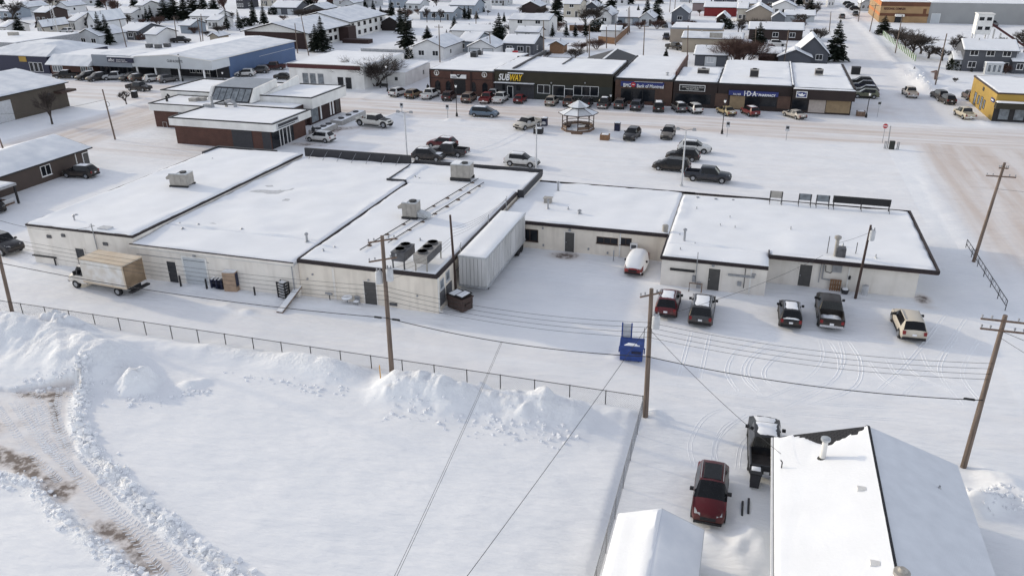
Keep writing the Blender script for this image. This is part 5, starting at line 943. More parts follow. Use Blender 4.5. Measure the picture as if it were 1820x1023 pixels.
# ------------------------------------------------------------------ near house and shed, lower right
T = thing('house', 'near house with steep snowy roof, metal chimney and dark bared shingles, lower right', 'house', (8.2, 33, 0))
xl, xr_, xm, yb, yf, e, rz_ = 3.35, 13.0, 8.1, 40.9, 20.0, 3.0, 4.62
MB().ext([(xl + .5, yf, -.4), (xr_ - .5, yf, -.4), (xr_ - .5, yf, e), (xm, yf, rz_ - .25), (xl + .5, yf, e)], (0, yb - yf - .5, 0)).build('wall', 'siding_pale', T)
sl_ = (rz_ - e) / (xm - xl); z0 = e - .05
MB().ext([(xl, yf, z0), (xm, yf, rz_), (xr_, yf, z0), (xr_, yf, z0 + .16), (xm, yf, rz_ + .16), (xl, yf, z0 + .16)], (0, yb - yf, 0)).build('roof_deck', 'dark', T)
MB().box(xl - .12, xl - .002, yf, yb, z0 - .02, z0 + .14).build('gutter', 'white', T)
def slope_z(x): return z0 + .16 + (rz_ - z0) * (x - xl) / (xm - xl) if x < xm else rz_ + .16 - (rz_ - z0) * (x - xm) / (xr_ - xm)
# bared shingles along the far edge of the left slope, laid as single pieces
sh = MB().box(0, .3, 0, .22, 0, .022).mesh('shingle', 'shingle_dark'); ang = math.atan2(rz_ - z0, xm - xl)
def bare_edge(x): return yb - .02 - ((.08 + 1.35 * math.exp(-((x - 6.0) / .95) ** 2)) if x < 6.0 else 1.43 * max(0, 1 - (x - 6.0) / 2.15) ** .8 + .03)
nsh = 0
for r_ in range(31):
    for c_ in range(16):
        x = xl + .12 + r_ * .15; yy = yb - .3 - c_ * .305 + (.15 if r_ % 2 else 0)
        if x > xm - .15 or yy + .3 > yb: continue
        if yy > bare_edge(x) - .45 and nsh < 290:
            o = bpy.data.objects.new('shingle', sh); C.objects.link(o); o.parent = T; w2 = TM[T] @ Vector((x, yy + .3, slope_z(x) + .006)); o.location = w2; o.rotation_euler = (0, -ang - .05, R(0)); o.rotation_euler = Matrix.Rotation(-ang - .06, 3, 'Y').to_euler(); o.location = TM[T] @ Vector((x, yy, slope_z(x) + .012)); nsh += 1
def roof_sheet(x0, x1, left):
    xs = np.linspace(x0, x1, 34); ys = np.linspace(yf, yb - .01, 120); X, Y = np.meshgrid(xs, ys, indexing='xy')
    Zs = np.vectorize(slope_z)(X); t = .13 + .05 * fbm(X, Y, .35, 3, 81) + .03 * fbm(X, Y, 1.6, 3, 82)
    if left:
        be = np.vectorize(bare_edge)(X) + .25 * fbm(X, Y, 2.2, 2, 84); cut = sm(be - Y + .35 * np.sin((X - xl) * 2 * np.pi / .3) * 0 + .5 * fbm(X, Y, 3.2, 2, 86), -.2, .25); rowsaw = .06 * np.abs(((X - xl) / .15) % 1 - .5); t = np.where(cut > 0, t * cut ** .6, -.1) - .02 * (1 - cut) ; t = np.where((cut < .5) & (fbm(X, Y, 5, 2, 85) > .02) & (cut > 0.02), -.06, t)
        t = t * np.clip((X - x0) / .15 + .35, 0, 1)
    else: t = .05 + .015 * fbm(X, Y, .6, 3, 83) - .02 * ((X - x0) < .22) + 0 * t
    Z = Zs + t; mb = MB(); W = len(xs); mb.v = [tuple(p) for p in np.stack([X, Y, Z], -1).reshape(-1, 3)]
    for j in range(len(ys) - 1):
        for i in range(W - 1): mb.f.append((j * W + i, j * W + i + 1, (j + 1) * W + i + 1, (j + 1) * W + i))
    mb.m = [0] * len(mb.f); return mb
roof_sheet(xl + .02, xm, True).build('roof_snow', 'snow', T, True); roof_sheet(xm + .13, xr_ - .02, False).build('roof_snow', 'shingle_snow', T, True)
MB().ext([(xm - .1, yf, rz_ + .15), (xm + .16, yf, rz_ + .12), (xm + .16, yf, rz_ + .2), (xm, yf, rz_ + .24)], (0, yb - yf, 0)).build('ridge_cap', 'shingle_dark', T)
p = g(1463, 806, 4.35); c = MB().lathe((p.x, p.y, slope_z(p.x) - .1), [(.17, 0), (.15, 1.25), (.15, 1.3)], 14).build('chimney_pipe', 'offwhite', T, True)
MB().lathe((p.x, p.y, slope_z(p.x) - .1), [(.12, 1.3), (.12, 1.36), (.25, 1.38), (.25, 1.5), (.1, 1.56)], 14).build('rain_cap', 'galv', c, True); MB().lathe((p.x, p.y, slope_z(p.x) - .12), [(.36, 0), (.3, .12), (.18, .3)], 12).build('flashing', 'dark', c, True)
p = g(1600, 1022, 5.0); MB().lathe((xm + .18, p.y, rz_), [(.2, 0), (.2, .42), (.34, .44), (.34, .6), (.2, .64), (.2, .7), (.12, .8)], 16).build('turbine_vent', 'unit', T, True)
for px, py in ((1532, 864), (1556, 997)): p = g(px, py, 4.8); MB().box(p.x - .2, p.x + .2, p.y - .14, p.y + .14, slope_z(p.x) - .05, slope_z(p.x) + .22).build('roof_vent', 'offwhite', T)
p = g(1672, 858, 4.0); vent_pipe(T, (p.x, p.y, slope_z(p.x) - .05), .25, .05, False)
p = g(1389, 830, 3.4); MB().tube([(p.x, p.y, slope_z(p.x)), (p.x, p.y, slope_z(p.x) + .5), (p.x - .1, p.y, slope_z(p.x) + .62)], .035, 6).build('service_mast', 'dark', T)
T = thing('shed', 'small shed with smooth snowy roof beside the red SUV, bottom edge', 'shed', (-2, 33, 0))
sx0, sx1, sm_, sy = -4.35, .12, -2.1, 33.15
MB().ext([(sx0 + .2, 24, -.3), (sx1 - .2, 24, -.3), (sx1 - .2, 24, 2.0), (sm_, 24, 2.75), (sx0 + .2, 24, 2.0)], (0, sy - .2 - 24, 0)).build('wall', 'siding_white', T)
MB().ext([(sx0, 23.8, 1.95), (sm_, 23.8, 2.8), (sx1, 23.8, 1.95), (sx1, 23.8, 2.05), (sm_, 23.8, 2.9), (sx0, 23.8, 2.05)], (0, sy - 23.8, 0)).build('roof', 'lightgrey', T)
snow_cap(T, sx0 + .02, sm_, 23.85, sy - .03, 2.05, .16, .3, z1=2.9, axis='x', rough=.04); snow_cap(T, sm_ - .0, sx1 - .02, 23.85, sy - .03, 2.9, .06, .3, z1=2.05, axis='x', m='thin_snow', rough=.01)
# roofs packed toward the upper border
for i, (x0, x1, y, w_, lab) in enumerate([(-10, 22, 34, 'bluegrey', 'blue-grey house under the grey bare tree, upper left corner'), (28, 56, 28, 'pale', 'pale house behind the first spruce at the upper left'), (62, 88, 42, 'brown', 'reddish brown low house behind the small cream house'), (100, 124, 24, 'white', 'white house under the thick trunked bare tree'), (130, 178, 10, 'pale', 'long pale house at the upper border left of the reddish tree'), (60, 92, 10, 'cream', 'cream house at the upper border near the left corner'), (262, 284, 18, 'pale', 'pale house behind the small spruces'), (318, 342, 8, 'white', 'white house glimpsed between the dense spruces'),
        (500, 530, 6, 'cream', 'cream house at the upper border right of the two storey house'), (540, 580, 30, 'mgrey', 'dark grey house with snowy roof behind the motel, left'), (640, 668, 4, 'white', 'white house at the upper border above the motel end'), (690, 716, 14, 'bluegrey', 'blue house at the upper border right of the motel'), (722, 748, 20, 'pale', 'pale house behind the brown thicket'), (946, 968, 10, 'white', 'white house at the upper border left of the tallest spruce'), (1012, 1040, 12, 'white', 'white house at the upper border right of the tallest spruce'), (1040, 1062, 26, 'mgrey', 'dark house between the bare tree pair'),
        (1088, 1112, 10, 'white', 'white house behind the back lane spruces'), (1208, 1236, 4, 'pale', 'pale house at the upper border above the dusty pink one'), (1310, 1342, 20, 'tan', 'tan house behind the cream house'), (1416, 1440, 8, 'beige', 'beige house at the upper border of the side street, left'), (1470, 1482, 14, 'white', 'white house at the upper border of the side street'), (1528, 1548, 20, 'pale', 'pale house right of the parked cars at the side street top'), (772, 806, 4, 'white', 'white house at the upper border above the long grey house'), (1128, 1156, 2, 'cream', 'cream house at the upper border above the blue bungalow')]):
    house(lab, (x0, y), (x1, y), 10, 2.8 + (i % 3) * .5, 1.6, 'xy'[i % 2], H + w_, 2, dr=0)
T = [o for o in C.objects if o.get('label', '').startswith('near house with')][0]
for yy in (38, 32, 26): window(T, F((12.5, 0, 0), '+x'), yy, 1.0, 1.4, 1.1, 'glass', 'white', 1)
window(T, F((0, 20, 0)), 6.2, 1.0, 1.5, 1.1, 'glass', 'white', 1); door(T, F((0, 20, 0)), 9.6, .95, 2.1, .1, 'door_grey', 'white')
for yy in (37, 30): window(T, F((3.85, 0, 0), '-x'), -yy, 1.0, 1.2, 1.0, 'glass', 'white', 1)
# ------------------------------------------------------------------ trees
def spruce_meshes(seed, slim=1.0, ragged=.25):
    r = random.Random(seed); tr = MB().tube([(0, 0, -.3), (0, 0, 3), (.05, 0, 9.6)], [.22, .16, .03], 7); cr = MB(); H_ = 10.0; lv = 30
    for i in range(lv):
        t = (i + r.random() * .5) / lv; z = 1.1 + (H_ - 1.2) * t; Lm = 2.35 * slim * (1 - t) ** .85 + .12; nb = int(13 - 6 * t); a0 = r.random() * 6.28
        for k in range(nb):
            a = a0 + 6.283 * k / nb + r.uniform(-.25, .25); L_ = Lm * r.uniform(1 - ragged * 2, 1.08); d = Vector((math.cos(a), math.sin(a), 0)); s = Vector((-d.y, d.x, 0)); dr = .32 - .5 * t
            mi = 1 if r.random() < .07 else 0
            for q in range(5):
                u = (q + .15) / 5; v = min(1, u + .42); p = d * (L_ * u) + Vector((0, 0, z - dr * L_ * u * u)); e = d * (L_ * v) + Vector((0, 0, z - dr * L_ * v * v - .05 * L_)); wd = (.30 + .34 * (1 - u)) * (.35 + .28 * L_) * r.uniform(.7, 1.2); up = Vector((0, 0, r.uniform(-.12, .05)))
                for sg_ in (-1, 1): cr.face([p, p.lerp(e, .55) + s * sg_ * wd * .8 + up - Vector((0, 0, .10 * L_ * .4)), e], mi)
                cr.face([p, p.lerp(e, .6) - Vector((0, 0, wd * .75)), e], 0)
    cr.face([(-.12, 0, 9.2), (.12, 0, 9.2), (0, 0, 10.1)], 0); cr.face([(0, -.12, 9.2), (0, .12, 9.2), (0, 0, 10.1)], 0)
    return tr.mesh('trunk', 'bark'), cr.mesh('crown', ['needle', 'needle_snow'])
def bare_meshes(seed, depth=5, spread=.55, trunk=1.6, bushy=False, m='bark', L0=2.2):
    r = random.Random(seed); tr, cr = MB(), MB()
    def grow(p, d, L_, rad, dep):
        n = 3 if dep > depth - 2 else 2; pts = [p]; dd = d.copy()
        for i in range(n): dd = (dd + Vector((r.uniform(-1, 1), r.uniform(-1, 1), r.uniform(-.4, .7))) * .16).normalized(); pts.append(pts[-1] + dd * L_ / n)
        (tr if dep >= depth - 1 else cr).tube(pts, [rad * (1 - .38 * i / n) for i in range(n + 1)], 5 if dep > depth - 2 else 3, 0, False)
        if dep == 0: return
        for k in range(r.choice((4, 4, 5)) if dep > 1 else 5):
            t = r.uniform(.45, 1.0); j = min(n - 1, int(t * n)); q = pts[j].lerp(pts[j + 1], t * n - j if t < 1 else 1); ax = Vector((r.uniform(-1, 1), r.uniform(-1, 1), r.uniform(-.5, .5))).normalized(); nd = (dd + ax * spread * r.uniform(.7, 1.5) + Vector((0, 0, .12))).normalized(); grow(q, nd, L_ * r.uniform(.58, .82), rad * .6, dep - 1)
    if bushy:
        for k in range(11): a = k * .9; grow(Vector((.15 * math.cos(a), .15 * math.sin(a), -.1)), Vector((math.cos(a) * .55, math.sin(a) * .55, 1)).normalized(), L0, .075, depth - 1)
    else: tr.tube([(0, 0, -.3), (0, 0, 0)], .17, 6); grow(Vector((0, 0, 0)), Vector((.03, 0, 1)), trunk + 1.0, .19, depth)
    zs = [v[2] for v in cr.v + tr.v]; s = 10 / max(zs)
    for b in (tr, cr): b.v = [(x * s, y * s, z * s) for x, y, z in b.v]
    return tr.mesh('trunk', m), cr.mesh('crown', m)
def ball_meshes(seed, m='needle'):
    r = random.Random(seed); cr = MB()
    for i in range(1100):
        u = r.uniform(-.15, 1); a = r.random() * 6.28; q = math.sqrt(max(0, 1 - u * u)); k = r.uniform(.72, 1.04) * (1 + .12 * math.sin(3 * a + 5 * u)); p = Vector((q * math.cos(a) * 5.2 * k, q * math.sin(a) * 5.2 * k, 1.2 + 8.6 * max(u, -.1) * k)); w_ = r.uniform(.5, 1.3)
        cr.face([p + Vector((r.uniform(-1, 1), r.uniform(-1, 1), r.uniform(-1, 1))) * w_ for _ in range(3)], 1 if r.random() < .12 and u > .3 else 0)
    return MB().tube([(0, 0, -.3), (0, 0, 5)], [.3, .1], 5).mesh('trunk', 'bark'), cr.mesh('crown', [m, 'needle_snow'])
TREES = {'s0': spruce_meshes(1), 's1': spruce_meshes(2, .85), 's2': spruce_meshes(3, 1.15, .35), 's3': spruce_meshes(5, .72, .4),
         'b0': bare_meshes(11), 'b1': bare_meshes(12, 5, .7), 'b2': bare_meshes(13, 5, .5, 1.2, m='bark_brown'), 'b3': bare_meshes(14, 4, .75, .8), 'w0': bare_meshes(15, 5, .6, bushy=True), 'w1': bare_meshes(16, 5, .5, bushy=True, m='bark_brown', L0=2.6), 'j0': ball_meshes(21), 'j1': ball_meshes(22, 'brush')}
def tree(k, px, py, top, label, wid=1.0, group=None):
    p = g(px, py); h = max(1.0, wp(px, top, p.y)[1]); names = {'s': ('spruce_tree', 'tree'), 'b': ('bare_tree', 'tree'), 'w': ('bare_bush', 'bush'), 'j': ('evergreen_bush' if k == 'j0' else 'bare_bush', 'bush')}[k[0]]
    T = thing(names[0], label, names[1], (p.x, p.y, 0), rnd.uniform(0, 6.28), group or {'s': 'spruce trees of the town', 'b': 'bare trees of the town', 'w': 'bushes of the town', 'j': 'bushes of the town'}[k[0]])
    wid *= 1.35 if k[0] == 's' else 1.1; T.scale = (h / 10 * wid, h / 10 * wid, h / 10)
    for nm, me in zip(('trunk', 'crown'), TREES[k]): o = bpy.data.objects.new(nm, me); C.objects.link(o); o.parent = T
for a in [
    ('s0', 36, 62, 25, 'dark spruce at the left border beside the small cream house', 1.1), ('s0', 182, 80, 20, 'left one of the tall twin spruces beside the grey gabled house', .9), ('s1', 194, 80, 25, 'right one of the tall twin spruces beside the grey gabled house', 1.0),
    ('s1', 262, 39, 12, 'left one of two small spruces by the white two storey house'), ('s1', 270, 39, 9, 'right one of two small spruces by the white two storey house'), ('s2', 295, 36, -6, 'dark spruce at the left end of the dense spruce row', 1.4), ('s2', 312, 34, -10, 'second dark spruce from the left in the dense row', 1.4),
    ('s0', 330, 36, -8, 'third dark spruce in the dense row, above the long white house', 1.4), ('s2', 346, 30, -12, 'fourth dark spruce in the dense row', 1.5), ('s0', 362, 28, -8, 'fifth dark spruce in the dense row', 1.4), ('s2', 382, 27, -10, 'spruce at the right end of the dense row', 1.4), ('s1', 452, 44, -4, 'slim tall spruce in front of the dark grey row house', .8), ('s1', 470, 45, 6, 'shorter spruce right of the slim tall one'),
    ('s3', 405, 54, 18, 'thin ragged spruce with open branches, left of two'), ('s3', 426, 54, 16, 'thin ragged spruce with open branches, right of two'), ('s0', 534, 18, -12, 'dark spruce behind the motel, left of pair'), ('s1', 546, 16, -12, 'dark spruce behind the motel, right of pair'),
    ('s2', 563, 92, 42, 'left one of the snowy spruce pair in front of the motel', 1.0), ('s1', 574, 92, 28, 'right one of the snowy spruce pair in front of the motel', 1.2), ('s3', 724, 88, 8, 'tall ragged spruce with high bare stem beside the motel lawn', 1.25), ('s1', 713, 60, 10, 'dark spruce behind the tall ragged one', 1.0),
    ('s1', 653, 21, 6, 'small dark spruce left of the group behind the motel'), ('s1', 664, 24, -2, 'middle spruce of the group behind the motel'), ('s0', 677, 27, 10, 'low spruce right in the group behind the motel'), ('s2', 696, 28, 0, 'dark round topped spruce above the motel garage'),
    ('s2', 760, 70, 45, 'snow dusted spruce on the motel lawn edge', 1.4), ('s0', 808, 58, 28, 'spruce standing alone in the open white lot', 1.2), ('s1', 794, 66, 52, 'tiny spruce at the left end of the flat white house'), ('s2', 887, 76, 22, 'big dark spruce beside the flat white house', 1.05), ('s1', 896, 40, 21, 'small spruce just behind the big dark one'),
    ('s1', 826, 34, 10, 'left spruce of three beside the long grey house'), ('s1', 833, 35, 10, 'middle spruce of three beside the long grey house'), ('s2', 847, 34, 20, 'low right spruce of three beside the long grey house', 1.3), ('s0', 988, 42, -14, 'tallest broad dark spruce near the top centre', 1.1), ('s3', 982, 66, 40, 'spruce left of four behind the wooden fence', 1.2), ('s3', 1006, 66, 38, 'second of four spruces behind the wooden fence', 1.2),
    ('s3', 1022, 66, 40, 'third of four spruces behind the wooden fence', 1.2), ('s3', 1040, 66, 30, 'right tall one of four spruces behind the wooden fence'), ('s2', 1060, 22, -16, 'dark spruce at the top edge behind bare trees', 1.3), ('s2', 1085, 20, -16, 'dark spruce at the top edge left of the back lane poles', 1.2), ('s0', 1134, 26, 8, 'small spruce near the top of the back lane'), ('s2', 1166, 40, -6, 'big spruce right of the pale blue bungalow', 1.1), ('s0', 1150, 24, -6, 'spruce behind the pale blue bungalow roof'),
    ('s1', 1183, 108, 84, 'small spruce poking up behind the bank roof', 1.2), ('s2', 1346, 96, 38, 'wide dark spruce left of the long brown bungalow', 1.15), ('s0', 1483, 109, 34, 'large perfect spruce at the corner of the side street', 1.15), ('s2', 1440, 20, -8, 'dark broad spruce at the top of the side street', 1.2), ('s2', 1569, 62, 27, 'dark evergreen in front of the orange complex', 1.5), ('s0', 1320, 8, -16, 'dark spruce at the top edge above the cream house', 1.2),
    ('s1', 1726, 128, 118, 'tiny snow topped spruce behind the yellow building'), ('s1', 1624, 128, 117, 'tiny snow topped spruce beside the side street'),
    ('j0', 724, 104, 86, 'round dark bush with snow patches beside the white bungalow', 1.1), ('j0', 1696, 124, 101, 'round brown-green bush left of the farmhouse', 1.0), ('j1', 142, 20, 7, 'round grey brush at the far upper left', 1.6), ('j1', 250, 71, 58, 'brown brush in front of the low house'), ('j0', 855, 22, 9, 'dark clipped shrub beside the white two storey house', .9), ('j0', 486, 26, 12, 'round dark bush left of the white garage doors', 1.2),
    ('b0', 93, 221, 158, 'bare young tree on the snowy verge of the cross street', .95), ('b3', 225, 186, 162, 'small bare tree beside the black litter bin', 1.0), ('b1', 24, 40, -4, 'grey bare tree at the upper left corner', 1.2), ('b1', 60, 22, -10, 'grey bare tree behind the first bare tree, upper left'), ('b0', 95, 20, -8, 'thin bare tree near the top left roofs'), ('b1', 112, 22, -4, 'bare tree with thick trunk above the carport house'),
    ('b2', 208, 40, -4, 'reddish brown bare tree above the low house', 1.0), ('b2', 190, 20, -6, 'reddish bare tree at the top edge behind the twin spruce'), ('b2', 402, 32, -8, 'rust brown bare tree in front of the dark row house', .9), ('w0', 668, 153, 99, 'large bare spreading tree at the white building corner', 1.7),
    ('b2', 565, 18, -8, 'brown bare tree left of two behind the motel'), ('b2', 590, 20, -6, 'brown bare tree right of two behind the motel'), ('w1', 722, 34, 12, 'brown brushy thicket behind the tall ragged spruce', 1.5), ('b0', 759, 40, 12, 'slim bare tree in the yard of the long grey house, left', .8), ('b0', 783, 40, 14, 'slim bare tree in the yard of the long grey house, right', .8), ('b0', 772, 38, 20, 'small bare tree in the yard of the long grey house, middle', .8),
    ('w0', 866, 60, 40, 'frosty bare bush beside the big dark spruce'), ('b1', 1040, 48, 8, 'dense bare tree left of pair above the wooden fence', 1.1), ('b1', 1055, 48, 4, 'dense bare tree right of pair above the wooden fence', 1.1), ('w1', 1060, 88, 66, 'brown thicket along the wooden fence', 1.8), ('w1', 1030, 90, 72, 'brown thicket left of the fence end', 1.8), ('w0', 1020, 105, 84, 'frosty bush right of the timber shed', 1.3), ('w0', 972, 103, 90, 'small frosty bush left of the timber shed', 1.3),
    ('b2', 1222, 62, 34, 'rusty bare tree in front of the tan workshop', 1.5), ('w1', 1300, 117, 62, 'tall brown bare tree in front of the beige workshop, left', 1.5), ('w1', 1322, 116, 58, 'tall brown bare tree in front of the beige workshop, right', 1.5), ('b1', 1312, 58, 28, 'grey bare tree beside the cream house', 1.3), ('b1', 1330, 54, 30, 'grey bare tree left of the brown bungalow', 1.3), ('w0', 1453, 73, 47, 'bare bush at the end of the brown bungalow'), ('b3', 1430, 46, 24, 'twiggy bare tree along the side street', 1.6), ('b1', 1450, 28, 0, 'tall bare tree along the upper side street', 1.0),
    ('w1', 1360, 114, 92, 'brown brush beside the brown shed roof', 1.4), ('w1', 1420, 49, 36, 'dark brown hedge behind the brown bungalow', 2.0), ('b1', 1590, 76, 46, 'dark bare orchard tree nearest the orange complex', 1.9), ('b1', 1608, 88, 48, 'dark bare orchard tree by the green fence, second', 2.0), ('b1', 1622, 100, 50, 'dark bare orchard tree by the green fence, third', 1.9), ('b1', 1636, 96, 52, 'dark bare orchard tree by the green fence, fourth', 1.9), ('b3', 1650, 104, 78, 'low bare orchard tree with snow under it', 1.6),
    ('b1', 1696, 96, 62, 'bare orchard tree with dark trunk left of the play tower', 1.1), ('b1', 1708, 84, 58, 'bare orchard tree just left of the play tower'), ('b3', 1674, 108, 84, 'low spreading orchard tree behind the round bush', 1.8), ('b0', 1818, 100, 45, 'tall bare tree at the right border', 1.1), ('b3', 1780, 84, 66, 'small grey bare tree beside the red slide', 1.4), ('w1', 1787, 131, 110, 'brown bush against the farmhouse wall', .8), ('w0', 1697, 146, 138, 'clump of dry stems in the farmhouse yard', 1.0)]:
    tree(*a)
# trees that run out of the picture at the upper border
r_ = random.Random(40); xs_b = [x for x in range(18, 1440, 58) if not (868 < x < 925 or 1180 < x < 1215)]
ORD = 'first second third fourth fifth sixth seventh eighth ninth tenth eleventh twelfth thirteenth fourteenth fifteenth sixteenth seventeenth eighteenth nineteenth twentieth twenty-first twenty-second twenty-third twenty-fourth twenty-fifth'.split()
for k, x in enumerate(xs_b):
    py = r_.uniform(5, 15); kd = r_.choice(['s0', 's2', 'b1', 's2', 's1', 'b2']); tree(kd, x + r_.uniform(-16, 16), py, py - r_.uniform(22, 34), ('dark spruce' if kd[0] == 's' else 'bare tree') + ' cut off by the upper border, ' + ORD[k] + ' of that row from the left', 1.15, 'trees along the upper border')
# bushes and thin trees of the back yards, row by row
for nm, x0, x1, n, y0, y1, hh in (('upper left yards', 12, 440, 15, 50, 42, 15), ('yards behind the motel', 500, 990, 17, 33, 27, 14), ('yards behind the shops', 905, 1420, 17, 60, 52, 15), ('yards above the hall roof', 195, 395, 8, 68, 60, 11), ('yards right of the spruce row', 1215, 1440, 9, 26, 20, 12)):
    for k in range(n):
        t = k / (n - 1); x = x0 + (x1 - x0) * t + r_.uniform(-9, 9); y = y0 + (y1 - y0) * t + r_.uniform(-5, 5)
        if 870 < x < 905 and y < 60: continue
        kd = r_.choice(['w1', 'w0', 'b1', 'b2', 'b0', 'w1', 'j0']); tree(kd, x, y, y - hh * r_.uniform(.6, 1.5), {'w': 'leafless bush', 'b': 'thin leafless tree', 'j': 'dark evergreen bush'}[kd[0]] + ' in the ' + nm + ', ' + ORD[k] + ' from the left', 1.4, 'greenery of the back yards')
# ------------------------------------------------------------------ vehicles: a body lofted from sections, glass, wheels, lamps
def loft(st, glass):
    """st: list of (x, [(y, z) half sections, bottom to middle]); glass maps part name -> list of (station, strip)"""
    n = len(st[0][1]); parts = {'body': MB()}
    for nm in set(glass.values()): parts.setdefault(nm, MB())
    for i in range(len(st) - 1):
        for j in range(n - 1):
            b = parts[glass.get((i, j), 'body')]
            for s in (1, -1):
                q = [Vector((st[i][0], s * st[i][1][j][0], st[i][1][j][1])), Vector((st[i + 1][0], s * st[i + 1][1][j][0], st[i + 1][1][j][1])), Vector((st[i + 1][0], s * st[i + 1][1][j + 1][0], st[i + 1][1][j + 1][1])), Vector((st[i][0], s * st[i][1][j + 1][0], st[i][1][j + 1][1]))]
                if s < 0: q.reverse()
                b.face(q)
    for k, rev in ((0, True), (-1, False)):
        x, sec = st[k]; lp = [Vector((x, y, z)) for y, z in sec] + [Vector((x, -y, z)) for y, z in reversed(sec[:-1])]
        parts['body'].face(lp if not rev else lp[::-1])
    return parts
def weld(mb):
    d = {}; nv = []; mp = []
    for v in mb.v:
        k = (round(v[0], 4), round(v[1], 4), round(v[2], 4))
        if k not in d: d[k] = len(nv); nv.append(v)
        mp.append(d[k])
    mb.v = nv; mb.f = [tuple(dict.fromkeys(mp[i] for i in f)) for f in mb.f]; keep = [i for i, f in enumerate(mb.f) if len(f) > 2]; mb.f = [mb.f[i] for i in keep]; mb.m = [0] * len(mb.f); return mb
def sec(w_, zb, zs, wt, zt, crown=.03, zmid=None):
    zm = zmid or (zb + (zs - zb) * .45)
    return [(w_ * .86, zb), (w_ * .985, zb + .13), (w_, zm), (w_ * .975, zs), (wt, zt - .05), (wt * .86, zt), (0, zt + crown)]
def car_spec(kind):
    # L, half width, stations, glass; x runs from the tail (0) to the nose
    if kind in ('suv', 'van', 'hatch'):
        L, W, Hh, hood, zs = {'suv': (4.65, .93, 1.68, 1.08, 1.10), 'van': (5.1, .99, 1.74, 1.06, 1.08), 'hatch': (4.35, .89, 1.50, .98, 1.0)}[kind]
        x0, x1, x2 = {'suv': (.58, 2.62, 3.40), 'van': (.42, 3.1, 4.2), 'hatch': (.7, 2.4, 3.25)}[kind]
        wt = W * (.74 if kind != 'van' else .78); zb = .32 if kind == 'suv' else .26
        st = [(0, sec(W * .90, zb + .12, .78, W * .78, .84)), (.05, sec(W * .96, zb, .86, W * .86, .94)), (.10, sec(W * .98, zb, zs - .02, W * .87, zs + .02)), (x0, sec(W, zb, zs, wt * .97, Hh - .04)), (x0 + .16, sec(W, zb, zs, wt, Hh))]
        span = (x1 - .05) - (x0 + .16); nwin = 3 if kind == 'van' else 2
        xs = []
        for k in range(nwin): a = x0 + .16 + span * k / nwin; b = x0 + .16 + span * (k + 1) / nwin; xs += [b - .09, b]
        for x in xs: st.append((x, sec(W, zb, zs, wt, Hh + .01)))
        iw = len(st) - 1
        st += [(x2, sec(W, zb, zs - .01, W * .86, hood + .02)), (x2 + (L - x2) * .45, sec(W * .99, zb, zs - .06, W * .85, hood - .03)), (L - .42, sec(W * .965, zb, .86, W * .80, hood - .13)), (L - .16, sec(W * .90, zb + .02, .78, W * .72, .86)), (L - .03, sec(W * .78, zb + .06, .68, W * .62, .76)), (L, sec(W * .70, zb + .1, .62, W * .58, .68))]
        gl = {(2, 4): 'rear_window', (2, 5): 'rear_window', (iw, 4): 'windshield', (iw, 5): 'windshield', (2, 3): 'body'}
        for k in range(4, iw): gl[(k, 3)] = 'side_window'
        gl[(iw, 3)] = 'side_window'
        return dict(L=L, W=W, H=Hh, st=st, gl=gl, ax=(.88 if kind != 'van' else .95, L - .88), wr=.37 if kind == 'suv' else .33, roof=(x0 + .2, x1 - .15, wt), hood=(x2 + .1, L - .35, hood), tail=(.1, 1.0), belt=zs)
    if kind == 'sedan':
        L, W, Hh, hood, zs = 4.8, .9, 1.44, .93, .92; wt = W * .72; zb = .25
        st = [(0, sec(W * .88, zb + .12, .72, W * .76, .80)), (.08, sec(W * .95, zb, .84, W * .84, .98)), (.75, sec(W, zb, zs, W * .84, 1.02)), (1.35, sec(W, zb, zs, wt, Hh - .03)), (1.5, sec(W, zb, zs, wt, Hh)), (2.15, sec(W, zb, zs, wt, Hh + .01)), (2.23, sec(W, zb, zs, wt, Hh + .01)), (2.75, sec(W, zb, zs, wt, Hh - .02)), (3.5, sec(W, zb, zs - .02, W * .84, hood + .02)), (4.4, sec(W * .96, zb, .82, W * .8, .82)), (4.7, sec(W * .92, zb + .03, .7, W * .76, .72)), (4.8, sec(W * .84, zb + .1, .6, W * .68, .64))]
        return dict(L=L, W=W, H=Hh, st=st, gl={(2, 4): 'rear_window', (2, 5): 'rear_window', (7, 4): 'windshield', (7, 5): 'windshield', (4, 3): 'side_window', (6, 3): 'side_window', (3, 3): 'side_window', (7, 3): 'side_window'}, ax=(.95, 3.9), wr=.33, roof=(1.4, 2.7, wt), hood=(3.6, 4.5, .9), tail=(.02, .75), belt=zs)
    L, W, Hh, hood, zs = 5.75, 1.0, 1.88, 1.22, 1.14; wt = W * .76; zb = .42; bd = 1.9          # pickup with an open box
    def bed(w_, zt): return [(w_ * .86, zb), (w_ * .985, zb + .13), (w_, .8), (w_ * .975, zt), (w_ - .1, zt + .01), (w_ - .12, .72), (0, .71)]
    st = [(.06, bed(W * .98, 1.2)), (bd - .08, bed(W, 1.22)), (bd - .06, sec(W, zb, zs, W * .86, 1.24)), (bd + .12, sec(W, zb, zs, wt * .98, Hh - .03)), (bd + .24, sec(W, zb, zs, wt, Hh)), (bd + .95, sec(W, zb, zs, wt, Hh + .01)), (bd + 1.05, sec(W, zb, zs, wt, Hh + .01)), (bd + 1.85, sec(W, zb, zs, wt, Hh - .03)), (bd + 2.4, sec(W, zb, zs, W * .87, hood + .02)), (5.45, sec(W * .98, zb, 1.05, W * .85, hood - .08)), (5.66, sec(W * .95, zb + .02, .95, W * .8, 1.0)), (5.75, sec(W * .88, zb + .08, .8, W * .74, .86))]
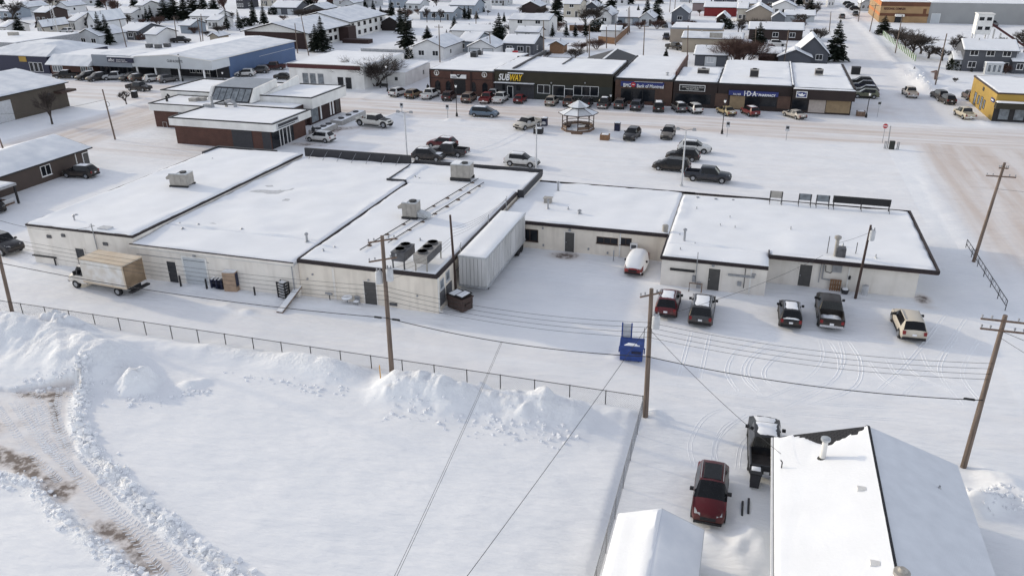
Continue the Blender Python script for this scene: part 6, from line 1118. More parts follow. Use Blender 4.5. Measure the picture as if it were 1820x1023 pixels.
    return dict(L=L, W=W, H=Hh, st=st, gl={(2, 4): 'rear_window', (2, 5): 'rear_window', (7, 4): 'windshield', (7, 5): 'windshield', (4, 3): 'side_window', (5, 3): 'side_window', (6, 3): 'side_window', (7, 3): 'side_window'}, ax=(1.15, 4.75), wr=.41, roof=(bd + .3, bd + 1.8, wt), hood=(bd + 2.55, 5.4, hood - .02), tail=(.0, 1.15), belt=zs, pickup=True)
PROTO = {}
def proto(kind):
    if kind in PROTO: return PROTO[kind]
    c = car_spec(kind); L, W = c['L'], c['W']; sh = lambda mb: ([mb.v.__setitem__(i, (v[0] - L / 2, v[1], v[2])) for i, v in enumerate(mb.v)], mb)[1]
    items = []                           # (name, mesh, parent index)
    P = loft(c['st'], c['gl'])
    items.append(('body', sh(weld(P['body'])).mesh('body', 'paint', None, True), -1))
    for nm in ('windshield', 'rear_window', 'side_window'):
        for q in sh(weld(P[nm])).pieces(): items.append((nm, q.mesh(nm, 'auto_glass'), -1))
    r_ = c['wr']
    for x in c['ax']:
        for s in (-1, 1):
            y0, y1 = s * (W - .21), s * (W + .025)
            items.append(('wheel', sh(MB().tube([(x, y0, r_), (x, y0 + (y1 - y0) * .15, r_), (x, y0 + (y1 - y0) * .85, r_), (x, y1, r_)], [r_ * .9, r_, r_, r_ * .88], 16)).mesh('wheel', 'rubber', None, True), -1)); k = len(items) - 1
            items.append(('rim', sh(MB().tube([(x, y1 - s * .02, r_), (x, y1 + s * .012, r_)], [r_ * .62, r_ * .58], 10)).mesh('rim', 'steel'), k))
    for x in c['ax']:
        for s in (-1, 1):
            a = MB()
            for t in range(13):
                th = math.pi * (t / 12)
                for q in (r_ * .98, r_ * 1.2): a.v.append((x + math.cos(th) * q, s * (W + .006), r_ + math.sin(th) * q))
            for t in range(12): a.f.append((2 * t, 2 * t + 1, 2 * t + 3, 2 * t + 2)); a.m.append(0)
            items.append(('wheel_arch', sh(a).mesh('wheel_arch', 'black'), -1))
    for s in (-1, 1): y = s * (W - .02); items.append(('sill', sh(MB().box(c['ax'][0] + r_ * 1.1, c['ax'][1] - r_ * 1.1, min(y, y + s * .04), max(y, y + s * .04), .27, .42)).mesh('sill', 'black'), -1))
    zf = .72 if not c.get('pickup') else .95
    for s in (-1, 1):
        y = s * (W * .64); o_ = s * .1; zf2 = zf + (.0 if c.get('pickup') else .02)
        hl = [(L - .3, y - .2, zf2 - .08), (L + .0, y - .17 - o_ * .0, zf2 - .1), (L + .0 - .12 * (s > 0), y + .17, zf2 - .1), (L - .3, y + .2, zf2 - .08), (L - .5, y - .18, zf2 + .2), (L - .1, y - .14, zf2 + .11), (L - .1 - .12 * (s > 0), y + .14, zf2 + .11), (L - .5, y + .12, zf2 + .2)]
        if s < 0: hl[1] = (L - .12, y - .17, zf2 - .1); hl[2] = (L, y + .17, zf2 - .1); hl[5] = (L - .22, y - .16, zf2 + .12); hl[6] = (L - .1, y + .16, zf2 + .12)
        items.append(('headlight', sh(MB().hexa(hl)).mesh('headlight', 'clear_lamp'), -1))
        zt = c['belt'] - .12; y = s * (W * .80); items.append(('tail_light', sh(MB().box(-.012, .12, y - .11, y + .11, zt - .22, zt + .06)).mesh('tail_light', 'red_lamp'), -1))
        xm_ = c['roof'][1] + .35; y = s * (W + .11); items.append(('mirror', sh(MB().box(xm_ - .08, xm_ + .08, y - .12, y + .1, c['belt'] - .02, c['belt'] + .15)).mesh('mirror', 'black'), -1))
    bz = .36 if not c.get('pickup') else .48
    items.append(('rear_bumper', sh(MB().box(-.07, .12, -W * .9, W * .9, bz, bz + .2)).mesh('rear_bumper', 'chrome' if c.get('pickup') else 'black'), -1)); items.append(('front_bumper', sh(MB().box(L - .12, L + .05, -W * .82, W * .82, bz, bz + .16)).mesh('front_bumper', 'black'), -1))
    items.append(('grille', sh(MB().box(L - .12, L + .02, -W * .45, W * .45, zf - .14, zf + .05)).mesh('grille', 'black'), -1)); items.append(('licence_plate', sh(MB().box(-.025, .02, -.16, .16, .68, .84)).mesh('licence_plate', 'plate'), -1))
    if c.get('pickup'):
        items.append(('tailgate', sh(MB().box(.0, .09, -W * .87, W * .87, .6, 1.22)).mesh('tailgate', 'paint'), -1))
    elif kind in ('suv', 'van'):
        for s in (-1, 1): items.append(('roof_rail', sh(MB().tube([(c['roof'][0], s * (c['roof'][2] * .9), c['H'] + .03), (c['roof'][1], s * (c['roof'][2] * .9), c['H'] + .05)], .025, 5)).mesh('roof_rail', 'steel'), -1))
    def slabm(x0, x1, w_, z, t, seed):
        r = random.Random(seed); m = MB(); nx, ny = 9, 7
        for i in range(nx):
            for j in range(ny):
                u, v = i / (nx - 1), j / (ny - 1); e = min(u, 1 - u, v, 1 - v); m.v.append((x0 + (x1 - x0) * u + r.uniform(-.05, .05) * (0 < i < nx - 1), -w_ + 2 * w_ * v + r.uniform(-.04, .04), z - .01 * abs(v - .5) * 4 + (t * (.7 + .6 * r.random()) if e > 0 else -.02)))
        for i in range(nx - 1):
            for j in range(ny - 1): m.f.append((i * ny + j, (i + 1) * ny + j, (i + 1) * ny + j + 1, i * ny + j + 1)); m.m.append(0)
        return sh(m).mesh('snow', 'snow', None, True)
    snow = {'r': slabm(c['roof'][0], c['roof'][1], c['roof'][2] * .82, c['H'] + .025, .05, 3), 'h': slabm(c['hood'][0], c['hood'][1], W * .66, c['hood'][2] + .0, .05, 4), 'b': slabm(.15, 1.75, W * .82, .74, .14, 5), 't': slabm(.02, .3, W * .7, c['belt'] + .03, .06, 6)}
    PROTO[kind] = (items, snow, c); return PROTO[kind]
def vehicle(kind, px, py, head, col, label, snow='', sc=1.0, name=None, group=None, far=False):
    items, sn, c = proto(kind); p = g(px, py); nm = name or {'suv': 'suv', 'van': 'minivan', 'hatch': 'car', 'sedan': 'sedan', 'pickup': 'pickup_truck'}[kind]
    T = thing(nm, label, {'suv': 'SUV', 'van': 'minivan', 'hatch': 'car', 'sedan': 'car', 'pickup': 'pickup truck'}[kind], (p.x, p.y, ground_z(p.x, p.y) + .0), R(head), group or 'vehicles parked in the town'); T.scale = (sc,) * 3; made = []
    for n, me, par in items:
        if far and n in ('rim', 'licence_plate', 'roof_rail', 'grille', 'wheel_arch', 'sill'): made.append(None); continue
        o = bpy.data.objects.new(n, me); C.objects.link(o); o.parent = T if par < 0 else made[par]; o.color = (*col, 1); made.append(o)
    for k in snow: o = bpy.data.objects.new('snow', sn[k]); C.objects.link(o); o.parent = T
    return T
BLK, DGR, GRY, SIL, WHT, TAN, MAR, RED, BRN, NVY, GLD, BLU, GRN = (.012, .012, .014), (.035, .036, .04), (.12, .12, .125), (.33, .34, .35), (.62, .62, .61), (.42, .36, .28), (.10, .012, .018), (.24, .012, .02), (.075, .055, .045), (.018, .022, .045), (.30, .24, .13), (.11, .16, .22), (.14, .15, .10)
GS, GL, GP = 'vehicles parked in front of the shops', 'vehicles behind the long building', 'vehicles in the car park'
for a in [
    ('suv', 1187, 548, 90, MAR, 'maroon SUV with partly snowy roof behind the low white section', 'r', 1, None, GL), ('van', 1247, 560, 90, (.05, .05, .055), 'dark minivan with snow streaked roof next to the maroon SUV', 'r', 1, None, GL), ('suv', 1402, 567, 91, BLK, 'black SUV with snowy roof left of the black pickup', 'rt', .95, None, GL),
    ('pickup', 1472, 564, 90, (.02, .017, .016), 'black pickup with snow in its box behind the long building', 'b', 1, None, GL), ('suv', 1611, 587, 93, (.55, .50, .42), 'dirty cream white SUV parked by itself, right of the black pickup', '', 1.03, None, GL), ('suv', 1261, 892, -90, (.075, .005, .009), 'dark red SUV facing the viewer between shed and near house', '', 1, None, GL), ('pickup', 1357, 808, 92, (.02, .021, .025), 'dark pickup with snowy roof half hidden beside the near house', 'rh', 1, None, GL),
    ('pickup', 2, 444, -12, (.022, .022, .028), 'dark pickup entering at the left edge below the white wall', '', 1.02, None, GL), ('suv', -14, 374, -20, BLK, 'dark car at the left edge, only its nose showing', '', 1, None, GL), ('suv', 144, 314, 187, (.02, .018, .018), 'black SUV with snow on roof beside the brown walled building', 'r', 1, None, GL),
    ('suv', 570, 251, 176, WHT, 'white crossover parked in front of the brick building', '', .98, None, GP), ('van', 861, 207, 0, BLU, 'blue-grey minivan driving along the street', 'r', 1, None, GP), ('pickup', 938, 227, 246, (.50, .47, .42), 'dirty white pickup beside the litter bin near the gazebo', '', .98, None, GP),
    ('suv', 786, 262, 175, MAR, 'dark maroon SUV behind the charcoal pickup in the car park', 'r', 1, None, GP), ('pickup', 799, 276, 178, (.045, .045, .05), 'charcoal pickup with open box in the car park', 'r', 1, None, GP), ('suv', 762, 284, 2, (.03, .03, .034), 'black SUV with snowy roof at the parapet edge', 'rh', 1, None, GP), ('suv', 928, 294, -3, (.6, .6, .59), 'white boxy SUV with black side windows in the car park', 'r', 1.03, None, GP),
    ('suv', 1123, 246, -97, (.03, .031, .036), 'black SUV facing the viewer right of the gazebo', '', 1, None, GP), ('suv', 1187, 244, -92, (.16, .145, .13), 'grey-brown SUV facing the viewer left of the twin lamp post', '', 1, None, GP), ('suv', 1234, 270, -3, WHT, 'white SUV behind the black one by the twin lamp post', 'r', 1.02, None, GP), ('suv', 1213, 284, 177, BLK, 'black SUV between white SUV and black minivan', '', 1, None, GP), ('van', 1193, 302, 176, BLK, 'black minivan nearest the lamp post foot', '', .98, None, GP), ('pickup', 1257, 321, -3, (.028, .033, .045), 'dark slate pickup nearest the viewer in the car park', '', 1.02, None, GP),
    ('suv', 709, 170, 78, WHT, 'white SUV at the left end of the kerbside row', '', 1, None, GS), ('suv', 736, 173, 84, (.17, .12, .075), 'muddy brown SUV second in the kerbside row', '', 1, None, GS), ('pickup', 765, 174, 86, WHT, 'white pickup third in the kerbside row', '', .97, None, GS), ('suv', 799, 177, 92, (.055, .03, .028), 'dark brown SUV in front of the left arched windows', '', 1, None, GS), ('van', 834, 180, 92, (.20, .15, .12), 'dusty tan minivan in front of the arched shop entrance', '', 1, None, GS), ('pickup', 866, 181, 92, (.15, .025, .028), 'red pickup with dirty tailgate in front of the brick shop', '', .97, None, GS), ('pickup', 890, 181, 90, WHT, 'white pickup right beside the red pickup', '', .97, None, GS), ('suv', 880, 172, 90, (.6, .6, .6), 'white SUV parked deeper between red and white pickups', '', 1, None, GS),
    ('hatch', 925, 182, 90, (.15, .015, .02), 'small red car in front of the olive shop door', '', 1, None, GS), ('suv', 981, 186, 90, (.40, .36, .31), 'beige SUV in front of the olive shop windows', '', 1, None, GS), ('suv', 1012, 187, 92, (.10, .065, .05), 'brown SUV half hidden behind the gazebo roof', '', 1, None, GS), ('suv', 1043, 188, 92, BLK, 'black SUV just right of the gazebo roof', '', 1, None, GS), ('pickup', 1074, 190, 90, (.05, .05, .052), 'dark pickup at the right end of the olive shop', 'r', .95, None, GS), ('suv', 1103, 191, 88, (.10, .085, .078), 'grey-brown SUV at the left corner of the bank', '', 1, None, GS), ('suv', 1132, 194, 88, (.055, .06, .075), 'slate blue SUV in front of the bank windows', '', 1.05, None, GS), ('van', 1170, 196, 97, (.015, .014, .014), 'black minivan with snowy roof at the right corner of the bank', 'r', 1, None, GS), ('suv', 1206, 197, 112, GRY, 'grey SUV with snowy roof under the framed black sign', 'r', 1, None, GS), ('suv', 1232, 199, 118, WHT, 'white SUV next to the grey SUV under the framed sign', '', 1, None, GS),
    ('sedan', 1290, 203, 120, GLD, 'gold sedan half snow covered left of the pharmacy', 't', 1, None, GS), ('suv', 1332, 204, 118, (.14, .015, .02), 'red SUV with snowy roof at the pharmacy entrance', 'r', .97, None, GS), ('sedan', 1411, 209, 128, (.45, .42, .38), 'silver sedan under the square blue sign', '', .97, None, GS),
    ('suv', 1537, 174, 180, GRN, 'green SUV nearest the street corner beside the corner shop', '', 1.03, None, GS), ('suv', 1538, 167, 180, GRY, 'grey SUV behind the green one beside the corner shop', 'r', 1, None, GS), ('suv', 1533, 158, 180, NVY, 'navy SUV third beside the corner shop', '', 1, None, GS), ('suv', 1529, 151, 180, BLK, 'black SUV farthest beside the corner shop', '', 1, None, GS), ('pickup', 1616, 171, 95, (.48, .43, .38), 'dirty white pickup driving up the side street', '', .98, None, GS), ('suv', 1681, 183, 103, (.03, .028, .03), 'black SUV parked left of the yellow building', '', 1, None, GS), ('suv', 1668, 175, 103, DGR, 'dark SUV parked ahead of the black one near the yellow building', '', 1, None, GS), ('pickup', 1713, 209, 100, (.50, .45, .35), 'cream pickup beside the yellow building front', '', .95, None, GS), ('suv', 1722, 176, 95, (.10, .07, .06), 'brown SUV half hidden behind the yellow building', '', 1, None, GS),
    ('pickup', 119, 139, 200, BLK, 'black pickup left end of the row below the cafe', 'r', .95, None, GS), ('suv', 154, 141, -105, BLK, 'black SUV second in the row below the cafe', 'r', 1, None, GS), ('suv', 173, 143, -105, DGR, 'dark grey SUV with pale bumper in front of the office', 'r', 1, None, GS), ('pickup', 207, 142, 205, SIL, 'silver pickup in front of the office sign', 'r', .95, None, GS), ('suv', 232, 143, -105, BLK, 'black SUV between silver pickup and brown SUV', '', 1, None, GS), ('suv', 249, 144, 72, (.07, .055, .045), 'brown SUV at the first porch column', 'r', 1, None, GS), ('suv', 274, 145, 62, WHT, 'white SUV parked at the hall porch', '', .97, None, GS), ('suv', 300, 146, 66, GRY, 'grey SUV rightmost at the hall porch', '', 1, None, GS),
    ('pickup', 248, 161, -3, (.025, .022, .024), 'black pickup driving past the hall', '', .97, None, GS), ('suv', 436, 136, 200, WHT, 'white SUV parked against the blue wall', '', 1, None, GS), ('suv', 461, 130, 200, (.09, .09, .095), 'grey SUV parked against the blue wall', '', 1, None, GS), ('pickup', 488, 124, 200, (.055, .014, .016), 'maroon pickup parked against the blue wall', '', 1, None, GS), ('sedan', 507, 141, 5, BLK, 'black sedan beside the white building corner', '', 1, None, GS)]:
    vehicle(*a)
for a in [('suv', 118, 59, 175, WHT, 'white SUV in the carport yard, far left'), ('pickup', 322, 76, 10, BLK, 'black pickup with snow beside the white garage'), ('suv', 1101, 46, -80, NVY, 'navy SUV in front of the pale blue bungalow'), ('suv', 1180, 49, -70, DGR, 'grey SUV with snow beside the big spruce in the lane'), ('van', 1184, 70, -85, NVY, 'dark blue minivan at the corner of the tan workshop'), ('pickup', 1199, 88, -40, BLK, 'black pickup parked behind the bank'),
          ('suv', 1496, 33, 90, GRY, 'grey SUV driving down the upper side street'), ('suv', 1520, 29, -90, DGR, 'dark SUV approaching on the upper side street'), ('suv', 1508, 10, 0, BLK, 'black car parked at the top of the side street, left'), ('suv', 1513, 15, 0, DGR, 'dark car parked at the top of the side street, middle'), ('suv', 1521, 19, 0, BLK, 'black car parked at the top of the side street, right'), ('suv', 1381, 82, 0, WHT, 'white SUV in the yard of the brown bungalow'), ('sedan', 1373, 90, 0, MAR, 'dark red sedan in front of the white SUV in the yard'), ('pickup', 1762, 47, -80, GRY, 'grey pickup parked against the arena wall')]:
    vehicle(*a[:5], a[5], far=True)
# lifted white pickup with black hood
T = vehicle('pickup', 666, 225, -9, (.62, .61, .57), 'lifted white pickup with black hood and big tyres', '', 1.08, None, GP); T.location.z += .12
inv = TM.pop(T); o = MB().hexa([(1.55, -.78, 1.2), (2.6, -.74, 1.13), (2.6, .74, 1.13), (1.55, .78, 1.2), (1.5, -.74, 1.27), (2.55, -.7, 1.19), (2.55, .7, 1.19), (1.5, .74, 1.27)]).build('hood_cover', 'black', T); TM[T] = inv
for o in T.children:
    if o.name.startswith('wheel'): o.scale = (1.22, 1.0, 1.22)
# small car buried under a dome of snow
T = vehicle('hatch', 1131, 478, -92, (.20, .01, .014), 'red car buried under a thick smooth dome of snow', '', 1.0, None, GL); inv = TM.pop(T)
m_ = MB(); NX, NY = 20, 14
for i in range(NX):
    for j in range(NY):
        u, v = i / (NX - 1) * 2 - 1, j / (NY - 1) * 2 - 1; k = (max(0, 1 - abs(u) ** 3.2) ** .5) * (max(0, 1 - abs(v) ** 3.4) ** .5); m_.v.append((u * 2.2 - .04, v * 1.05 * (.74 + .26 * min(1, 1.8 * (1 - abs(u)))), .46 + k * (1.32 if u < .35 else 1.32 - (u - .35) * .72)))
for i in range(NX - 1):
    for j in range(NY - 1): m_.f.append((i * NY + j, (i + 1) * NY + j, (i + 1) * NY + j + 1, i * NY + j + 1)); m_.m.append(0)
m_.build('snow', 'snow', T, True); TM[T] = inv
# dark glass roof of the near SUV
T = [o for o in C.objects if o.get('label', '').startswith('dark red SUV')][0]; inv = TM.pop(T); MB().hexa([(-1.45, -.5, 1.69), (.1, -.5, 1.7), (.1, .5, 1.7), (-1.45, .5, 1.69), (-1.4, -.46, 1.725), (.05, -.46, 1.735), (.05, .46, 1.735), (-1.4, .46, 1.725)]).build('sunroof', 'auto_glass', T); TM[T] = inv
# cube truck
p = g(197, 513); T = thing('cube_truck', 'white cube truck with dusty tan roof and dirty rear door behind the left section', 'truck', (p.x, p.y, 0), R(176), GL); inv = TM.pop(T)
MB().box(-3.3, 1.75, -1.15, 1.15, .95, 3.15).build('cargo_box', 'dirty_white', T); MB().box(-3.34, 1.79, -1.18, 1.18, 3.152, 3.24).build('box_roof', 'truck_tan', T); MB().box(-3.36, -3.302, -1.1, 1.1, 1.0, 3.1).build('rear_door', 'truck_dirt', T)
MB().box(-3.34, 1.79, -1.18, -1.152, .9, 1.05).box(-3.34, 1.79, 1.152, 1.18, .9, 1.05).box(-3.34, -3.2, -1.19, -1.151, 1.06, 3.14).box(-3.34, -3.2, 1.151, 1.19, 1.06, 3.14).build('edge_rail', 'truck_tan', T)
st = [(1.8, sec(.98, .5, 1.35, .8, 2.25)), (2.7, sec(.98, .5, 1.35, .78, 2.22)), (3.25, sec(.98, .5, 1.3, .82, 1.45)), (3.85, sec(.94, .5, 1.05, .78, 1.2)), (4.0, sec(.86, .55, .95, .7, 1.05))]
P = loft(st, {(0, 3): 'side_window', (1, 4): 'windshield', (1, 5): 'windshield', (1, 3): 'side_window'}); o = weld(P['body']).build('cab', 'dirty_white', T, True)
for nm in ('side_window', 'windshield'):
    for q in weld(P[nm]).pieces(): q.build(nm, 'auto_glass', T)
MB().box(-3.3, 2.5, -.5, .5, .55, .93).build('chassis', 'dark', T); MB().box(-3.75, -3.36, -1.1, 1.1, .55, .7).build('rear_step', 'dark', T); MB().box(3.95, 4.12, -.9, .9, .5, .68).build('front_bumper', 'chrome', T)
for x in (-1.9, 3.1):
    for s in (-1, 1): wl = MB().tube([(x, s * .72, .4), (x, s * 1.0, .4)], [.4, .4], 16).build('wheel', 'rubber', T); MB().tube([(x, s * .99, .4), (x, s * 1.015, .4)], .22, 10).build('rim', 'steel', wl)
for s in (-1, 1): MB().box(2.65, 2.8, s * 1.15 - .12, s * 1.15 + .12, 1.45, 1.85).build('mirror', 'black', T); MB().box(3.93, 4.03, s * .7 - .14, s * .7 + .14, .8, 1.0).build('headlight', 'clear_lamp', T)
TM[T] = inv
# semi trailer without tractor
p, q = g(841, 530), g(903, 472); X0, X1, Y0, Y1 = -23.35, -20.75, 60.6, 73.2
T = thing('semi_trailer', 'long grey corrugated trailer standing against the building wall', 'trailer', ((X0 + X1) / 2, 66, 0)); MB().box(X0 + .02, X1 - .02, Y0 + .02, Y1 - .02, 1.05, 3.9).build('box', 'trailer_side', T)
for k in range(26): y = Y0 + .1 + k * (Y1 - Y0 - .3) / 26; MB().box(X1 - .02, X1 + .035, y, y + .3, 1.15, 3.75).build('side_rib', 'trailer_side', T)
for k in range(7): x = X0 + .08 + k * .355; MB().box(x, x + .3, Y0 - .035, Y0 + .02, 1.15, 3.75).build('end_rib', 'trailer_side', T)
MB().box(X0 - .02, X1 + .05, Y0 - .05, Y1 + .03, 3.76, 3.92).build('top_rail', 'galv', T); MB().box(X0 - .01, X1 + .045, Y0 - .045, Y1 + .02, .95, 1.14).build('bottom_rail', 'galv', T); snow_cap(T, X0 + .02, X1, Y0, Y1, 3.9, .1, .4, rough=.02)
MB().box(X0 + .7, X1 - .7, Y0 + 2, Y1, .7, .95).build('chassis', 'dark', T)
for y in (71.2, 72.3):
    for x in (X0 + .35, X1 - .35): MB().tube([(x - .25, y, .5), (x + .25, y, .5)], .5, 16).build('wheel', 'rubber', T)
for x in (X0 + .6, X1 - .6): MB().box(x - .1, x + .1, Y0 + 2.0, Y0 + 2.2, -.1, .95).build('landing_leg', 'dark', T)
yd = Y0 + 7.3; MB().box(X1 + .036, X1 + .06, yd, yd + 1.3, 1.2, 3.6).build('side_door', 'trailer_side', T)
# ------------------------------------------------------------------ utility poles
TOPS = {}
def pole(key, base, top, label, r0=.17, m='pole', arms=(), tanks=(), name='utility_pole', group='utility poles'):
    p = g(*base); q = wp(top[0], top[1], p.y); t = Vector((q[0], p.y, q[1])); z = ground_z(p.x, p.y)
    T = thing(name, label, 'utility pole', (p.x, p.y, 0), 0, group)
    MB().tube([(p.x, p.y, min(z, 0) - .3), p.lerp(t, .5), t], [r0, r0 * .85, r0 * .68], 10).build('pole', m, T, True)
    for (dz, half, axis) in arms:
        c = p.lerp(t, 1 - dz / t.z); d = Vector((half, 0, 0)) if axis == 'x' else Vector((half * .25, half, 0)) if axis == 'y' else Vector((half * .75, half * .65, .0))
        a = MB().tube([c - d + Vector((0, -.14, 0)), c + d + Vector((0, -.14, 0))], .065, 4).build('crossarm', 'wood', T)
        for s in (-.95, -.55, .55, .95): e = c + d * s + Vector((0, -.14, .05)); MB().lathe(e, [(.025, 0), (.03, .08), (.06, .1), (.05, .2), (.01, .22)], 8).build('insulator', 'grey', a, True)
    for (dz, off) in tanks:
        c = p.lerp(t, 1 - dz / t.z) + Vector(off); b = MB().lathe(c - Vector((0, 0, .45)), [(.05, 0), (.26, .02), (.26, .82), (.2, .92), (.03, .94)], 14).build('transformer', 'lightgrey', T, True)
        for s in (-.12, .12): MB().lathe(c + Vector((s, 0, .45)), [(.03, 0), (.05, .06), (.05, .22), (.01, .25)], 6).build('bushing', 'grey', b)
    TOPS[key] = (p, t); return T
pole('P1', (22, 557), (-40, 290), 'leaning wooden pole at the left edge of the snowy field fence', .16)
pole('PM', (697, 668), (679, 419), 'wooden pole with two crossarms and two grey transformers in the middle of the alley', .19, arms=((.3, .95, 'd'), (1.7, 1.0, 'd')), tanks=((3.1, (-.42, -.1, 0)), (2.8, (.42, -.1, 0))))
pole('P2', (1147, 745), (1158, 513), 'dark wooden pole with one transformer at the fence corner', .19, arms=((.35, .8, 'd'),), tanks=((2.2, (.38, -.1, 0)),))
pole('P3', (1712, 830), (1787, 560), 'wooden pole with crossarms behind the near house at right', .18, arms=((.3, 1.2, 'x'), (.9, 1.1, 'x')))
pole('P4', (1730, 465), (1786, 289), 'tall wooden pole with crossarm beside the steel railing', .17, arms=((.5, .4, 'x'), (1.3, 1.25, 'x')))
pole('PF', (1520, 530), (1548, 400), 'dark red-brown pole standing at the wall of the right section', .13, 'pole_dark', tanks=((.9, (.25, 0, 0)),))
pole('PC', (811, 524), (800, 382), 'black pole between the brown dumpster and the trailer', .13, 'pole_dark')
pole('PL', (205, 248), (182, 159), 'leaning pole with coiled cable beside the cross street', .14)
pole('PX', (22, 308), (-14, 212), 'pole standing behind the brown walled building at left edge', .13)
for i, (b, t, lab, am) in enumerate([((225, 84), (212, 34), 'bare pole in front of the low snowy house', 0), ((315, 76), (309, 30), 'pole beside the white garage', 0), ((358, 78), (350, 31), 'left one of two close poles near the pale blue shed', 0), ((361, 78), (357, 25), 'right one of two close poles near the pale blue shed', 0), ((529, 95), (524, 42), 'short pole before the motel brick end', 0), ((549, 99), (535, 28), 'tall leaning pole before the motel brick end', 0),
        ((782, 111), (780, 44), 'pole in front of the white bungalow with two windows', 1), ((873, 103), (870, 58), 'pole in front of the white double garage', 0), ((846, 53), (846, 20), 'slim pole beside the wide residential street', 0), ((967, 112), (966, 36), 'pole behind the olive shop beside the grey house', 0), ((1047, 111), (1048, 44), 'taller one of the pole pair behind the olive shop', 0), ((1044, 94), (1043, 64), 'shorter one of the pole pair behind the olive shop', 0),
        ((1078, 86), (1078, 48), 'pole at the near corner of the wooden fence', 0), ((1094, 81), (1094, 42), 'pole at the bend of the wooden fence', 0), ((1116, 62), (1117, 14), 'left pole at the far end of the wooden fence', 0), ((1119, 59), (1119, 12), 'right pole at the far end of the wooden fence', 0), ((1143, 107), (1146, 43), 'dark pole with crossarm standing in the back lane', 1), ((1221, 125), (1223, 46), 'pole between bank roof and the beige workshop', 0), ((1341, 97), (1344, 48), 'pole in front of the wide dark spruce', 0), ((1393, 116), (1402, 53), 'pole with small transformer left of the tall gabled cottage', 0),
        ((1474, 56), (1477, 21), 'thin pole behind the large corner spruce', 0), ((1525, 41), (1532, -4), 'pole on the right side of the upper side street', 0), ((1545, 59), (1557, 7), 'pole in front of the orange wall', 1), ((1591, 95), (1604, 27), 'pole beside the green picket fence', 0), ((1662, 152), (1683, 60), 'brown pole in front of the farmhouse yard', 0), ((83, 62), (62, 30), 'thin dark pole before the small cream house', 0), ((1190, 22), (1192, -6), 'left pole at the top of the back lane', 0), ((1199, 20), (1201, -8), 'right pole at the top of the back lane', 0)]):
    pole(100 + i, b, t, lab, .15, arms=((.6, 1.1, 'x'),) if am else ())
p, t = TOPS['PL']; c = p.lerp(t, .72); T = single('cable_coil', 'round coil of black cable hanging on the leaning pole', 'cable coil', MB().tube([c + Vector((.45 + .38 * math.cos(a * .52), -.2, .38 * math.sin(a * .52))) for a in range(13)], .03, 5), 'black', c)
# ------------------------------------------------------------------ wires
def wire(a, b, sag, r, label, group='overhead lines', name='power_line'):
    a, b = Vector(a), Vector(b); n = 26; pts = [a.lerp(b, i / n) - Vector((0, 0, 4 * sag * (i / n) * (1 - i / n))) for i in range(n + 1)]
    single(name, label, 'power line', MB().tube(pts, r, 5, 0, False), 'black', a, group); return pts
def at(key, z):
    p, t = TOPS[key]; return p.lerp(t, z / t.z) + Vector((0, -.18, 0))
for k, z in enumerate((6.3, 6.65, 7.0, 7.35)):
    for a, b, lab in (('P1', 'PM', 'thin conductor strung above the alley, left span'), ('PM', 'P2', 'thin conductor strung above the yard entrance, middle span'), ('P2', 'P3', 'thin conductor strung above the parked vehicles, right span')): wire(at(a, z), at(b, z), .55, .012, ('lowest ', 'third highest ', 'second highest ', 'uppermost ')[k] + lab)
cab = {}
for a, b, lab in (('P1', 'PM', 'thick black cable sagging over the alley, left span'), ('PM', 'P2', 'thick black cable sagging over the alley, middle span'), ('P2', 'P3', 'thick black cable sagging over the alley, right span')): cab[a] = wire(at(a, 4.9), at(b, 4.9), .55, .028, lab, name='cable')
for key, s in (('PM', -1), ('PM', 1), ('P3', -1)): c = at(key, 4.87) + Vector((s * .7, 0, -.02)); single('splice_case', {('PM', -1): 'black cable splice case left of the middle pole', ('PM', 1): 'black cable splice case right of the middle pole', ('P3', -1): 'black cable splice case near the right pole'}[(key, s)], 'splice case', MB().tube([c - Vector((.32, 0, 0)), c - Vector((.25, 0, 0)), c + Vector((.25, 0, 0)), c + Vector((.32, 0, 0))], [.03, .075, .075, .03], 8), 'black', c)
mid = cab['PM'][12]
def ray(px, py, z): return g(px, py, z)
for dx in (0, .09): wire(mid + Vector((dx, 0, 0)), ray(640 + dx * 60, 1150, 6.0), .25, .010, ('left' if dx == 0 else 'right') + ' one of the paired service wires crossing the snowy field')
wire(at('P2', 7.3), ray(735, 1150, 6.5), .2, .014, 'single service wire running from corner pole across the field')
wire(at('P2', 6.9), ray(1388, 806, 4.0), .3, .014, 'service drop from the corner pole to the near house')
wire(at('P2', 7.6), (gx(1463, 470, 2.9), YF - .3, 3.3), .5, .014, 'service drop from the corner pole to the right section wall')
wire(at('PF', 6.3), (gx(1486, 430, 4.0), g(1486, 455, 2.95).y, 4.2), .1, .012, 'short wire from the dark red-brown pole to the roof')
wire(at('P1', 9.0), (wp(170, 404, YA - .12)[0], YA - .15, 4.75), .8, .016, 'sagging cable to the mast on the left section wall')
for k in range(4): wire(at('PC', 6.5 - k * .3), (-23.65, 76, 4.3 - k * .05), .5, .009, ('highest ', 'second highest ', 'third highest ', 'lowest ')[k] + 'thin wire from the black pole over the roof')
for k in range(3): wire(at('PM', 8.6 - k * .4), at('PC', 5.6 - k * .3), .5, .009, ('highest ', 'middle ', 'lowest ')[k] + 'thin wire between the middle pole and the black pole')
wire(at('PL', 6.3), (-128, 92, 5.2), 1.6, .02, 'slack cable sagging over the snowy verge'); wire(at('P3', 9.4), (28, 39, 8.5), .4, .014, 'upper line leaving the right pole'); wire(at('P3', 9.0), (27, 30, 8.0), .4, .012, 'lower line leaving the right pole'); wire(at('P4', 7.5), (48, 86, 7.5), .6, .012, 'line leaving the railing pole to the right')
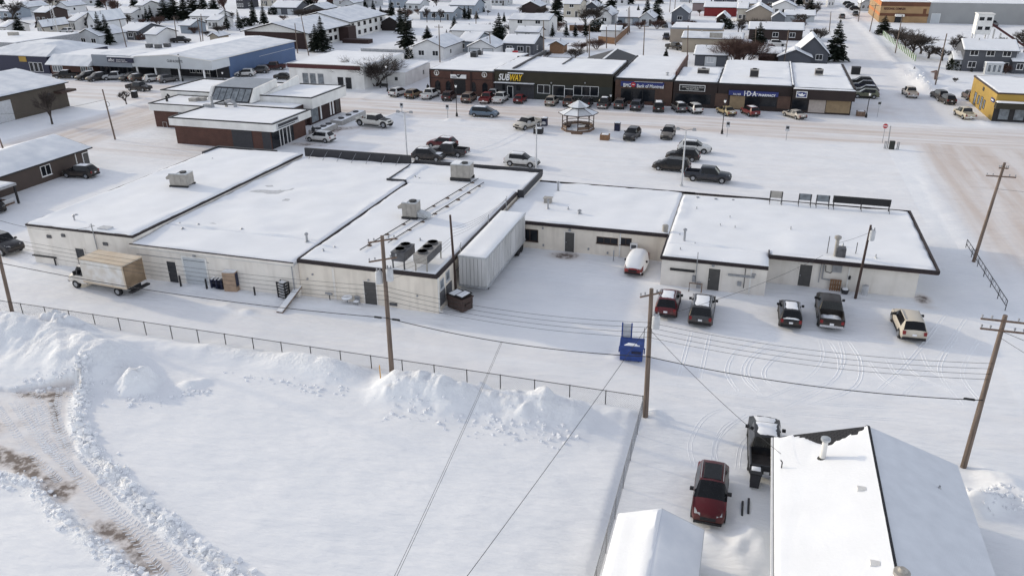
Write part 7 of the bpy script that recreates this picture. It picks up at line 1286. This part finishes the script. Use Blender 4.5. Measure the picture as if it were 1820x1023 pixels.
# ------------------------------------------------------------------ chain link fences
def chain(label, a, b, h, n, m='galv', zbase=None, step=.13):
    a, b = Vector((*a, 0)), Vector((*b, 0)); d = (b - a); L_ = d.length; d.normalize(); T = thing('chain_link_fence', label, 'fence', a)
    for i in range(n + 1): c = a.lerp(b, i / n); MB().tube([c + Vector((0, 0, -.3)), c + Vector((0, 0, h + .04))], .035, 6).build('post', m, T)
    MB().tube([a + Vector((0, 0, h)), b + Vector((0, 0, h))], .025, 6).build('top_rail', m, T); w_ = MB(); k = -h
    while k < L_:
        for s in (1, -1):
            u0, u1 = (k, k + h) if s > 0 else (k + h, k); z0, z1 = 0., h
            ua, ub = max(0, min(L_, u0)), max(0, min(L_, u1)); f0 = (ua - u0) / (u1 - u0); f1 = (ub - u0) / (u1 - u0)
            if abs(ub - ua) > .02: w_.tube([a + d * ua + Vector((0, 0, z0 + h * f0)), a + d * ub + Vector((0, 0, z0 + h * f1))], .0035, 3, 0, False)
        k += step
    w_.build('wire_mesh', m, T); return T
chain('long low chain link fence along the alley, half buried by snow piles', (-60.5, 46.3), (-4.85, 46.25), 1.25, 22, 'dark', step=.16)
chain('tall chain link fence running from the corner pole toward the viewer', (-4.75, 46.15), (-4.75, 24), 1.55, 8, 'grey', step=.12)
a, b = g(1716, 441), g(1786, 552); T = thing('steel_railing', 'dark pipe railing with two rails beside the right pole', 'railing', a)
for h in (.45, .95): MB().tube([a + Vector((0, 0, h)), b + Vector((0, 0, h))], .035, 6).build('rail', 'dark', T)
for i in range(7): c = a.lerp(b, i / 6); MB().tube([c - Vector((0, 0, .3)), c + Vector((0, 0, .95))], .035, 6).build('post', 'dark', T)
for i in range(18): c = a.lerp(b, (i + .5) / 18); MB().tube([c + Vector((0, 0, .45)), c + Vector((0, 0, .95))], .015, 4).build('baluster', 'dark', T)
a, b = g(1568, 63), g(1626, 109); T = thing('picket_fence', 'fence of green and white pickets along the side street', 'fence', a); n = 44; MATS['grn'] = mat('picket_green', (.11, .24, .05), .7)
pk = [MB().box(-.22, .22, -.05, .05, 0, 1.5).mesh('picket', 'white'), MB().box(-.22, .22, -.05, .05, 0, 1.5).mesh('picket', 'grn')]; dr_ = math.atan2(b.y - a.y, b.x - a.x)
for i in range(n): o = bpy.data.objects.new('picket', pk[i % 2]); C.objects.link(o); o.parent = T; o.location = TM[T] @ a.lerp(b, i / (n - 1)); o.rotation_euler = (0, 0, dr_)
T = thing('wooden_fence', 'brown board fence around the yard with the white garden shed', 'fence', g(1063, 76)); pts = [g(1012, 55), g(1070, 56), None, g(1063, 76), g(1093, 79), g(1118, 56)]
for a, b in zip(pts[:-1], pts[1:]):
    if a is None or b is None: continue
    n = max(2, int((b - a).length / 2.4))
    for i in range(n): u, v = a.lerp(b, i / n), a.lerp(b, (i + .97) / n); d = (v - u).normalized(); s = Vector((-d.y, d.x, 0)) * .03; MB().hexa([u - s, v - s, v + s, u + s] + [q + Vector((0, 0, 1.8)) for q in (u - s, v - s, v + s, u + s)]).build('fence_panel', 'planks', T)
T = thing('rail_fence', 'low snowy rail fence behind the olive shop roof', 'fence', g(980, 113))
for i in range(8): c = g(978, 112).lerp(g(1050, 114), i / 7); MB().box(c.x - .08, c.x + .08, c.y - .08, c.y + .08, -.1, 1.2).build('post', 'wood', T)
MB().tube([g(978, 112, 1.1), g(1050, 114, 1.1)], .06, 5).build('rail', 'wood', T)
# ------------------------------------------------------------------ lamps and signs
def lot_lamp(px, py, top, label, twin=True):
    p = g(px, py); h = wp(px, top, p.y)[1]; T = thing('lamp_post', label, 'lamp post', (p.x, p.y, 0), 0, 'car park lamp posts'); MB().lathe((p.x, p.y, -.2), [(.22, 0), (.22, .45), (.11, .5), (.09, h)], 10).build('post', 'lightgrey', T, True)
    for s in ((-1, 1) if twin else (1,)):
        MB().tube([(p.x, p.y, h - .1), (p.x + s * .5, p.y, h + .05), (p.x + s * 1.0, p.y, h + .1)], .045, 6).build('arm', 'grey', T); l = MB().hexa([(p.x + s * 1.0 - .25, p.y - .15, h - .08), (p.x + s * 1.0 + .25, p.y - .15, h - .08), (p.x + s * 1.0 + .25, p.y + .15, h - .08), (p.x + s * 1.0 - .25, p.y + .15, h - .08), (p.x + s * 1.0 - .18, p.y - .1, h + .25), (p.x + s * 1.0 + .18, p.y - .1, h + .25), (p.x + s * 1.0 + .18, p.y + .1, h + .25), (p.x + s * 1.0 - .18, p.y + .1, h + .25)]).build('lamp_head', 'grey', T)
lot_lamp(724, 284, 200, 'twin headed car park lamp nearest the brick building'); lot_lamp(953, 306, 219, 'car park lamp in front of the white boxy SUV', True); lot_lamp(1211, 331, 230, 'twin headed car park lamp beside the black minivan')
def street_lamp(px, py, top, label):
    p = g(px, py); h = wp(px, top, p.y)[1]; T = thing('street_lamp', label, 'street lamp', (p.x, p.y, 0), 0, 'black ornamental street lamps'); MB().lathe((p.x, p.y, -.1), [(.2, 0), (.2, .5), (.13, .7), (.07, 1.0), (.06, h - .5), (.1, h - .45)], 10).build('post', 'black', T, True)
    MB().lathe((p.x, p.y, h - .45), [(.12, 0), (.2, .35), (.17, .42)], 10).build('globe', 'white', T, True); MB().lathe((p.x, p.y, h - .03), [(.24, 0), (.1, .14), (.02, .22)], 10).build('cap', 'black', T, True)
for a in ((812, 207, 151, 'black ornamental lamp in front of the arched shop'), (1283, 238, 177, 'black ornamental lamp opposite the pharmacy'), (1539, 209, 165, 'black ornamental lamp at the corner shop'), (689, 163, 117, 'black ornamental lamp beside the large bare bush'), (325, 145, 98, 'black ornamental lamp under the hall lettering'), (398, 149, 128, 'black ornamental lamp at the end of the blue wall'), (1085, 186, 168, 'short black lamp between olive shop and bank')): street_lamp(*a)
def sign_post(px, py, top, label, kind='sq'):
    p = g(px, py); h = wp(px, top, p.y)[1]; T = thing('traffic_sign', label, 'traffic sign', (p.x, p.y, 0), 0, 'traffic signs'); MB().box(p.x - .035, p.x + .035, p.y - .035, p.y + .035, -.1, h).build('post', 'grey', T); f = F((p.x, p.y - .05, 0))
    if kind == 'stop':
        oc = lambda r, c: [f(r * math.cos(math.pi / 8 + i * math.pi / 4), h - .4 + r * math.sin(math.pi / 8 + i * math.pi / 4), c) for i in range(8)]
        b = MB().ext(oc(.42, 0), (0, -.02, 0)).build('sign_plate', 'white', T); MB().ext(oc(.38, .021), (0, -.006, 0)).build('sign_face', 'red', b); text('STOP', F((p.x, p.y - .075, h - .5)), .26, 'white', b, align='CENTER', bold=.01)
    else:
        b = MB().obox(f, -.3, .3, h - .85, h, 0, .02).build('sign_plate', 'lightgrey', T); MB().obox(f, -.22, .22, h - .5, h - .12, .02, .028).build('sign_symbol', 'dark', b)
for a in ((796, 212, 186, 'small grey traffic sign left of the ornamental lamp'), (1292, 243, 216, 'small grey traffic sign right of the ornamental lamp'), (1397, 249, 223, 'traffic sign with dark round symbol in the car park'), (1559, 208, 180, 'thin sign post beside the corner shop'), (715, 207, 183, 'traffic sign on a snow mound beside the car park')): sign_post(*a)
sign_post(1568, 254, 219, 'red stop sign at the side street corner', 'stop')
p = g(1584, 265); T = thing('utility_box', 'green-grey utility box with guard posts beside the stop sign', 'utility box', p); MB().box(p.x - .35, p.x + .35, p.y - .3, p.y + .3, -.1, 1.2).build('cabinet', 'olive_green', T)
for dx in (-1.0, -.8, .75, .95): MB().lathe((p.x + dx, p.y, -.1), [(.07, 0), (.07, 1.2), (.02, 1.25)], 8).build('guard_post', 'grey', T)
p = g(1577, 263); q = wp(1583, 224, p.y); single('marker_pole', 'tall grey marker pole beside the utility box', 'pole', MB().tube([p, (q[0], p.y, q[1])], .08, 8), 'grey', p)
# ------------------------------------------------------------------ gazebo
p = g(1027, 230); T = thing('gazebo', 'octagonal gazebo with two tier snowy roof in the car park', 'gazebo', (p.x, p.y, 0)); inv = TM.pop(T); oct_ = lambda r, z, o=0: [Vector((r * math.cos((i + o) * math.pi / 4 + .2), r * math.sin((i + o) * math.pi / 4 + .2), z)) for i in range(8)]
MB().ext(oct_(2.75, -.1), (0, 0, .4)).build('floor', 'wood', T); MB().ext(oct_(2.5, .3), (0, 0, .05)).build('floor_snow', 'thin_snow', T)
A_, B_, C_, D_, E2 = oct_(2.55, .3), oct_(3.25, 2.75), oct_(1.2, 3.5), oct_(1.75, 3.82), Vector((0, 0, 4.75))
for i in range(8):
    j = (i + 1) % 8; MB().tube([A_[i], A_[i] + Vector((0, 0, 2.5))], .08, 6).build('post', 'brown', T)
    for h in (.55, 1.0):
        if i != 5: MB().tube([A_[i] + Vector((0, 0, h)), A_[j] + Vector((0, 0, h))], .045, 4).build('rail', 'brown', T)
    if i != 5: MB().hexa([A_[i] * .99 + Vector((0, 0, .1)), A_[j] * .99 + Vector((0, 0, .1)), A_[j] * .97 + Vector((0, 0, .1)), A_[i] * .97 + Vector((0, 0, .1))] + [A_[i] * .99 + Vector((0, 0, .5)), A_[j] * .99 + Vector((0, 0, .5)), A_[j] * .97 + Vector((0, 0, .5)), A_[i] * .97 + Vector((0, 0, .5))]).build('skirt_panel', 'wood', T)
    u = (A_[j] - A_[i]).normalized(); z = Vector((0, 0, 1))
    for a_, s in ((A_[i], 1), (A_[j], -1)): MB().tube([a_ + z * 1.85, a_ + u * s * .2 + z * 2.2, a_ + u * s * .6 + z * 2.42], .045, 4).build('bracket', 'brown', T)
    MB().ext([B_[i], B_[j], C_[j], C_[i]], (0, 0, .07)).build('roof_panel', 'thin_snow' if i % 3 else 'lightgrey', T); MB().ext([D_[i], D_[j], E2], (0, 0, .06)).build('cupola_panel', 'thin_snow' if i % 2 else 'lightgrey', T)
    MB().tube([B_[i] + Vector((0, 0, .06)), C_[i] + Vector((0, 0, .08))], .05, 4).build('roof_rib', 'brown', T)
    MB().tube([B_[i], B_[j]], .07, 4).build('eave_board', 'brown', T)
MB().ext(oct_(1.25, 3.4), (0, 0, .44)).build('cupola_wall', 'dark', T); MB().lathe((0, 0, 4.85), [(.12, -.12), (.14, .05), (.02, .25)], 8).build('finial', 'dark', T)
for k in range(3): MB().box(-.5 + .1 * k, 1.4, -2.95 - .3 * k, -2.6 - .3 * k, -.1, .28 - .1 * k).build('step', 'wood', T)
for s in (-1, 1): MB().box(s * 1.5 - .2, s * 1.5 + .2, -.8, 1.0, .35, .8).build('bench', 'brown', T)
TM[T] = inv
# ------------------------------------------------------------------ bins, planters, dumpsters
def litter(px, py, label, w_=.9, h=1.3, m='navy_sign'):
    p = g(px, py); T = thing('litter_bin', label, 'litter bin', p, 0, 'litter bins'); f = F((p.x, p.y, 0)); MB().box(p.x - w_ / 2, p.x + w_ / 2, p.y - w_ / 2, p.y + w_ / 2, 0, h - .25).build('body', m, T); MB().box(p.x - w_ / 2 - .04, p.x + w_ / 2 + .04, p.y - w_ / 2 - .04, p.y + w_ / 2 + .04, h - .1, h).build('lid', 'dark', T)
    for s in (-1, 1): MB().box(p.x + s * (w_ / 2 - .05) - .04, p.x + s * (w_ / 2 - .05) + .04, p.y - .4, p.y + .4, h - .25, h - .1).build('lid_support', m, T)
    snow_cap(T, p.x - w_ / 2, p.x + w_ / 2, p.y - w_ / 2, p.y + w_ / 2, h, .1, .3)
litter(968, 223, 'dark blue litter bin right of the dirty white pickup'); litter(1097, 232, 'dark blue litter bin with snowy lid right of the gazebo'); litter(240, 174, 'black litter bin at the cross street corner', m='black'); litter(1309, 193, 'black litter bin at the pharmacy wall', .7, 1.2, 'black')
def planter_box(px, py, label, m='wood'):
    p = g(px, py); T = thing('planter', label, 'planter', p, 0, 'square wooden planters'); ring(MB(), p.x - .7, p.x + .7, p.y - .6, p.y + .6, 0, .85, .1).build('box', m, T); MB().box(p.x - .6, p.x + .6, p.y - .5, p.y + .5, .1, .75).build('soil', 'brown', T); snow_cap(T, p.x - .58, p.x + .58, p.y - .48, p.y + .48, .76, .14, .3)
planter_box(957, 237, 'dark wooden planter at the lamp post foot', 'dark'); planter_box(1075, 248, 'light brown wooden planter in front of the dark blue bin', 'planks'); planter_box(1529, 206, 'wooden planter at the corner shop lamp', 'wood'); planter_box(1499, 199, 'low planter before the tan corner panel', 'brown')
def dumpster(px, py, rz, m, label, lids='shut', w_=1.9, d=1.3, h=1.35, rzz=0):
    p = g(px, py); T = thing('dumpster', label, 'dumpster', (p.x, p.y, ground_z(p.x, p.y)), R(rz)); inv = TM.pop(T); b = MB()
    b.hexa([(-w_ / 2 + .03, -d / 2 + .04, .12), (w_ / 2 - .03, -d / 2 + .04, .12), (w_ / 2 - .03, d / 2 - .04, .12), (-w_ / 2 + .03, d / 2 - .04, .12), (-w_ / 2, -d / 2, h - .15), (w_ / 2, -d / 2, h - .15), (w_ / 2, d / 2, h), (-w_ / 2, d / 2, h)]); b.build('body', m, T)
    ring(MB(), -w_ / 2 - .05, w_ / 2 + .05, -d / 2 - .05, d / 2 + .05, h - .16, h - .04, .09).build('rim', m, T); MB().box(-w_ / 2 - .12, -w_ / 2 - .02, -.3, .3, .6, .8).box(w_ / 2 + .02, w_ / 2 + .12, -.3, .3, .6, .8).build('fork_pocket', m, T)
    for sx in (-1, 1):
        for sy in (-1, 1): MB().lathe((sx * (w_ / 2 - .3), sy * (d / 2 - .25), 0), [(.08, 0), (.08, .13)], 8).build('caster', 'black', T)
    if lids == 'shut':
        for s, op in ((-1, 0), (1, .12)): l = MB().hexa([(s * w_ / 4 - w_ / 4 + .04, -d / 2, h - .02 + op), (s * w_ / 4 + w_ / 4 - .04, -d / 2, h - .02 + op), (s * w_ / 4 + w_ / 4 - .04, d / 2, h + .05 + op), (s * w_ / 4 - w_ / 4 + .04, d / 2, h + .05 + op), (s * w_ / 4 - w_ / 4 + .04, -d / 2, h + .04 + op), (s * w_ / 4 + w_ / 4 - .04, -d / 2, h + .04 + op), (s * w_ / 4 + w_ / 4 - .04, d / 2, h + .11 + op), (s * w_ / 4 - w_ / 4 + .04, d / 2, h + .11 + op)]).build('lid', 'black', T); MB().hexa([(s * w_ / 4 - .35, -d / 2 + .1, h + .05 + op), (s * w_ / 4 + .35, -d / 2 + .12, h + .05 + op), (s * w_ / 4 + .33, d / 2 - .15, h + .11 + op), (s * w_ / 4 - .33, d / 2 - .12, h + .11 + op), (s * w_ / 4 - .3, -d / 2 + .14, h + .09 + op), (s * w_ / 4 + .3, -d / 2 + .16, h + .09 + op), (s * w_ / 4 + .28, d / 2 - .2, h + .15 + op), (s * w_ / 4 - .28, d / 2 - .18, h + .15 + op)]).build('snow', 'snow', l)
    else:
        l = MB().box(-w_ / 2 + .02, -.12, d / 2 + .02, d / 2 + .08, h - .02, h + 1.15).build('lid', 'lightgrey', T); MB().box(-w_ / 2 + .0, -w_ / 2 + .1, d / 2 - .02, d / 2 + .1, h - .05, h + 1.2).box(-.16, -.06, d / 2 - .02, d / 2 + .1, h - .05, h + 1.2).build('lid_edge', m, l); MB().tube([(w_ / 2 - .03, d / 2, h - .1), (w_ / 2 - .03, d / 2, h + .9)], .025, 5).build('lid_rod', 'dark', T)
        MB().box(0, w_ * .4, -d / 2 - .04, -d / 2 - .005, h - .62, h - .42).build('emblem_patch', 'navy_sign', T); snow_cap(T, -w_ / 2 + .1, w_ / 2 - .1, -d / 2 + .1, d / 2 - .1, h - .3, .2, .3)
    TM[T] = inv
dumpster(818, 548, -25, 'rust_brown', 'dark brown dumpster with snowy lids at the trailer end'); dumpster(1122, 636, 6, 'bin_blue', 'blue dumpster with one lid standing open behind the corner pole', 'open', 1.75, 1.4, 1.4)
# ------------------------------------------------------------------ things along the rear wall
p = g(416, 516); T = thing('cardboard_crate', 'tall tan cardboard crate with dark side leaning by the rear wall', 'crate', p, R(8)); inv = TM.pop(T); MB().box(-.6, .6, -.6, .6, .15, 2.0).build('carton', 'cardboard', T); MB().box(.602, .62, -.5, .5, .6, 1.9).build('dark_panel', 'navy_sign', T); MB().box(-.65, .65, -.65, .65, 0, .14).build('pallet', 'wood', T); MB().box(-.58, .58, -.58, .1, 2.002, 2.06).build('snow', 'snow', T); TM[T] = inv
p = g(391, 512); T = thing('pallet_stack', 'stack of dark blue pallets left of the cardboard crate', 'pallet stack', p, R(5)); inv = TM.pop(T)
for k in range(7): MB().box(-.6, .6, -.5, .5, k * .15, k * .15 + .03).box(-.6, -.45, -.5, .5, k * .15 + .03, k * .15 + .12).box(.45, .6, -.5, .5, k * .15 + .03, k * .15 + .12).box(-.07, .07, -.5, .5, k * .15 + .03, k * .15 + .12).build('pallet', 'navy_sign', T)
for k in range(3): MB().box(-.5 + k * .35, -.35 + k * .35, -.45, .45, 1.03, 1.09).build('snow', 'snow', T)
TM[T] = inv
p = g(506, 532); T = thing('wire_rack', 'black rack with snow caught in its shelves at the rear wall', 'rack', p, R(-12)); inv = TM.pop(T)
for x in (-.45, .45):
    for y in (-.25, .25): MB().box(x - .05, x + .05, y - .05, y + .05, 0, 1.75).build('upright', 'black', T)
for k in range(6): MB().box(-.4, .4, -.25, .25, .25 + k * .27, .33 + k * .27).build('shelf', 'black', T); MB().box(-.3, .25, -.2, .2, .332 + k * .27, .38 + k * .27).build('snow', 'snow', T)
TM[T] = inv
a, b = g(497, 556), g(533, 508, .9); T = thing('loading_ramp', 'snow covered narrow ramp with railing leaning at the wall joint', 'ramp', a); d = (b - a); n = Vector((-d.y, d.x, 0)).normalized() * .3
MB().hexa([a - n, b - n, b + n, a + n] + [q + Vector((0, 0, .12)) for q in (a - n, b - n, b + n, a + n)]).build('deck', 'wood', T); MB().hexa([q + Vector((0, 0, .122)) for q in (a - n * .9, b - n * .9, b + n * .9, a + n * .9)] + [q + Vector((0, 0, .2)) for q in (a - n * .8, b - n * .8, b + n * .8, a + n * .8)]).build('snow', 'snow', T)
MB().tube([b - n, b - n + Vector((0, 0, 1.1)), b + n + Vector((0, 0, 1.1)), b + n], .03, 5).tube([b - n + Vector((0, 0, .55)), b + n + Vector((0, 0, .55))], .025, 5).build('railing', 'dark', T)
for q in (b - n, b + n): MB().tube([(q.x, q.y, -.2), q], .05, 5).build('leg', 'dark', T)
p = g(618, 541); T = thing('patio_table', 'round patio table capped with snow near the grey-green door', 'table', p); MB().lathe(p, [(.25, 0), (.05, .1), (.05, .62), (.5, .64), (.5, .68)], 14).build('table', 'grey', T, True); MB().lathe(p + Vector((0, 0, .68)), [(.48, 0), (.44, .1), (.2, .16), (.02, .17)], 14).build('snow', 'snow', T, True)
p = g(634, 543); T = thing('patio_chair', 'grey patio chair with snow beside the round table', 'chair', p); MB().box(p.x - .25, p.x + .25, p.y - .25, p.y + .25, .38, .44).build('seat', 'grey', T); MB().box(p.x - .25, p.x + .25, p.y + .2, p.y + .25, .45, .85).build('backrest', 'grey', T); snow_cap(T, p.x - .24, p.x + .24, p.y - .24, p.y + .19, .44, .1, .2)
for sx in (-.22, .22):
    for sy in (-.22, .22): MB().box(p.x + sx - .025, p.x + sx + .025, p.y + sy - .025, p.y + sy + .025, -.05, .38).build('leg', 'grey', T)
p = g(587, 537); T = thing('gas_valve', 'thin standpipe with valve in front of the rear wall', 'standpipe', p); MB().tube([p, p + Vector((0, 0, .9))], .04, 6).build('pipe', 'dark', T); MB().box(p.x - .18, p.x + .18, p.y - .08, p.y + .08, .75, .95).build('valve', 'grey', T)
p = g(1482, 519); T = thing('wooden_pallet', 'tan wooden pallet leaning on the right section wall', 'pallet', p); 
for k in range(5): MB().box(p.x - .4 + k * .2, p.x - .27 + k * .2, YF - .3, YF - .24, .0, 1.1).build('slat', 'planks', T)
for z in (.1, .5, .95): MB().box(p.x - .42, p.x + .55, YF - .235, YF - .17, z, z + .1).build('stringer', 'planks', T)
p = g(1501, 521); T = thing('bucket', 'dark pot heaped with snow at the wall of the right section', 'pot', p); MB().lathe(p, [(.25, -.1), (.35, .4), (.3, .41)], 12).build('pot', 'charcoal', T, True); MB().lathe(p + Vector((0, 0, .36)), [(.3, 0), (.22, .15), (.02, .2)], 12).build('snow', 'snow', T, True)
p = g(1534, 516); single('barrel', 'grey barrel standing right of the dark red-brown pole', 'barrel', MB().lathe((p.x, YF - .45, 0), [(.27, -.1), (.29, .3), (.27, .32), (.29, .6), (.27, .62), (.27, .9), (.05, .92)], 14), 'lightgrey', (p.x, YF - .45, 0), None, True)
p = g(1340, 862); T = thing('wheeled_bin', 'dark wheeled bin with snowy lid behind the half hidden pickup', 'wheeled bin', p); MB().hexa([(p.x - .25, p.y - .3, .05), (p.x + .25, p.y - .3, .05), (p.x + .25, p.y + .25, .05), (p.x - .25, p.y + .25, .05), (p.x - .32, p.y - .4, 1.05), (p.x + .32, p.y - .4, 1.05), (p.x + .32, p.y + .32, 1.05), (p.x - .32, p.y + .32, 1.05)]).build('body', 'charcoal', T); MB().box(p.x - .35, p.x + .35, p.y - .44, p.y + .36, 1.052, 1.12).build('lid', 'black', T); snow_cap(T, p.x - .26, p.x + .26, p.y - .1, p.y + .32, 1.12, .12, .2)
for s in (-1, 1): MB().tube([(p.x + s * .22 - .04, p.y + .3, .12), (p.x + s * .22 + .04, p.y + .3, .12)], .12, 10).build('wheel', 'black', T)
for i, (px, py) in enumerate(((1319, 905), (1330, 900))): p = g(px, py); single('plank', ['left one of two dark boards lying in the snow by the red SUV', 'right one of two dark boards lying in the snow by the red SUV'][i], 'board', MB().box(p.x - .06, p.x + .06, p.y - .7, p.y + .6, .0, .16), 'charcoal', p)
MATS['stake_orange'] = mat('stake_orange', (.50, .26, .04), .6); p = g(678, 690); single('marker_stake', 'thin yellow-orange marker stake at the middle pole', 'stake', MB().lathe(p, [(.035, -.2), (.035, 1.9), (.01, 1.95)], 6), 'stake_orange', p)
p = g(1520, 132); T = thing('litter_bin', 'dark rounded bin at the rear corner of the corner shop', 'bin', p); MB().box(p.x - .9, p.x + .9, p.y - .7, p.y + .7, 0, 1.5).build('body', 'black', T); MB().box(p.x - .95, p.x + .95, p.y - .75, p.y + .75, 1.502, 1.65).build('lid', 'charcoal', T)
p = g(682, 157); T = thing('bench', 'dark bench beside the ornamental lamp and bare bush', 'bench', p); MB().box(p.x - .9, p.x + .9, p.y - .25, p.y + .25, .4, .48).build('seat', 'dark', T); MB().box(p.x - .9, p.x + .9, p.y + .22, p.y + .28, .5, .95).build('backrest', 'dark', T)
for s in (-.75, .75): MB().box(p.x + s - .05, p.x + s + .05, p.y - .25, p.y + .25, -.05, .4).build('leg', 'dark', T)
p = g(908, 105); T = thing('shed', 'small white and red hut behind the olive shop', 'hut', p); MB().box(p.x - 1.2, p.x + .6, p.y - .8, p.y + .8, 0, 2.4).build('white_wall', 'white', T); MB().box(p.x + .62, p.x + 1.7, p.y - .7, p.y + .8, 0, 2.0).build('red_wall', 'red', T); snow_cap(T, p.x - 1.3, p.x + .7, p.y - .9, p.y + .9, 2.4, .15, .5)
p = g(1655, 128); q = g(1663, 142); T = thing('fallen_trunk', 'dark curved trunk lying in the snow at the farmhouse yard', 'log', p); MB().tube([p, p.lerp(q, .4) + Vector((.5, 0, .8)), q + Vector((0, 0, .1))], [.12, .3, .35], 7).build('trunk', 'bark_brown', T, True)
p = g(5, 188); single('blue_tank', 'dark blue low tank at the garage wall, far left', 'tank', MB().tube([(p.x - 2, p.y, .6), (p.x + 2, p.y, .6)], .6, 10), 'bin_blue', p)
# ------------------------------------------------------------------ people
def person_mesh(seed, stride=.12):
    me = bpy.data.meshes.new('person'); J = [(0, 0, .98), (0, 0, 1.2), (0, 0, 1.42), (0, 0, 1.54), (0, .02, 1.66), (0, .02, 1.78), (-.1, 0, .92), (-.11, stride, .5), (-.11, stride * .6, .08), (-.11, stride * .6 + .14, .04), (.1, 0, .92), (.11, -stride, .5), (.11, -stride * 1.4, .08), (.11, -stride * 1.4 + .14, .04), (-.2, 0, 1.42), (-.26, -.04, 1.15), (-.25, .06, .92), (-.25, .09, .82), (.2, 0, 1.42), (.26, .03, 1.15), (.25, .12, .94), (.25, .16, .84)]
    Rr = [.16, .17, .15, .07, .105, .08, .11, .085, .06, .05, .11, .085, .06, .05, .09, .07, .055, .04, .09, .07, .055, .04]
    E = [(0, 1), (1, 2), (2, 3), (3, 4), (4, 5), (0, 6), (6, 7), (7, 8), (8, 9), (0, 10), (10, 11), (11, 12), (12, 13), (2, 14), (14, 15), (15, 16), (16, 17), (2, 18), (18, 19), (19, 20), (20, 21)]
    me.from_pydata(J, E, []); o = bpy.data.objects.new('person_src', me); C.objects.link(o); md = o.modifiers.new('s', 'SKIN'); o.modifiers.new('u', 'SUBSURF').levels = 1
    for i, v in enumerate(me.skin_vertices[0].data): v.radius = (Rr[i], Rr[i] * .85); v.use_root = (i == 0)
    dg = bpy.context.evaluated_depsgraph_get(); m2 = bpy.data.meshes.new_from_object(o.evaluated_get(dg)); bpy.data.objects.remove(o); m2.name = 'person'; m2.materials.clear()
    for n in ('black', 'charcoal', 'skin'): m2.materials.append(MATS[n])
    for f in m2.polygons: z = f.center.z; f.material_index = 1 if z < .95 else (2 if z > 1.53 and f.center.y > .03 and z < 1.74 else 0); f.use_smooth = True
    return m2
mat('skin', (.42, .26, .19), .6); PM_ = person_mesh(1)
for px, py, rz, lab in ((558, 243, 40, 'person in dark winter clothes walking beside the white crossover'), (761, 165, 10, 'person in black coat at the left corner of the arched shop'), (912, 174, 170, 'person in dark clothes in front of the olive shop door'), (428, 139, 80, 'person in black beside the white SUV at the blue wall')):
    p = g(px, py); o = bpy.data.objects.new('person', PM_); C.objects.link(o); o.location = (p.x, p.y, ground_z(p.x, p.y)); o.rotation_euler = (0, 0, R(rz)); o['label'] = lab; o['category'] = 'person'; o['group'] = 'people in the street'
